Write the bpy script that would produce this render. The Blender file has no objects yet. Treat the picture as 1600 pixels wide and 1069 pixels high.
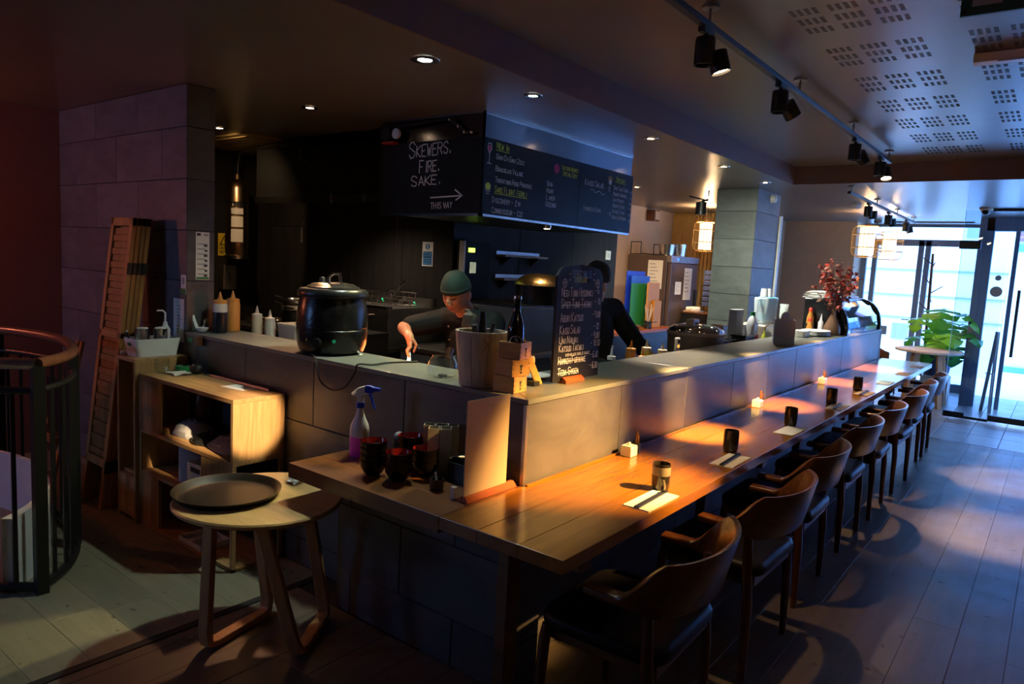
import bpy, bmesh, math, random
from mathutils import Vector, Matrix, Euler
random.seed(7)
S = bpy.context.scene
COL = S.collection
PI = math.pi
# ---------------------------------------------------------------- camera
cam_d = bpy.data.cameras.new('camera')
cam_d.sensor_width = 36.0
cam_d.lens = 1106.73 / 1600 * 36.0
cam_d.clip_start = 0.05; cam_d.clip_end = 200
cam = bpy.data.objects.new('camera', cam_d); COL.objects.link(cam)
_yaw, _pit, _rol = 0.656429, 0.110810, 0.053752
_f = Vector((-math.sin(_yaw)*math.cos(_pit), math.cos(_yaw)*math.cos(_pit), -math.sin(_pit)))
_r = Vector((math.cos(_yaw), math.sin(_yaw), 0)); _u = _r.cross(_f)
_r2 = math.cos(_rol)*_r + math.sin(_rol)*_u; _u2 = -math.sin(_rol)*_r + math.cos(_rol)*_u
_m = Matrix((( _r2.x, _u2.x, -_f.x), (_r2.y, _u2.y, -_f.y), (_r2.z, _u2.z, -_f.z))).to_4x4()
_m.translation = Vector((1.56155, -2.14373, 1.59972))
cam.matrix_world = _m
S.camera = cam
# ---------------------------------------------------------------- world: overcast daylight outside
world = bpy.data.worlds.new('overcast_sky'); S.world = world; world.use_nodes = True
_bg = world.node_tree.nodes['Background']
_bg.inputs['Color'].default_value = (0.25, 0.48, 1.0, 1); _bg.inputs['Strength'].default_value = 13.0
S.view_settings.view_transform = 'Standard'
S.view_settings.look = 'None'
S.view_settings.exposure = 0.0
S.view_settings.gamma = 1.0
S.view_settings.use_curve_mapping = False
def portal(loc, rot, sx, sy):
    # guides the sky's own light through a window opening (emits nothing itself)
    l = bpy.data.lights.new('window_portal', 'AREA'); l.shape = 'RECTANGLE'; l.size = sx; l.size_y = sy
    l.cycles.is_portal = True
    o = bpy.data.objects.new('window_portal', l); COL.objects.link(o); o.location = loc; o.rotation_euler = rot
    return o
portal((-0.25, 10.75, 1.27), (-PI/2, 0, 0), 1.75, 2.5)
portal((1.95, 9.35, 1.27), (-PI/2, 0, 0), 2.5, 2.5)
portal((3.32, 7.4, 1.30), (0, PI/2, 0), 2.1, .8)
portal((-3.7, -4.72, 1.80), (PI/2, 0, 0), .9, .8)
# ---------------------------------------------------------------- materials
MATS = {}
def _nt(name):
    m = bpy.data.materials.new(name); m.use_nodes = True
    nt = m.node_tree; b = nt.nodes['Principled BSDF']; MATS[name] = m
    return m, nt, b
def lin(c):
    if isinstance(c, str):
        c = [int(c[i:i+2], 16)/255 for i in (0, 2, 4)]
        c = [x/12.92 if x <= .04045 else ((x+.055)/1.055)**2.4 for x in c]
    return (c[0], c[1], c[2], 1)
def plain(name, c, rough=.5, metal=0, bump=0, bscale=200, var=0, vscale=8, spec=None, emit=None, estr=0, trans=0, coat=0, alpha=1):
    m, nt, b = _nt(name)
    c = lin(c)
    b.inputs['Base Color'].default_value = c; b.inputs['Roughness'].default_value = rough; b.inputs['Metallic'].default_value = metal
    if spec is not None: b.inputs['Specular IOR Level'].default_value = spec
    if emit: b.inputs['Emission Color'].default_value = lin(emit); b.inputs['Emission Strength'].default_value = estr
    if trans: b.inputs['Transmission Weight'].default_value = trans
    if coat: b.inputs['Coat Weight'].default_value = coat; b.inputs['Coat Roughness'].default_value = .1
    if alpha < 1: b.inputs['Alpha'].default_value = alpha
    if var or bump:
        tc = nt.nodes.new('ShaderNodeTexCoord')
    if var:
        n = nt.nodes.new('ShaderNodeTexNoise'); n.inputs['Scale'].default_value = vscale; n.inputs['Detail'].default_value = 5; n.inputs['Roughness'].default_value = .65
        nt.links.new(tc.outputs['Object'], n.inputs['Vector'])
        r = nt.nodes.new('ShaderNodeValToRGB')
        r.color_ramp.elements[0].position = .3; r.color_ramp.elements[1].position = .7
        r.color_ramp.elements[0].color = tuple(x*(1-var) for x in c[:3])+(1,); r.color_ramp.elements[1].color = tuple(min(1, x*(1+var)) for x in c[:3])+(1,)
        nt.links.new(n.outputs['Fac'], r.inputs['Fac']); nt.links.new(r.outputs['Color'], b.inputs['Base Color'])
    if bump:
        n2 = nt.nodes.new('ShaderNodeTexNoise'); n2.inputs['Scale'].default_value = bscale; n2.inputs['Detail'].default_value = 3
        nt.links.new(tc.outputs['Object'], n2.inputs['Vector'])
        bp = nt.nodes.new('ShaderNodeBump'); bp.inputs['Strength'].default_value = bump; bp.inputs['Distance'].default_value = .004
        nt.links.new(n2.outputs['Fac'], bp.inputs['Height']); nt.links.new(bp.outputs['Normal'], b.inputs['Normal'])
    return m
def wood(name, dark, light, axis='x', scale=1.0, rough=.45, rnd=.25, coat=0, bump=.15, stretch=14, grain=1.0):
    m, nt, b = _nt(name); N = nt.nodes.new; L = nt.links.new
    tc = N('ShaderNodeTexCoord'); mp = N('ShaderNodeMapping'); oi = N('ShaderNodeObjectInfo')
    sc = [stretch*scale]*3; sc['xyz'.index(axis)] = 1.0*scale
    mp.inputs['Scale'].default_value = sc
    L(tc.outputs['Object'], mp.inputs['Vector'])
    cv = N('ShaderNodeCombineXYZ'); ml = N('ShaderNodeMath'); ml.operation = 'MULTIPLY'; ml.inputs[1].default_value = 37
    L(oi.outputs['Random'], ml.inputs[0]); L(ml.outputs[0], cv.inputs[0]); L(ml.outputs[0], cv.inputs[1]); L(ml.outputs[0], cv.inputs[2]); L(cv.outputs[0], mp.inputs['Location'])
    n = N('ShaderNodeTexNoise'); n.inputs['Scale'].default_value = 1.6; n.inputs['Detail'].default_value = 6; n.inputs['Roughness'].default_value = .6; n.inputs['Distortion'].default_value = .6
    L(mp.outputs[0], n.inputs['Vector'])
    r = N('ShaderNodeValToRGB'); r.color_ramp.elements[0].position = .5-.25/grain; r.color_ramp.elements[1].position = .5+.25/grain
    r.color_ramp.elements[0].color = lin(dark); r.color_ramp.elements[1].color = lin(light)
    L(n.outputs['Fac'], r.inputs['Fac'])
    hsv = N('ShaderNodeHueSaturation'); mr = N('ShaderNodeMapRange'); mr.inputs['To Min'].default_value = 1-rnd; mr.inputs['To Max'].default_value = 1+rnd
    L(oi.outputs['Random'], mr.inputs['Value']); L(mr.outputs[0], hsv.inputs['Value']); L(r.outputs['Color'], hsv.inputs['Color'])
    L(hsv.outputs['Color'], b.inputs['Base Color'])
    b.inputs['Roughness'].default_value = rough
    if coat: b.inputs['Coat Weight'].default_value = coat; b.inputs['Coat Roughness'].default_value = .18
    bp = N('ShaderNodeBump'); bp.inputs['Strength'].default_value = bump; bp.inputs['Distance'].default_value = .003
    L(n.outputs['Fac'], bp.inputs['Height']); L(bp.outputs['Normal'], b.inputs['Normal'])
    return m
def stone(name, dark, light, rough=.5, rnd=.12, scale=3.0, bump=.2, stretch=(1, 1, 2.2)):
    m, nt, b = _nt(name); N = nt.nodes.new; L = nt.links.new
    tc = N('ShaderNodeTexCoord'); mp = N('ShaderNodeMapping'); oi = N('ShaderNodeObjectInfo')
    mp.inputs['Scale'].default_value = stretch
    L(tc.outputs['Object'], mp.inputs['Vector'])
    cv = N('ShaderNodeCombineXYZ'); ml = N('ShaderNodeMath'); ml.operation = 'MULTIPLY'; ml.inputs[1].default_value = 23
    L(oi.outputs['Random'], ml.inputs[0])
    for i in range(3): L(ml.outputs[0], cv.inputs[i])
    L(cv.outputs[0], mp.inputs['Location'])
    n = N('ShaderNodeTexNoise'); n.inputs['Scale'].default_value = scale; n.inputs['Detail'].default_value = 8; n.inputs['Roughness'].default_value = .62; n.inputs['Distortion'].default_value = .8
    L(mp.outputs[0], n.inputs['Vector'])
    r = N('ShaderNodeValToRGB'); r.color_ramp.elements[0].position = .3; r.color_ramp.elements[1].position = .72
    r.color_ramp.elements[0].color = lin(dark); r.color_ramp.elements[1].color = lin(light)
    L(n.outputs['Fac'], r.inputs['Fac'])
    hsv = N('ShaderNodeHueSaturation'); mr = N('ShaderNodeMapRange'); mr.inputs['To Min'].default_value = 1-rnd; mr.inputs['To Max'].default_value = 1+rnd
    L(oi.outputs['Random'], mr.inputs['Value']); L(mr.outputs[0], hsv.inputs['Value']); L(r.outputs['Color'], hsv.inputs['Color'])
    L(hsv.outputs['Color'], b.inputs['Base Color'])
    b.inputs['Roughness'].default_value = rough
    n2 = N('ShaderNodeTexNoise'); n2.inputs['Scale'].default_value = 60; n2.inputs['Detail'].default_value = 4; L(tc.outputs['Object'], n2.inputs['Vector'])
    bp = N('ShaderNodeBump'); bp.inputs['Strength'].default_value = bump; bp.inputs['Distance'].default_value = .002
    L(n2.outputs['Fac'], bp.inputs['Height']); L(bp.outputs['Normal'], b.inputs['Normal'])
    return m
def pane(name, tint=(1, 1, 1), refl=.6, rough=.0, base=.04):
    # thin clear pane: transparent with a facing-dependent mirror reflection (same from both sides)
    m = bpy.data.materials.new(name); m.use_nodes = True; MATS[name] = m; nt = m.node_tree; nt.nodes.clear(); N = nt.nodes.new; L = nt.links.new
    o = N('ShaderNodeOutputMaterial'); mx = N('ShaderNodeMixShader'); t = N('ShaderNodeBsdfTransparent'); g = N('ShaderNodeBsdfGlossy'); f = N('ShaderNodeLayerWeight')
    t.inputs['Color'].default_value = (*tint, 1); g.inputs['Roughness'].default_value = rough; f.inputs['Blend'].default_value = .5
    p = N('ShaderNodeMath'); p.operation = 'POWER'; p.inputs[1].default_value = 4; q = N('ShaderNodeMath'); q.operation = 'MULTIPLY_ADD'; q.inputs[1].default_value = refl; q.inputs[2].default_value = base
    L(f.outputs['Facing'], p.inputs[0]); L(p.outputs[0], q.inputs[0])
    L(q.outputs[0], mx.inputs[0]); L(t.outputs[0], mx.inputs[1]); L(g.outputs[0], mx.inputs[2]); L(mx.outputs[0], o.inputs['Surface'])
    return m
def glow(name, c, s):
    m = bpy.data.materials.new(name); m.use_nodes = True; MATS[name] = m; nt = m.node_tree; nt.nodes.clear()
    o = nt.nodes.new('ShaderNodeOutputMaterial'); e = nt.nodes.new('ShaderNodeEmission'); e.inputs[0].default_value = lin(c); e.inputs[1].default_value = s
    nt.links.new(e.outputs[0], o.inputs['Surface']); return m
# ---------------------------------------------------------------- mesh builder
class MB:
    def __init__(s): s.v = []; s.f = []
    def add(s, vs, fs):
        b = len(s.v); s.v += [tuple(v) for v in vs]; s.f += [tuple(b+i for i in f) for f in fs]; return s
    def box(s, lo, hi, M=None):
        x0, y0, z0 = lo; x1, y1, z1 = hi
        vs = [(x0,y0,z0),(x1,y0,z0),(x1,y1,z0),(x0,y1,z0),(x0,y0,z1),(x1,y0,z1),(x1,y1,z1),(x0,y1,z1)]
        if M is not None: vs = [M @ Vector(v) for v in vs]
        return s.add(vs, [(0,3,2,1),(4,5,6,7),(0,1,5,4),(1,2,6,5),(2,3,7,6),(3,0,4,7)])
    def quad(s, a, b, c, d): return s.add([a, b, c, d], [(0,1,2,3)])
    def rings(s, rings, cap0=True, cap1=True, closed=False):
        n = len(rings[0]); b = len(s.v)
        for r in rings: s.v += [tuple(p) for p in r]
        m = len(rings)
        for i in range(m if closed else m-1):
            j = (i+1) % m
            for k in range(n):
                l = (k+1) % n
                s.f.append((b+i*n+k, b+i*n+l, b+j*n+l, b+j*n+k))
        if not closed:
            if cap0: s.f.append(tuple(b+k for k in reversed(range(n))))
            if cap1: s.f.append(tuple(b+(m-1)*n+k for k in range(n)))
        return s
    def tube(s, pts, r, n=8, closed=False, flat=None):
        pts = [Vector(p) for p in pts]; rs = r if isinstance(r, (list, tuple)) else [r]*len(pts)
        rings = []; up = Vector((0, 0, 1)); m = len(pts)
        prev = None
        for i, p in enumerate(pts):
            if closed: t = (pts[(i+1) % m]-pts[i-1])
            else: t = pts[min(i+1, m-1)]-pts[max(i-1, 0)]
            t.normalize()
            if prev is None:
                a = t.cross(up)
                if a.length < .05: a = t.cross(Vector((1, 0, 0)))
            else: a = prev - t*prev.dot(t)
            a.normalize(); prev = a; c = t.cross(a)
            k2 = flat or 1
            rings.append([p + a*math.cos(2*PI*k/n)*rs[i] + c*math.sin(2*PI*k/n)*rs[i]*k2 for k in range(n)])
        return s.rings(rings, closed=closed)
    def lathe(s, prof, c=(0, 0, 0), n=24, M=None, sx=1, sy=1):
        c = Vector(c); rings = []
        for (r, z) in prof:
            ring = [Vector((max(r, 1e-5)*math.cos(2*PI*k/n)*sx, max(r, 1e-5)*math.sin(2*PI*k/n)*sy, z)) for k in range(n)]
            if M is not None: ring = [M @ v for v in ring]
            rings.append([v + c for v in ring])
        return s.rings(rings, prof[0][0] < .002, prof[-1][0] < .002)
    def cyl(s, a, b, r0, r1=None, n=16): return s.tube([a, b], [r0, r0 if r1 is None else r1], n)
    def ball(s, c, r, n=14, m=9, M=None):
        rr = r if isinstance(r, (tuple, list)) else (r, r, r); c = Vector(c); rings = []
        for i in range(m+1):
            a = -PI/2+PI*i/m; q = max(math.cos(a), 1e-4)
            ring = [Vector((rr[0]*q*math.cos(2*PI*k/n), rr[1]*q*math.sin(2*PI*k/n), rr[2]*math.sin(a))) for k in range(n)]
            if M is not None: ring = [M @ v for v in ring]
            rings.append([v+c for v in ring])
        return s.rings(rings)
    def capsule(s, a, b, r0, r1, n=12):
        s.tube([a, b], [r0, r1], n); s.ball(a, r0, n, 8); s.ball(b, r1, n, 8); return s
    def prism(s, poly, d0, d1, fr):
        # poly in (u,v), frame fr=(origin,u,v,n), extruded from d0 to d1 along n
        o, u, v, n = [Vector(x) for x in fr]; k = len(poly)
        vs = [o+u*a+v*b+n*d0 for a, b in poly]+[o+u*a+v*b+n*d1 for a, b in poly]
        return s.add(vs, [tuple(reversed(range(k))), tuple(range(k, 2*k))]+[(i, (i+1) % k, k+(i+1) % k, k+i) for i in range(k)])
    def build(s, name, mat, parent=None, smooth=None, bevel=0, seg=2, origin=True):
        me = bpy.data.meshes.new(name)
        off = Vector((0, 0, 0))
        if parent is not None:
            p = parent
            while p is not None: off = off + p.location; p = p.parent
        elif origin and s.v:
            xs = [v[0] for v in s.v]; ys = [v[1] for v in s.v]; zs = [v[2] for v in s.v]
            off = Vector(((min(xs)+max(xs))/2, (min(ys)+max(ys))/2, min(zs)))
        me.from_pydata([(v[0]-off.x, v[1]-off.y, v[2]-off.z) for v in s.v], [], s.f)
        bm = bmesh.new(); bm.from_mesh(me); bmesh.ops.recalc_face_normals(bm, faces=bm.faces); bm.to_mesh(me); bm.free()
        o = bpy.data.objects.new(name, me); COL.objects.link(o)
        me.materials.append(MATS[mat] if isinstance(mat, str) else mat)
        if smooth is not None:
            me.polygons.foreach_set('use_smooth', [True]*len(me.polygons)); me.set_sharp_from_angle(angle=math.radians(smooth))
        if bevel:
            b = o.modifiers.new('bevel', 'BEVEL'); b.width = bevel; b.segments = seg; b.limit_method = 'ANGLE'; b.angle_limit = math.radians(40)
        if parent is not None: o.parent = parent
        else: o.location = off
        return o
def tag(o, label=None, cat=None, group=None, kind=None):
    if label: o['label'] = label
    if cat: o['category'] = cat
    if group: o['group'] = group
    if kind: o['kind'] = kind
    return o
def thing(name, label, cat, loc=(0, 0, 0), group=None, kind=None):
    o = bpy.data.objects.new(name, None); COL.objects.link(o); o.location = loc; o.empty_display_size = .05
    return tag(o, label, cat, group, kind)
def copy_tree(o, parent=None):
    c = o.copy(); COL.objects.link(c)
    if parent is not None: c.parent = parent; c.matrix_parent_inverse = Matrix.Identity(4)
    for ch in list(o.children): copy_tree(ch, c)
    return c
def inst(src, name, parent, loc):
    # another part that shares src's mesh
    c = bpy.data.objects.new(name, src.data); COL.objects.link(c); c.parent = parent; c.location = loc; return c
def bx(lo, hi): return MB().box(lo, hi)
def RZ(a): return Matrix.Rotation(a, 4, 'Z')
def TR(p): return Matrix.Translation(Vector(p))
def arc(cx, cy, r, a0, a1, n): return [(cx+r*math.cos(math.radians(a0+(a1-a0)*i/n)), cy+r*math.sin(math.radians(a0+(a1-a0)*i/n))) for i in range(n+1)]
def rrect(x0, y0, x1, y1, r, n=4):
    return arc(x1-r, y1-r, r, 0, 90, n)+arc(x0+r, y1-r, r, 90, 180, n)+arc(x0+r, y0+r, r, 180, 270, n)+arc(x1-r, y0+r, r, 270, 360, n)
def lamp_spot(parent, loc, target, power, color, angle=60, blend=.5, size=.03):
    l = bpy.data.lights.new('lamp_bulb_light', 'SPOT'); l.energy = power; l.color = color; l.spot_size = math.radians(angle); l.spot_blend = blend; l.shadow_soft_size = size
    o = bpy.data.objects.new('lamp_bulb_light', l); COL.objects.link(o)
    d = Vector(target)-Vector(loc); o.rotation_euler = d.to_track_quat('-Z', 'Y').to_euler()
    if parent is not None:
        off = Vector((0, 0, 0)); p = parent
        while p is not None: off = off+p.location; p = p.parent
        o.parent = parent; o.location = Vector(loc)-off
    else: o.location = loc
    return o
def lamp_point(parent, loc, power, color, size=.05):
    l = bpy.data.lights.new('lamp_bulb_light', 'POINT'); l.energy = power; l.color = color; l.shadow_soft_size = size
    o = bpy.data.objects.new('lamp_bulb_light', l); COL.objects.link(o)
    off = Vector((0, 0, 0)); p = parent
    while p is not None: off = off+p.location; p = p.parent
    if parent is not None: o.parent = parent
    o.location = Vector(loc)-off
    return o
# ---------------------------------------------------------------- chalk lettering: single-stroke capitals on a 4x6 grid
FONT = {'A':'00 26 40|12 32','B':'00 06 36 45 44 33 03|33 42 41 30 00','C':'45 36 16 05 01 10 30 41','D':'00 06 26 44 42 20 00','E':'46 06 00 40|03 33','F':'46 06 00|03 33','G':'45 36 16 05 01 10 30 41 43 23','H':'00 06|40 46|03 43','I':'20 26','J':'36 31 20 10 01','K':'00 06|46 03 40','L':'06 00 40','M':'00 06 23 46 40','N':'00 06 40 46','O':'16 05 01 10 30 41 45 36 16','P':'00 06 36 45 44 33 03','Q':'16 05 01 10 30 41 45 36 16|22 50','R':'00 06 36 45 44 33 03|23 40','S':'45 36 16 05 04 42 41 30 10 01','T':'06 46|26 20','U':'06 01 10 30 41 46','V':'06 20 46','W':'06 10 24 30 46','X':'00 46|06 40','Y':'06 23 46|23 20','Z':'06 46 00 40',
'0':'16 05 01 10 30 41 45 36 16','1':'15 26 20','2':'05 16 36 45 44 00 40','3':'05 16 36 45 44 33 42 41 30 10 01','4':'30 36 02 42','5':'46 06 03 33 42 41 30 10 01','6':'46 26 04 01 10 30 41 42 33 03','7':'06 46 10','8':'13 04 05 16 36 45 44 33 13 02 01 10 30 41 42 33','9':'43 13 04 05 16 36 45 40','.':'10 11','-':'03 33','!':'26 22|20 21','(':'36 14 12 30',')':'16 34 32 10',"'":'26 24','£':'45 36 26 15 11 00 40|03 33','+':'03 43|21 25',',':'11 00'}
def strokes(text, size, jit=.25, caps=1.25, track=1.35):
    out = []; x = 0; rr = random.Random(len(text)*31+ord(text[0])); k = size/6
    start = True
    for ch in text:
        if ch == ' ': x += 3.2*k; start = True; continue
        sc = caps if start else 1.0; start = False
        g = FONT.get(ch.upper())
        if not g: continue
        w = 4 if ch not in 'I1.!' else 2.6
        for st in g.split('|'):
            out.append([(x+(int(p[0])+rr.uniform(-jit, jit))*k*sc, (int(p[1])+rr.uniform(-jit, jit))*k*sc) for p in st.split()])
        x += w*track*k*(sc if sc > 1 else 1)
    return out, x
def ribbon(mb, pts, w, fr, d=.0012):
    o, u, v, n = [Vector(q) for q in fr]
    for (a, b) in zip(pts[:-1], pts[1:]):
        dx, dy = b[0]-a[0], b[1]-a[1]; L = math.hypot(dx, dy)
        if L < 1e-6: continue
        ex, ey = dx/L*w*.35, dy/L*w*.35; nx, ny = -dy/L*w/2, dx/L*w/2
        q = [(a[0]-ex+nx, a[1]-ey+ny), (a[0]-ex-nx, a[1]-ey-ny), (b[0]+ex-nx, b[1]+ey-ny), (b[0]+ex+nx, b[1]+ey+ny)]
        mb.add([o+u*p[0]+v*p[1]+n*d for p in q], [(0, 1, 2, 3)])
def write(text, fr, x, y, size, mat, parent, w=None, width=None, slope=0, strike=False, under=False, name='lettering', **kw):
    st, L = strokes(text, size, **kw)
    sx = (width/L) if width else 1.0
    mb = MB(); w = w or size*.11
    for p in st: ribbon(mb, [(x+a*sx, y+b+slope*a*sx) for a, b in p], w, fr)
    if strike: ribbon(mb, [(x-size*.1, y+size*.42), (x+L*sx*.96, y+size*.5+slope*L*sx)], w, fr, .0016)
    if under: ribbon(mb, [(x-size*.1, y-size*.35), (x+L*sx, y-size*.3+slope*L*sx)], w, fr, .0016)
    return mb.build(name, mat, parent)
# ================================================================ material library
stone('counter_tile', (.070, .066, .071), (.128, .120, .126), rough=.36)
stone('wall_tile', (.085, .078, .088), (.165, .150, .165), rough=.55)
stone('column_tile', (.060, .065, .062), (.115, .122, .118), rough=.5)
stone('counter_slab', (.12, .13, .125), (.20, .21, .20), rough=.32, bump=.1)
plain('grout', (.022, .020, .021), .9)
plain('edge_dark', (.018, .017, .018), .5)
plain('floor_base', (.03, .028, .027), .9)
def floor_mat(name, dark, light, axis):
    m = wood(name, dark, light, axis=axis, scale=1.3, rough=.36, rnd=.10, bump=.06, stretch=9, grain=.8)
    nt = m.node_tree; b = nt.nodes['Principled BSDF']; N = nt.nodes.new; L = nt.links.new
    src = b.inputs['Base Color'].links[0].from_socket
    tc = N('ShaderNodeTexCoord'); n = N('ShaderNodeTexNoise'); n.inputs['Scale'].default_value = 17; n.inputs['Detail'].default_value = 4
    g = N('ShaderNodeNewGeometry'); L(g.outputs['Position'], n.inputs['Vector'])
    r = N('ShaderNodeValToRGB'); r.color_ramp.elements[0].position = .66; r.color_ramp.elements[1].position = .72
    r.color_ramp.elements[0].color = (1, 1, 1, 1); r.color_ramp.elements[1].color = (.22, .2, .18, 1)
    L(n.outputs['Fac'], r.inputs['Fac']); mx = N('ShaderNodeMix'); mx.data_type = 'RGBA'; mx.blend_type = 'MULTIPLY'; mx.inputs['Factor'].default_value = 1
    L(src, mx.inputs['A']); L(r.outputs['Color'], mx.inputs['B']); L(mx.outputs['Result'], b.inputs['Base Color'])
    n3 = N('ShaderNodeTexNoise'); n3.inputs['Scale'].default_value = 5; n3.inputs['Detail'].default_value = 6; L(g.outputs['Position'], n3.inputs['Vector'])
    mr = N('ShaderNodeMapRange'); mr.inputs['To Min'].default_value = .28; mr.inputs['To Max'].default_value = .55; L(n3.outputs['Fac'], mr.inputs['Value']); L(mr.outputs[0], b.inputs['Roughness'])
    return m
floor_mat('floor_plank', (.115, .088, .066), (.180, .142, .108), 'y')
floor_mat('floor_plank_side', (.20, .18, .12), (.30, .27, .19), 'x')
stone('floor_tile', (.16, .16, .16), (.27, .27, .27), rough=.35, stretch=(1, 1, 1))
plain('ceiling_paint', (.14, .115, .095), .30, var=.08, vscale=2, bump=.05, bscale=30)
plain('bulkhead_paint', (.17, .10, .09), .55, var=.06)
plain('cream_paint', (.50, .35, .23), .7, var=.05)
plain('red_paint', (.30, .13, .10), .75, var=.06, vscale=3)
plain('pale_paint', (.62, .62, .64), .7)
plain('dark_paint', (.018, .017, .017), .7, spec=.2)
wood('kitchen_panel', (.016, .0155, .0155), (.034, .033, .033), axis='z', rough=.6, rnd=.2, stretch=10)
MATS['kitchen_panel'].node_tree.nodes['Principled BSDF'].inputs['Specular IOR Level'].default_value = .15
plain('hood_black', (.006, .006, .006), .6, spec=.15)
plain('black', (.010, .010, .011), .42)
plain('tray_black', (.006, .0055, .005), .38, spec=.35, var=.3, vscale=12)
plain('black_gloss', (.008, .008, .009), .12)
plain('black_rubber', (.012, .012, .012), .7)
plain('black_metal', (.010, .010, .011), .42)
plain('steel', (.52, .50, .48), .24, metal=1, var=.1, vscale=20)
plain('steel_dull', (.38, .36, .34), .42, metal=1, var=.15, vscale=14)
plain('steel_dark', (.10, .10, .10), .4, metal=1)
plain('band_steel', (.16, .15, .17), .16, metal=1)
plain('chrome', (.8, .8, .8), .08, metal=1)
plain('brass', (.7, .45, .15), .25, metal=1)
plain('frame_blue', (.20, .23, .29), .45, metal=.2)
plain('white', (.75, .75, .74), .5)
plain('white_gloss', (.78, .78, .76), .18)
plain('paper', (.78, .76, .72), .8)
plain('cream_card', (.50, .38, .27), .55)
plain('print_dark', (.05, .05, .06), .8)
plain('print_grey', (.35, .35, .36), .8)
plain('red_plastic', (.5, .03, .02), .4)
plain('blue_plastic', (.01, .045, .55), .35)
plain('green_plastic', (.02, .22, .06), .4)
plain('sign_green', (.02, .07, .05), .5)
plain('yellow_sign', (.75, .55, .02), .5)
plain('sign_blue', (.03, .20, .55), .5)
plain('chalk_white', (.78, .76, .80), .9)
plain('chalk_yellow', (.72, .78, .12), .9)
plain('chalk_blue', (.25, .45, .85), .9)
plain('chalk_pink', (.60, .05, .18), .9)
plain('chalk_brown', (.38, .20, .08), .9)
plain('chalkboard', (.010, .013, .020), .30, var=.3, vscale=5, spec=.10)
plain('slate', (.012, .011, .014), .6, spec=.2, var=.3, vscale=5)
wood('bar_wood', (.19, .062, .007), (.36, .140, .014), axis='y', scale=1.1, rough=.22, rnd=.14, coat=.25, bump=.06, stretch=9)
wood('bench_wood', (.10, .034, .012), (.22, .080, .022), axis='x', scale=1.1, rough=.3, rnd=.1, coat=.2, bump=.06, stretch=9)
wood('chair_wood', (.075, .022, .008), (.18, .060, .018), axis='y', scale=2.5, rough=.28, rnd=.2, coat=.25, bump=.05, stretch=8)
wood('chair_leg_wood', (.060, .018, .008), (.14, .046, .015), axis='z', scale=2.5, rough=.3, rnd=.2, coat=.2, bump=.05, stretch=8)
plain('leather', (.008, .007, .009), .42, bump=.1, bscale=260, spec=.2)
wood('oak', (.30, .15, .055), (.56, .34, .14), axis='x', scale=2.0, rough=.5, rnd=.12, stretch=14)
wood('oak_v', (.30, .15, .055), (.56, .34, .14), axis='z', scale=2.0, rough=.5, rnd=.12, stretch=14)
wood('stool_wood', (.46, .26, .10), (.66, .44, .20), axis='x', scale=2.0, rough=.42, rnd=.1, stretch=9)
wood('stool_leg_wood', (.40, .17, .06), (.60, .32, .13), axis='z', scale=2.0, rough=.45, rnd=.1, stretch=9)
wood('screen_wood', (.30, .13, .035), (.50, .25, .075), axis='z', scale=2.0, rough=.5, rnd=.2, stretch=12)
wood('masu_wood', (.55, .25, .06), (.74, .40, .12), axis='x', scale=4.0, rough=.5, rnd=.15, stretch=8)
wood('pale_wood', (.48, .36, .28), (.68, .54, .44), axis='z', scale=3.0, rough=.6, rnd=.12, stretch=9)
wood('red_wood', (.28, .06, .02), (.42, .11, .04), axis='y', scale=3.0, rough=.35, rnd=.1)
wood('slat_wood', (.50, .27, .07), (.72, .45, .15), axis='z', scale=2.0, rough=.5, rnd=.25)
wood('rail_wood', (.16, .055, .030), (.30, .11, .06), axis='x', scale=2.0, rough=.3, rnd=.1, coat=.2)
pane('clear_pane', (.93, .97, 1.0)); pane('blue_pane', (.78, .89, .98)); plain('green_edge', (.55, .78, .82), .2)
plain('glassware', (1, 1, 1), .0, trans=1)
# ================================================================ tiles / planks helper
def rect_pieces(parent, fr, rects, mat, name='tile', t=.008, gap=.003, wob=.0008):
    o, u, v, n = [Vector(q) for q in fr]; cache = {}
    off = Vector((0, 0, 0)); p = parent
    while p is not None: off = off+p.location; p = p.parent
    for (u0, v0, u1, v1) in rects:
        a, b = u1-u0-gap, v1-v0-gap
        if a <= .004 or b <= .004: continue
        key = (round(a, 3), round(b, 3))
        if key not in cache:
            mb = MB(); c = min(.0025, t*.4) if gap > .002 else .001
            ring = lambda e, d: [u*x+v*y+n*d for x, y in ((-a/2+e, -b/2+e), (a/2-e, -b/2+e), (a/2-e, b/2-e), (-a/2+e, b/2-e))]
            mb.rings([ring(0, 0), ring(0, t-c), ring(c, t)])
            me = bpy.data.meshes.new(name); me.from_pydata([tuple(q) for q in mb.v], [], mb.f)
            bm = bmesh.new(); bm.from_mesh(me); bmesh.ops.recalc_face_normals(bm, faces=bm.faces); bm.to_mesh(me); bm.free()
            me.materials.append(MATS[mat]); cache[key] = me
        ob = bpy.data.objects.new(name, cache[key]); COL.objects.link(ob); ob.parent = parent
        ob.location = o+u*((u0+u1)/2)+v*((v0+v1)/2)+n*random.uniform(-wob, wob)-off
def courses(u0, u1, vs, length, shift, us=None):
    out = []
    for i, (a, b) in enumerate(zip(vs[:-1], vs[1:])):
        x = u0-(shift if i % 2 else 0)
        while x < u1-.01:
            out.append((max(x, u0), a, min(x+length, u1), b)); x += length
    return [r for r in out if r[2]-r[0] > .02]
X, Y, Z = Vector((1, 0, 0)), Vector((0, 1, 0)), Vector((0, 0, 1))
def struct(name, mb, mat, label=None, cat='wall', **kw): return tag(mb.build(name, mat, **kw), label, cat, kind='structure')
ZK, ZC = 2.53, 2.70      # kitchen ceiling, customer ceiling
XB, YB = -0.69, 5.235    # bulkhead edges
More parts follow.
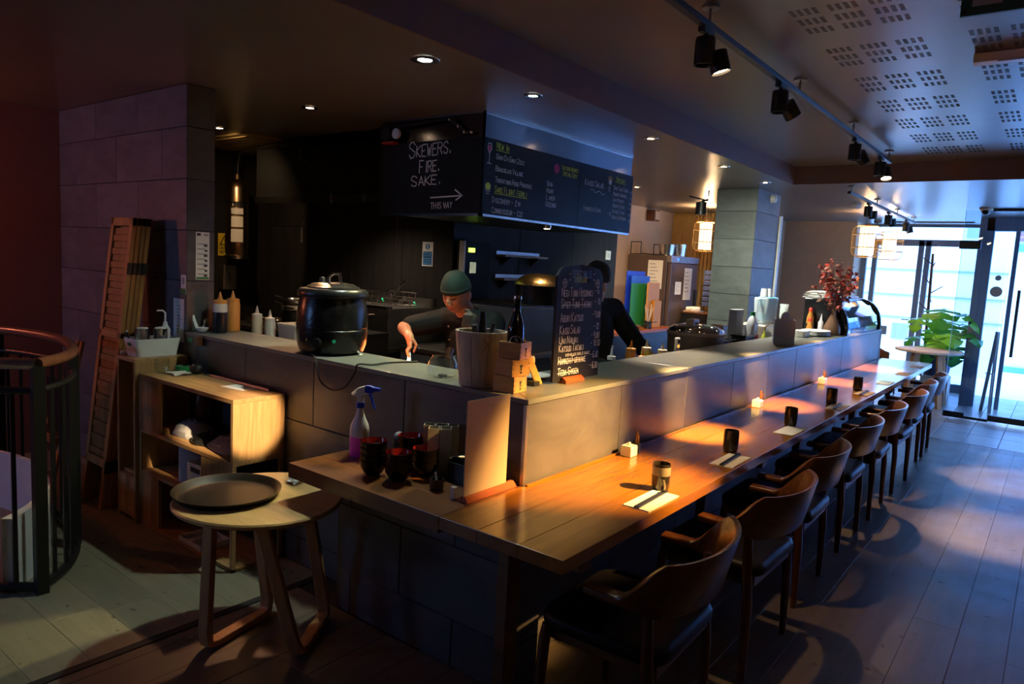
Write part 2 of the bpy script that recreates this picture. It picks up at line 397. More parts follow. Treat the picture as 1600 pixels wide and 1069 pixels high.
# floor
fl = struct('floor', bx((-5.3, -4.6, -.10), (3.3, 10.55, -.008)), 'floor_base', 'floor of brown planks with pale grey tiles near the entrance', 'floor')
def plank_rects(a0, a1, w0, w, l0, l1, length, along_v):
    out = []; k = 0; x = w0
    while x < a1-.01:
        y = l0-random.uniform(0, length*.9)
        while y < l1-.01:
            r = (max(x, a0), max(y, l0), min(x+w, a1), min(y+length, l1))
            if r[2]-r[0] > .02 and r[3]-r[1] > .03: out.append(r)
            y += length
        x += w
    return out
rect_pieces(fl, ((0, 0, -.008), X, Y, Z), plank_rects(-.363, 3.3, -.363, .19, -4.6, 6.42, 6.5, True), 'floor_plank', 'plank', gap=.0012, wob=.0003)
rect_pieces(fl, ((0, 0, -.008), X, Y, Z), plank_rects(-1.185, -.363, -1.313, .19, -4.6, -.16, 3.2, True), 'floor_plank', 'plank', gap=.0012, wob=.0003)
_side = [(r[1], r[0], r[3], r[2]) for r in plank_rects(-4.6, 0.0, -4.66, .2, -4.4, -1.225, 1.7, True)]
rect_pieces(fl, ((0, 0, -.008), X, Y, Z), _side, 'floor_plank_side', 'side_plank', gap=.0012, wob=.0003)
_ft = []
for i in range(13):
    for j in range(7): _ft.append((-.6+i*.3, 6.43+j*.6, -.3+i*.3, min(7.03+j*.6, 10.5)))
rect_pieces(fl, ((0, 0, -.008), X, Y, Z), _ft, 'floor_tile', 'floor_tile', gap=.004, wob=.0003)
struct('trim_1', bx((-1.225, -4.6, -.008), (-1.185, 0, .004)), 'black_rubber', 'black rubber threshold strip between the two plank floors', 'strip')
# ceilings and bulkheads
c1 = struct('ceiling_kitchen', bx((-5.3, -4.6, ZK), (XB, 8.6, ZK+.35)), 'ceiling_paint', 'dark glossy lower ceiling above the kitchen', 'ceiling')
c2 = struct('ceiling_customer', bx((XB, -4.6, ZC), (3.3, YB, ZC+.18)), 'ceiling_paint', 'raised glossy ceiling with perforated panels above the seats', 'ceiling')
c3 = struct('ceiling_entrance', bx((XB, YB, ZK), (3.3, 10.6, ZK+.35)), 'ceiling_paint', 'lower glossy ceiling near the entrance', 'ceiling')
c4 = struct('ceiling_back', bx((-5.3, 8.6, ZK), (XB, 10.6, ZK+.35)), 'ceiling_paint', 'short stretch of ceiling by the far cream wall', 'ceiling')
struct('trim_2', bx((XB-.002, -4.6, ZK-.004), (XB+.012, YB, ZC)), 'bulkhead_paint', 'long purple-brown bulkhead face above the counter', 'bulkhead')
struct('trim_3', bx((XB+.012, YB-.012, ZK-.004), (3.3, YB+.002, ZC)), 'bulkhead_paint', 'cross bulkhead face before the entrance ceiling', 'bulkhead')
pf = MB()
def perf(cx, cy):
    for i in range(4):
        for j in range(3):
            for k in range(4):
                x = cx+(i-1.5)*.030; y = cy+(j-1)*.125+(k-1.5)*.020
                pf.box((x-.0085, y-.0045, ZC-.0012), (x+.0085, y+.0045, ZC+.002))
for b0 in (.58, 1.165, 1.75, 2.335):
    for i in range(3):
        for j in range(-2, 7): perf(b0+i*.15, 1.12+j*.585)
tag(pf.build('perforation', 'edge_dark', c2), kind='stuff')
# walls
CV = [0, .19, .49, .79, 1.09, 1.39, 1.69, 1.99, 2.29, 2.53]
wl = struct('wall_partition', bx((-5.3, .008, 0), (-2.558, .167, ZK)), 'grout', 'tall tiled partition wall left of the counter')
rect_pieces(wl, ((0, .008, 0), X, Z, -Y), courses(-4.4, -2.55, CV, .62, .31), 'wall_tile')
rect_pieces(wl, ((-2.558, 0, 0), Y, Z, X), [(0, a, .175, b) for a, b in zip(CV[:-1], CV[1:])], 'counter_tile')
struct('wall_left', bx((-4.55, -4.6, 0), (-4.4, 0, ZK)), 'red_paint', 'reddish painted wall behind the stair railing')
struct('wall_rear', MB().box((-4.55, -4.75, 0), (-4.15, -4.6, ZC)).box((-3.25, -4.75, 0), (3.45, -4.6, ZC)).box((-4.15, -4.75, 0), (-3.25, -4.6, 1.4)).box((-4.15, -4.75, 2.2), (-3.25, -4.6, ZC)), 'cream_paint', 'plain wall with a window behind the viewer')
struct('wall_kitchen_left', bx((-5.2, .167, 0), (-5.05, 4.9, ZK)), 'dark_paint', 'dark kitchen side wall')
wk = struct('wall_kitchen', bx((-5.05, 2.208, 0), (-2.458, 4.9, ZK)), 'black', 'black panelled kitchen wall under the extractor')
_kp = []
for i in range(4): _kp += [(-5.05+i*.665, a, -4.385+i*.665 if i < 3 else -2.45, b) for a, b in ((0, .7), (.7, 1.85), (1.85, 2.53))]
rect_pieces(wk, ((0, 2.208, 0), X, Z, -Y), _kp, 'kitchen_panel', 'wall_panel', gap=.005)
rect_pieces(wk, ((-2.458, 0, 0), Y, Z, X), [(2.2+i*.9, a, 3.1+i*.9, b) for i in range(3) for a, b in ((0, 1.2), (1.2, 2.53))], 'kitchen_panel', 'wall_panel', gap=.004)
MB().box((-3.130, 2.195, .9), (-3.123, 2.20, 1.95)).build('joint_trim', 'steel_dull', wk)
struct('wall_back_left', bx((-3.65, 4.9, 0), (-3.5, 8.6, ZK)), 'cream_paint', 'cream wall beside the fridge')
ws = struct('wall_slatted', bx((-3.5, 8.5, 0), (-2.25, 8.65, ZK)), 'slat_wood', 'wall of upright honey wood slats behind the hanging lantern')
_sx = -3.1
while _sx < -2.3:
    MB().box((_sx, 8.46, 0), (_sx+.035, 8.5, ZK)).build('slat', 'slat_wood', ws); _sx += .062
MB().box((-3.49, 8.455, 1.6), (-3.12, 8.5, 2.5)).build('panel', 'slat_wood', ws)
struct('wall_jog', bx((-2.3, 8.65, 0), (-2.2, 10.0, ZK)), 'cream_paint', 'short cream return wall hidden past the column')
struct('wall_far', bx((-2.3, 9.98, 0), (-1.10, 10.6, ZK)), 'cream_paint', 'plain cream wall behind the glass display case')
struct('wall_right', bx((3.2, -4.6, 0), (3.35, 7.0, ZC)), 'cream_paint', 'long right hand wall outside the picture')
struct('wall_right_far', MB().box((3.2, 7.0, 0), (3.35, 7.8, .2)).box((3.2, 7.0, 2.4), (3.35, 7.8, ZK)).box((3.2, 7.8, 0), (3.35, 9.4, ZK)), 'cream_paint', 'wall round the right front window')
co = struct('column', bx((-1.562, 5.488, 0), (-1.125, 6.222, ZK)), 'grout', 'square tiled column standing behind the counter', 'column')
rect_pieces(co, ((0, 5.488, 0), X, Z, -Y), [(-1.57, a, -1.117, b) for a, b in zip(CV[:-1], CV[1:])], 'column_tile')
rect_pieces(co, ((-1.125, 0, 0), Y, Z, X), [(5.48, a, 6.23, b) for a, b in zip(CV[:-1], CV[1:])], 'column_tile')
rect_pieces(co, ((-1.562, 0, 0), Y, Z, -X), [(5.48, a, 6.23, b) for a, b in zip(CV[:-1], CV[1:])], 'column_tile')
struct('trim_4', MB().box((-1.16, 6.26, 0), (-1.10, 6.32, 2.30)).box((-1.165, 6.255, 1.9), (-1.095, 6.325, 1.92)), 'white', 'white upright boxed pipe beside the column', 'pipe')
# far window
w1 = tag(thing('window_1', 'tall far window with blue grey double door frame', 'window', (-.25, 10.5, 0)), kind='structure')
def frame_bar(lo, hi, parent, name='window_frame', mat='frame_blue'): return bx(lo, hi).build(name, mat, parent, bevel=.004)
for lo, hi in (((-1.10, 10.47, 0), (-1.02, 10.56, ZK)), ((-.94, 10.47, 0), (-.87, 10.56, 2.28)), ((-.30, 10.47, 0), (-.225, 10.56, 2.28)), ((-.205, 10.47, 0), (-.13, 10.56, 2.28)),
               ((.50, 10.47, 0), (.58, 10.56, ZK)), ((-1.02, 10.47, 2.20), (.50, 10.56, 2.30)), ((-1.02, 10.47, 0), (.50, 10.56, .12)), ((-1.02, 10.47, 2.49), (.50, 10.56, ZK))):
    frame_bar(lo, hi, w1)
for lo, hi in (((-.87, 10.51, .12), (-.30, 10.516, 2.2)), ((-.13, 10.51, .12), (.50, 10.516, 2.2)), ((-1.02, 10.51, 2.3), (.50, 10.516, 2.49)), ((-1.02, 10.51, .12), (-.94, 10.516, 2.2))):
    bx(lo, hi).build('pane', 'clear_pane', w1)
d = MB().cyl((-.33, 10.44, 1.05), (-.33, 10.47, 1.05), .012).cyl((-.33, 10.44, 1.05), (-.42, 10.44, 1.05), .01).build('door_handle', 'steel', w1)
bx((-.72, 10.505, .78), (-.62, 10.509, .92)).build('door_sticker', 'print_grey', w1)
# glazed return between window and porch
w2 = tag(thing('window_2', 'narrow glazed return beside the entrance porch', 'window', (.6, 9.9, 0)), kind='structure')
for lo, hi in (((.58, 9.2, 0), (.66, 9.28, ZK)), ((.58, 10.42, 0), (.66, 10.5, ZK)), ((.58, 9.28, 0), (.66, 10.42, .1)), ((.58, 9.28, 2.45), (.66, 10.42, ZK))): frame_bar(lo, hi, w2)
bx((.617, 9.28, .1), (.623, 10.42, 2.45)).build('pane', 'clear_pane', w2)
# porch opening: posts and head
w3 = tag(thing('window_3', 'blue framed porch opening to the street', 'window', (1.9, 9.25, 0)), kind='structure')
for lo, hi in (((.66, 9.2, 0), (.75, 9.30, ZK)), ((.98, 9.24, 0), (1.03, 9.29, ZK)), ((.66, 9.2, 2.36), (3.2, 9.34, ZK)), ((2.2, 9.24, 0), (2.26, 9.29, 2.36))): frame_bar(lo, hi, w3)
# glass entrance screen and door
d1 = tag(thing('door_1', 'frameless glass entrance door with black bar handle and dot stickers', 'door', (1.5, 8.0, 0)), kind='structure')
MB().box((.53, 7.965, .015), (1.0, 7.977, 2.52)).build('glass_panel', 'blue_pane', d1)
MB().box((.527, 7.963, .015), (.531, 7.979, 2.52)).build('glass_edge', 'green_edge', d1)
MB().box((1.005, 7.965, .06), (2.0, 7.977, 2.20)).build('door_leaf', 'blue_pane', d1)
MB().box((1.005, 7.965, 2.22), (3.2, 7.977, 2.52)).build('glass_panel', 'blue_pane', d1)
MB().box((2.005, 7.965, .015), (3.2, 7.977, 2.20)).build('glass_panel', 'blue_pane', d1)
for lo, hi in (((.50, 7.945, 2.06), (.72, 7.997, 2.16)), ((.54, 7.95, .015), (.76, 7.992, .085)), ((.76, 7.955, .015), (1.0, 7.987, .045)), ((1.0, 7.945, .03), (1.75, 7.997, .10)), ((1.15, 7.95, 2.10), (1.45, 7.992, 2.19))):
    bx(lo, hi).build('patch_fitting', 'black_metal', d1, bevel=.004)
MB().tube([(1.15, 7.90, .82), (1.15, 7.90, 1.60)], .017, 10).cyl((1.15, 7.9, .95), (1.15, 7.965, .95), .01).cyl((1.15, 7.9, 1.47), (1.15, 7.965, 1.47), .01).build('handle', 'black_metal', d1, smooth=40)
for cx, cz, r in ((.93, 1.73, .032), (.925, 1.57, .062)):
    MB().cyl((cx, 7.960, cz), (cx, 7.964, cz), r, n=28).build('sticker', 'print_grey', d1)
struct('trim_5', bx((.80, 7.90, ZK-.03), (3.2, 8.02, ZK)), 'black_metal', 'dark metal head channel above the glass door', 'rail')
# other windows (outside the picture)
w = tag(thing('window_4', 'right front window outside the picture', 'window', (3.27, 7.4, 0)), kind='structure')
for lo, hi in (((3.22, 7.0, .2), (3.30, 7.06, 2.4)), ((3.22, 7.74, .2), (3.30, 7.8, 2.4)), ((3.22, 7.06, .2), (3.30, 7.74, .26)), ((3.22, 7.06, 2.34), (3.30, 7.74, 2.4))): frame_bar(lo, hi, w)
bx((3.255, 7.06, .26), (3.261, 7.74, 2.34)).build('pane', 'clear_pane', w)
w = tag(thing('window_5', 'rear window outside the picture', 'window', (-3.7, -4.67, 0)), kind='structure')
for lo, hi in (((-4.15, -4.70, 1.4), (-4.1, -4.62, 2.2)), ((-3.3, -4.70, 1.4), (-3.25, -4.62, 2.2)), ((-4.1, -4.70, 1.4), (-3.3, -4.62, 1.45)), ((-4.1, -4.70, 2.15), (-3.3, -4.62, 2.2))): frame_bar(lo, hi, w)
bx((-4.1, -4.665, 1.45), (-3.3, -4.659, 2.15)).build('pane', 'clear_pane', w)
# ================================================================ outside
plain('paving', (.86, .85, .84), .8, var=.05, vscale=3)
plain('white_facade', (.90, .89, .88), .8, var=.03)
plain('blue_facade', (.14, .30, .55), .6); plain('pink_facade', (.30, .12, .18), .7)
plain('facade_glass', (.10, .22, .40), .1)
pv = struct('ground_street', bx((-14, 9.25, -.12), (16, 16, -.03)), 'paving', 'pale paved street outside the entrance', 'pavement')
fb = thing('white_building', 'white brick building across the street seen through the far window', 'building', (-2, 13.2, 0))
bx((-9, 13.2, -.05), (.75, 14.2, 5.5)).build('wall', 'white_facade', fb)
for z in (1.38, 1.86, .95): bx((-9, 13.17, z), (.75, 13.2, z+.035)).build('string_course', 'print_grey', fb)
bx((-1.0, 13.17, .55), (-.72, 13.2, .85)).build('vent', 'print_grey', fb)
bx((.05, 13.17, 2.5), (.38, 13.2, 2.85)).build('vent', 'print_grey', fb)
fb2 = thing('shop_building', 'blue framed shop building across the street beyond the glass door', 'building', (5, 15, 0))
bx((.75, 15.0, -.05), (14, 16, 6)).build('wall', 'white_facade', fb2)
bx((.75, 14.95, 2.55), (14, 15.0, 3.1)).build('fascia', 'pink_facade', fb2)
bx((.75, 14.93, 2.35), (14, 15.0, 2.5)).build('fascia_rail', 'blue_facade', fb2)
bx((.75, 14.93, 3.1), (14, 15.0, 4.3)).build('upper_band', 'blue_facade', fb2)
for i in range(8):
    x = 1.75+i*1.0
    bx((x, 14.92, 0), (x+.22, 15.0, 2.35)).build('pilaster', 'blue_facade', fb2)
    bx((x+.22, 14.96, 1.0), (x+1.0, 15.0, 1.45)).build('window', 'facade_glass', fb2)
bx((.75, 14.92, -.03), (14, 15.0, .08)).build('plinth', 'blue_facade', fb2)
# ================================================================ counter
ct = thing('bar_counter', 'L-shaped stone tiled kitchen counter with pale stone top', 'counter', (-.3, .2, 0))
MB().box((-.38, .31, 0), (-.008, 6.60, 1.066)).box((-2.55, .008, 0), (-.008, .31, 1.066)).build('core', 'grout', ct)
MB().box((-.90, -.147, 0), (.10, .008, .70)).build('core', 'grout', ct)
rect_pieces(ct, ((-.008, 0, 0), Y, Z, X), [(a, z0, b, z1) for a, b in zip((0, .733, 1.455, 2.144, 2.80, 3.452, 4.162, 4.891, 5.48, 6.069), (.733, 1.455, 2.144, 2.80, 3.452, 4.162, 4.891, 5.48, 6.069, 6.608)) for z0, z1 in ((.735, 1.068), (.435, .735), (.135, .435), (0, .135))], 'counter_tile')
_r = [(a, .742, b, 1.068) for a, b in ((-2.55, -1.921), (-1.921, -1.312), (-1.312, -.668), (-.668, -.008))]
_r += [(a, .44, b, .742) for a, b in ((-2.55, -2.24), (-2.24, -1.61), (-1.61, -.98), (-.98, -.9))]+[(a, .14, b, .44) for a, b in ((-2.55, -1.92), (-1.92, -1.31), (-1.31, -.9))]+[(a, 0, b, .14) for a, b in ((-2.55, -2.24), (-2.24, -1.61), (-1.61, -.9))]
rect_pieces(ct, ((0, .008, 0), X, Z, -Y), _r, 'counter_tile')
_r = [(a, .492, b, .70) for a, b in ((-.9, -.82), (-.82, -.199), (-.199, .108))]+[(a, .194, b, .492) for a, b in ((-.9, -.50), (-.50, .108))]+[(a, 0, b, .194) for a, b in ((-.9, -.81), (-.81, -.195), (-.195, .108))]
rect_pieces(ct, ((0, -.147, 0), X, Z, -Y), _r, 'counter_tile')
rect_pieces(ct, ((.10, 0, 0), Y, Z, X), [(-.155, .49, .008, .70), (-.155, .19, .008, .49), (-.155, 0, .008, .19)], 'counter_tile')
rect_pieces(ct, ((-.9, 0, 0), Y, Z, -X), [(-.155, .49, .008, .70), (-.155, .19, .008, .49), (-.155, 0, .008, .19)], 'counter_tile')
MB().box((-.009, -.010, .75), (.006, .006, 1.066)).build('corner_trim', 'steel_dull', ct)
MB().prism([(0, 0), (-.395, .32), (-.395, 1.44), (0, 1.44)], 0, .020, ((.006, -.004, 1.068), X, Y, Z)).build('top_slab', 'counter_slab', ct, bevel=.002)
for a, b in ((1.44, 2.75), (2.75, 4.05), (4.05, 5.35), (5.35, 6.61)):
    bx((-.389, a+.002, 1.068), (.006, b-.002, 1.088)).build('top_slab', 'counter_slab', ct, bevel=.002)
MB().prism([(-.002, -.006), (-1.28, -.006), (-1.28, .32), (-.397, .32)], 0, .020, ((.006, 0, 1.068), X, Y, Z)).build('top_slab', 'counter_slab', ct, bevel=.002)
bx((-2.555, -.006, 1.068), (-1.278, .32, 1.088)).build('top_slab', 'counter_slab', ct, bevel=.002)
MB().box((-.010, 6.600, 0), (.006, 6.615, 1.088)).build('end_trim', 'steel_dull', ct)
MB().box((-.385, 6.608, 0), (0, 6.616, 1.066)).build('end_panel', 'counter_tile', ct)
bx((-2.515, -.012, 1.036), (-2.46, -.001, 1.056)).build('green_tape', 'green_plastic', ct)
# inner worktops (kitchen side)
k1 = thing('worktop_unit', 'steel kitchen worktop behind the short counter', 'worktop', (-1.4, .5, 0))
bx((-2.5, .325, .86), (-.40, .72, .90)).build('top', 'steel_dull', k1, bevel=.004); bx((-2.48, .34, .1), (-.42, .70, .86)).build('body', 'steel_dark', k1)
k2 = thing('worktop_unit', 'steel kitchen worktop behind the long counter', 'worktop', (-.55, 3.4, 0))
bx((-.74, .73, .86), (-.392, 5.3, .90)).build('top', 'steel_dull', k2, bevel=.004); bx((-.72, .75, .1), (-.40, 5.28, .86)).build('body', 'steel_dark', k2)
# ================================================================ long bar table
bt = thing('bar_table', 'long glossy orange-brown wooden bar table along the counter', 'table', (.25, 3.1, 0))
for i, (a, b) in enumerate(((.006, .172), (.172, .338), (.338, .504))):
    bx((a, -.47 if a > .01 else -.47, .706), (b-.0006, 6.80, .75)).build('table_board', 'bar_wood', bt, bevel=.0015)
for y0 in (-.30, 1.4, 3.1, 4.8, 6.45):
    q = MB().box((.13, y0, 0), (.18, y0+.07, .706)).box((.13, y0, .64), (.46, y0+.07, .706))
    q.build('leg', 'bench_wood', bt, bevel=.004)
MB().box((.012, 0, .7501), (.022, 6.6, .757)).build('wall_bead', 'bar_wood', bt)
bn = thing('side_bench_top', 'dark wooden shelf top along the short side of the counter', 'shelf', (-.4, -.23, .7))
for a, b in ((-.47, -.315), (-.315, -.16), (-.16, -.006)): bx((-.835, a, .690), (.004, b-.0006, .75)).build('shelf_board', 'bench_wood', bn, bevel=.0015)
# ================================================================ armchairs
def loft_back():
    # curved back and arms in one sweep; chair faces -x
    mb = MB(); rings = []
    path = []
    n = 48
    for i in range(n+1):
        s = -1+2*i/n; a = abs(s)
        if a > .62:   # straight arm
            t = (a-.62)/.38; x = .09-.115*t; y = .285-.006*t
        else:
            th = a/.62*PI/2; x = .09+.175*math.cos(th)**.8 if th < PI/2 else .09; y = .285*math.sin(th)
        path.append((x, math.copysign(y, s) if a > 1e-6 else 0, a))
    for i, (x, y, a) in enumerate(path):
        p0 = path[max(i-1, 0)]; p1 = path[min(i+1, n)]
        tx, ty = p1[0]-p0[0], p1[1]-p0[1]; L = math.hypot(tx, ty); nx, ny = ty/L, -tx/L     # outward normal
        b = 1-min(1, max(0, (a-.42)/.20)); b = b*.65+.35*b*b*(3-2*b)       # 1 at back, 0 at arms
        zt = .640+.128*b; zb = .612-.030*b; th = .056*(1-b)+.020*b
        lean = .045*b
        q = [(-th/2, zb+.006), (-th/2+.006, zb), (th/2-.006, zb), (th/2, zb+.006), (th/2+lean*.9, zt-.006), (th/2-.006+lean, zt), (-th/2+.006+lean, zt), (-th/2+lean*.9, zt-.006)]
        rings.append([Vector((x+nx*o, y+ny*o, z)) for o, z in q])
    mb.rings(rings); return mb
def make_armchair():
    r = thing('armchair', '', 'chair')
    loft_back().build('backrest', 'chair_wood', r, smooth=50)
    st = MB(); rings = []
    for (e, z) in ((.02, .418), (.0, .428), (.0, .448), (.012, .462), (.05, .470), (.14, .474)):
        rings.append([Vector((px*(1-e*1.8), py*(1-e*1.8), z)) for px, py in rrect(-.235, -.245, .215, .245, .08, 6)])
    st.rings(rings); st.build('seat', 'leather', r, smooth=50)
    f = MB().box((-.20, -.215, .375), (.185, -.19, .418)).box((-.20, .19, .375), (.185, .215, .418)).box((-.205, -.215, .375), (-.18, .215, .418)).box((.165, -.215, .375), (.19, .215, .418))
    f.build('seat_frame', 'chair_leg_wood', r, bevel=.004)
    for sy in (-1, 1):
        MB().tube([(.185, sy*.245, 0), (.180, sy*.240, .30), (.165, sy*.236, .45), (.160, sy*.245, .625)], [.014, .019, .020, .015], 10).build('leg', 'chair_leg_wood', r, smooth=40)
        MB().tube([(-.207, sy*.255, 0), (-.200, sy*.243, .25), (-.197, sy*.235, .385), (-.195, sy*.225, .425)], [.014, .019, .020, .018], 10).build('leg', 'chair_leg_wood', r, smooth=40)
    return r
ac = make_armchair()
_lab = ['wooden armchair nearest the camera, at the near end of the bar table', 'second wooden armchair along the bar table from the near end', 'third wooden armchair along the bar table from the near end', 'fourth wooden armchair along the bar table from the near end',
        'fifth wooden armchair along the bar table from the near end', 'sixth wooden armchair along the bar table from the near end', 'seventh wooden armchair, last but one before the glass door', 'eighth wooden armchair at the far end of the bar table by the glass door']
for i, (y, dx, rz) in enumerate(((-.05, 0, 2), (.815, .01, -1), (1.60, -.03, 1), (2.52, -.045, 0), (3.29, -.035, 1.5), (4.11, -.02, -2), (4.90, -.05, 0), (5.62, -.05, 2))):
    o = ac if i == 0 else copy_tree(ac)
    o.location = (.525+dx, y, 0); o.rotation_euler = (0, 0, math.radians(rz)); tag(o, _lab[i], 'chair', 'armchairs along the bar table')
# ================================================================ stool table with tray
ss = thing('side_table', 'small round pale wood table with looped legs beside the counter', 'table', (-.93, -.53, 0))
rings = []
for e, z in ((.03, .575), (.008, .578), (0, .586), (0, .594), (.006, .600)):
    rings.append([Vector((-.93+(.33-e)*math.cos(2*PI*k/48)*(1+.02*math.cos(6*PI*k/48)), -.53+(.33-e)*math.sin(2*PI*k/48)*(1+.02*math.cos(6*PI*k/48)), z)) for k in range(48)])
MB().rings(rings).build('table_top', 'stool_wood', ss, smooth=35)
def strip(pts, w, t, side):
    mb = MB(); rings = []; side = Vector(side).normalized(); P = [Vector(p) for p in pts]
    for i, p in enumerate(P):
        tg = (P[min(i+1, len(P)-1)]-P[max(i-1, 0)]).normalized(); nn = tg.cross(side).normalized()
        rings.append([p+side*w/2+nn*t/2, p-side*w/2+nn*t/2, p-side*w/2-nn*t/2, p+side*w/2-nn*t/2])
    return mb.rings(rings)
def loop_leg(fa, ba, ft, btp):
    fa, ba, ft, btp = map(Vector, (fa, ba, ft, btp)); d = (ba-fa).normalized()
    side = d.cross(Vector((0, 0, 1)))
    pts = [ft, fa.lerp(ft, .5), fa+(ft-fa)*.14, fa+(ft-fa)*.05+d*.012, fa+d*.05+Vector((0, 0, .018)), fa.lerp(ba, .5)+Vector((0, 0, .018)), ba-d*.05+Vector((0, 0, .018)), ba+(btp-ba)*.05-d*.012, ba+(btp-ba)*.14, ba.lerp(btp, .5), btp]
    return strip(pts, .052, .030, side)
loop_leg((-.975, -.745, 0), (-1.06, -.40, 0), (-1.01, -.70, .578), (-1.08, -.46, .578)).build('loop_leg', 'stool_leg_wood', ss, bevel=.005)
loop_leg((-.665, -.53, 0), (-.86, -.245, 0), (-.80, -.62, .578), (-.86, -.36, .578)).build('loop_leg', 'stool_leg_wood', ss, bevel=.005)
ty = thing('serving_tray', 'round black serving tray lying on the small round table', 'tray', (-1.03, -.62, .60))
MB().lathe([(.001, .602), (.175, .602), (.185, .606), (.205, .628), (.210, .629), (.209, .625), (.19, .602), (.182, .600), (.001, .6005)][::1], (-1.03, -.62, 0), 48).build('tray_dish', 'tray_black', ty, smooth=45)
MB().lathe([(.001, .6025), (.165, .6025), (.165, .6035), (.001, .6035)], (-1.03, -.62, 0), 40).build('tray_mat', 'tray_black', ty)
sp = thing('foil_sachet', 'crumpled silver foil sachet on the round table behind the tray', 'sachet', (-.99, -.33, .60))
mb = MB(); rr = random.Random(3)
g = [[Vector((-1.02+i*.014, -.36+j*.014, .602+rr.uniform(0, .016))) for i in range(6)] for j in range(5)]
for j in range(4):
    for i in range(5): mb.quad(g[j][i], g[j][i+1], g[j+1][i+1], g[j+1][i])
mb.build('foil', 'steel', sp)
# ================================================================ open shelf unit + narrow cabinet at the left
zs = thing('shelf_unit', 'low stepped oak shelf unit against the tiled counter', 'shelf', (-2.0, -.15, 0))
def sk(x, y):   # slight turn of the unit
    return (x, y)
def brd(name, lo, hi, mat='oak', parent=zs, bev=.002): return bx(lo, hi).build(name, mat, parent, bevel=bev)
x0, x1, yf, yb = -2.50, -1.53, -.30, -.012
brd('top_board', (x0, yf, .850), (x1, yb, .872))
brd('side_panel', (x1-.022, yf, .560), (x1, yb, .850), 'oak_v')
brd('mid_shelf', (x0, yf, .538), (x1, yb, .560))
brd('side_panel', (x0, yf, .0), (x0+.022, yb, .850), 'oak_v')
brd('front_panel', (x0+.022, yf+.002, .560), (x0+.23, yf+.022, .850), 'oak_v')
brd('front_panel', (x0+.022, yf+.002, .022), (x0+.22, yf+.022, .30), 'oak_v')
brd('low_shelf', (x0+.022, yf+.002, .300), (x1-.5, yb, .320))
brd('front_panel', (x1-.30, yf+.002, .40), (x1-.022, yf+.022, .538), 'oak_v')
brd('leg', (x1-.022, yf, 0), (x1, yf+.022, .538), 'oak_v'); brd('leg', (x1-.022, yb-.022, 0), (x1, yb, .538), 'oak_v')
brd('base_board', (x0, yf, 0), (x1, yb, .022)); brd('back_panel', (x0+.022, yb-.006, .022), (x1-.022, yb, .538), 'dark_paint')
nc = thing('narrow_cabinet', 'narrow tall oak cabinet at the left end of the shelf unit', 'cabinet', (-2.62, -.16, 0))
for nm, lo, hi, m in (('top_board', (-2.73, -.32, .928), (-2.505, -.012, .95), 'oak'), ('side_panel', (-2.73, -.32, 0), (-2.708, -.012, .928), 'oak_v'), ('side_panel', (-2.527, -.32, 0), (-2.505, -.012, .928), 'oak_v'),
                  ('drawer_front', (-2.708, -.318, .02), (-2.527, -.296, .26), 'oak'), ('back_panel', (-2.708, -.03, 0), (-2.527, -.012, .928), 'dark_paint'), ('shelf_board', (-2.708, -.295, .26), (-2.527, -.03, .28), 'oak')):
    brd(nm, lo, hi, m, nc)
# ================================================================ folded screen leaning on the wall
scr = thing('folding_screen', 'folded wooden screen with woven panels leaning against the tiled wall', 'screen', (-3.0, -.3, 0))
for k in range(4):
    M = TR((-2.98, -.375+k*.028, 0)) @ Matrix.Rotation(math.radians(-6.5), 4, 'X')
    w, h, t = .29, 1.76, .025
    p = MB().box((-w/2, 0, 0), (-w/2+.04, t, h), M).box((w/2-.04, 0, 0), (w/2, t, h), M).box((-w/2, 0, h-.05), (w/2, t, h), M).box((-w/2, 0, .25), (w/2, t, .30), M).box((-w/2, 0, 1.03), (w/2, t, 1.07), M).build('panel_frame', 'screen_wood', scr, bevel=.003)
    wv = MB()
    if k == 0:
        n = 34
        for i in range(n):
            z = .31+i*(h-.37)/n; wv.box((-w/2+.04, .008+(i % 2)*.006, z), (w/2-.04, .016+(i % 2)*.006, z+(h-.37)/n*.92), M)
    else: wv.box((-w/2+.04, .010, .3), (w/2-.04, .020, h-.05), M)
    wv.build('woven_infill', 'screen_wood', p)
    for z in (.22, 1.42): MB().box((w/2-.002, -.004, z), (w/2+.004, t+.006, z+.07), M).build('hinge', 'black_metal', p)
# loose boards leaning behind
lb = thing('loose_board', 'thin pale board leaning between the screen and the cabinet', 'board', (-2.78, -.2, 0))
MB().box((-.028, 0, 0), (.028, .014, .80), TR((-2.795, -.25, 0)) @ Matrix.Rotation(math.radians(-12), 4, 'X')).build('board', 'screen_wood', lb)
# ================================================================ stair railing
rl = thing('stair_railing', 'curved black stair railing with wooden handrail and steel corner', 'railing', (-2.4, -.9, 0))
def bez(pts, n=24):
    P = [Vector(p) for p in pts]; out = []
    m = len(P)
    for i in range(m-1):
        p0, p1, p2, p3 = P[max(i-1, 0)], P[i], P[i+1], P[min(i+2, m-1)]
        for k in range(n):
            t = k/n; out.append(.5*((2*p1)+(p2-p0)*t+(2*p0-5*p1+4*p2-p3)*t*t+(3*p1-p0-3*p2+p3)*t**3))
    out.append(P[-1]); return out
plan = bez([(-1.945, -.985, 0), (-2.13, -.80, 0), (-2.42, -.67, 0), (-2.85, -.60, 0), (-3.35, -.72, 0), (-3.75, -1.05, 0)], 8)
plan2 = [Vector((-1.945, -.985, 0)), Vector((-2.35, -1.40, 0)), Vector((-2.75, -1.82, 0))]
up = lambda P, z: [Vector((p.x, p.y, z)) for p in P]
MB().tube(up(plan, 1.05), .026, 10).build('handrail', 'rail_wood', rl, smooth=50)
MB().tube(up(plan2, 1.05), .026, 10).build('handrail', 'steel', rl, smooth=50)
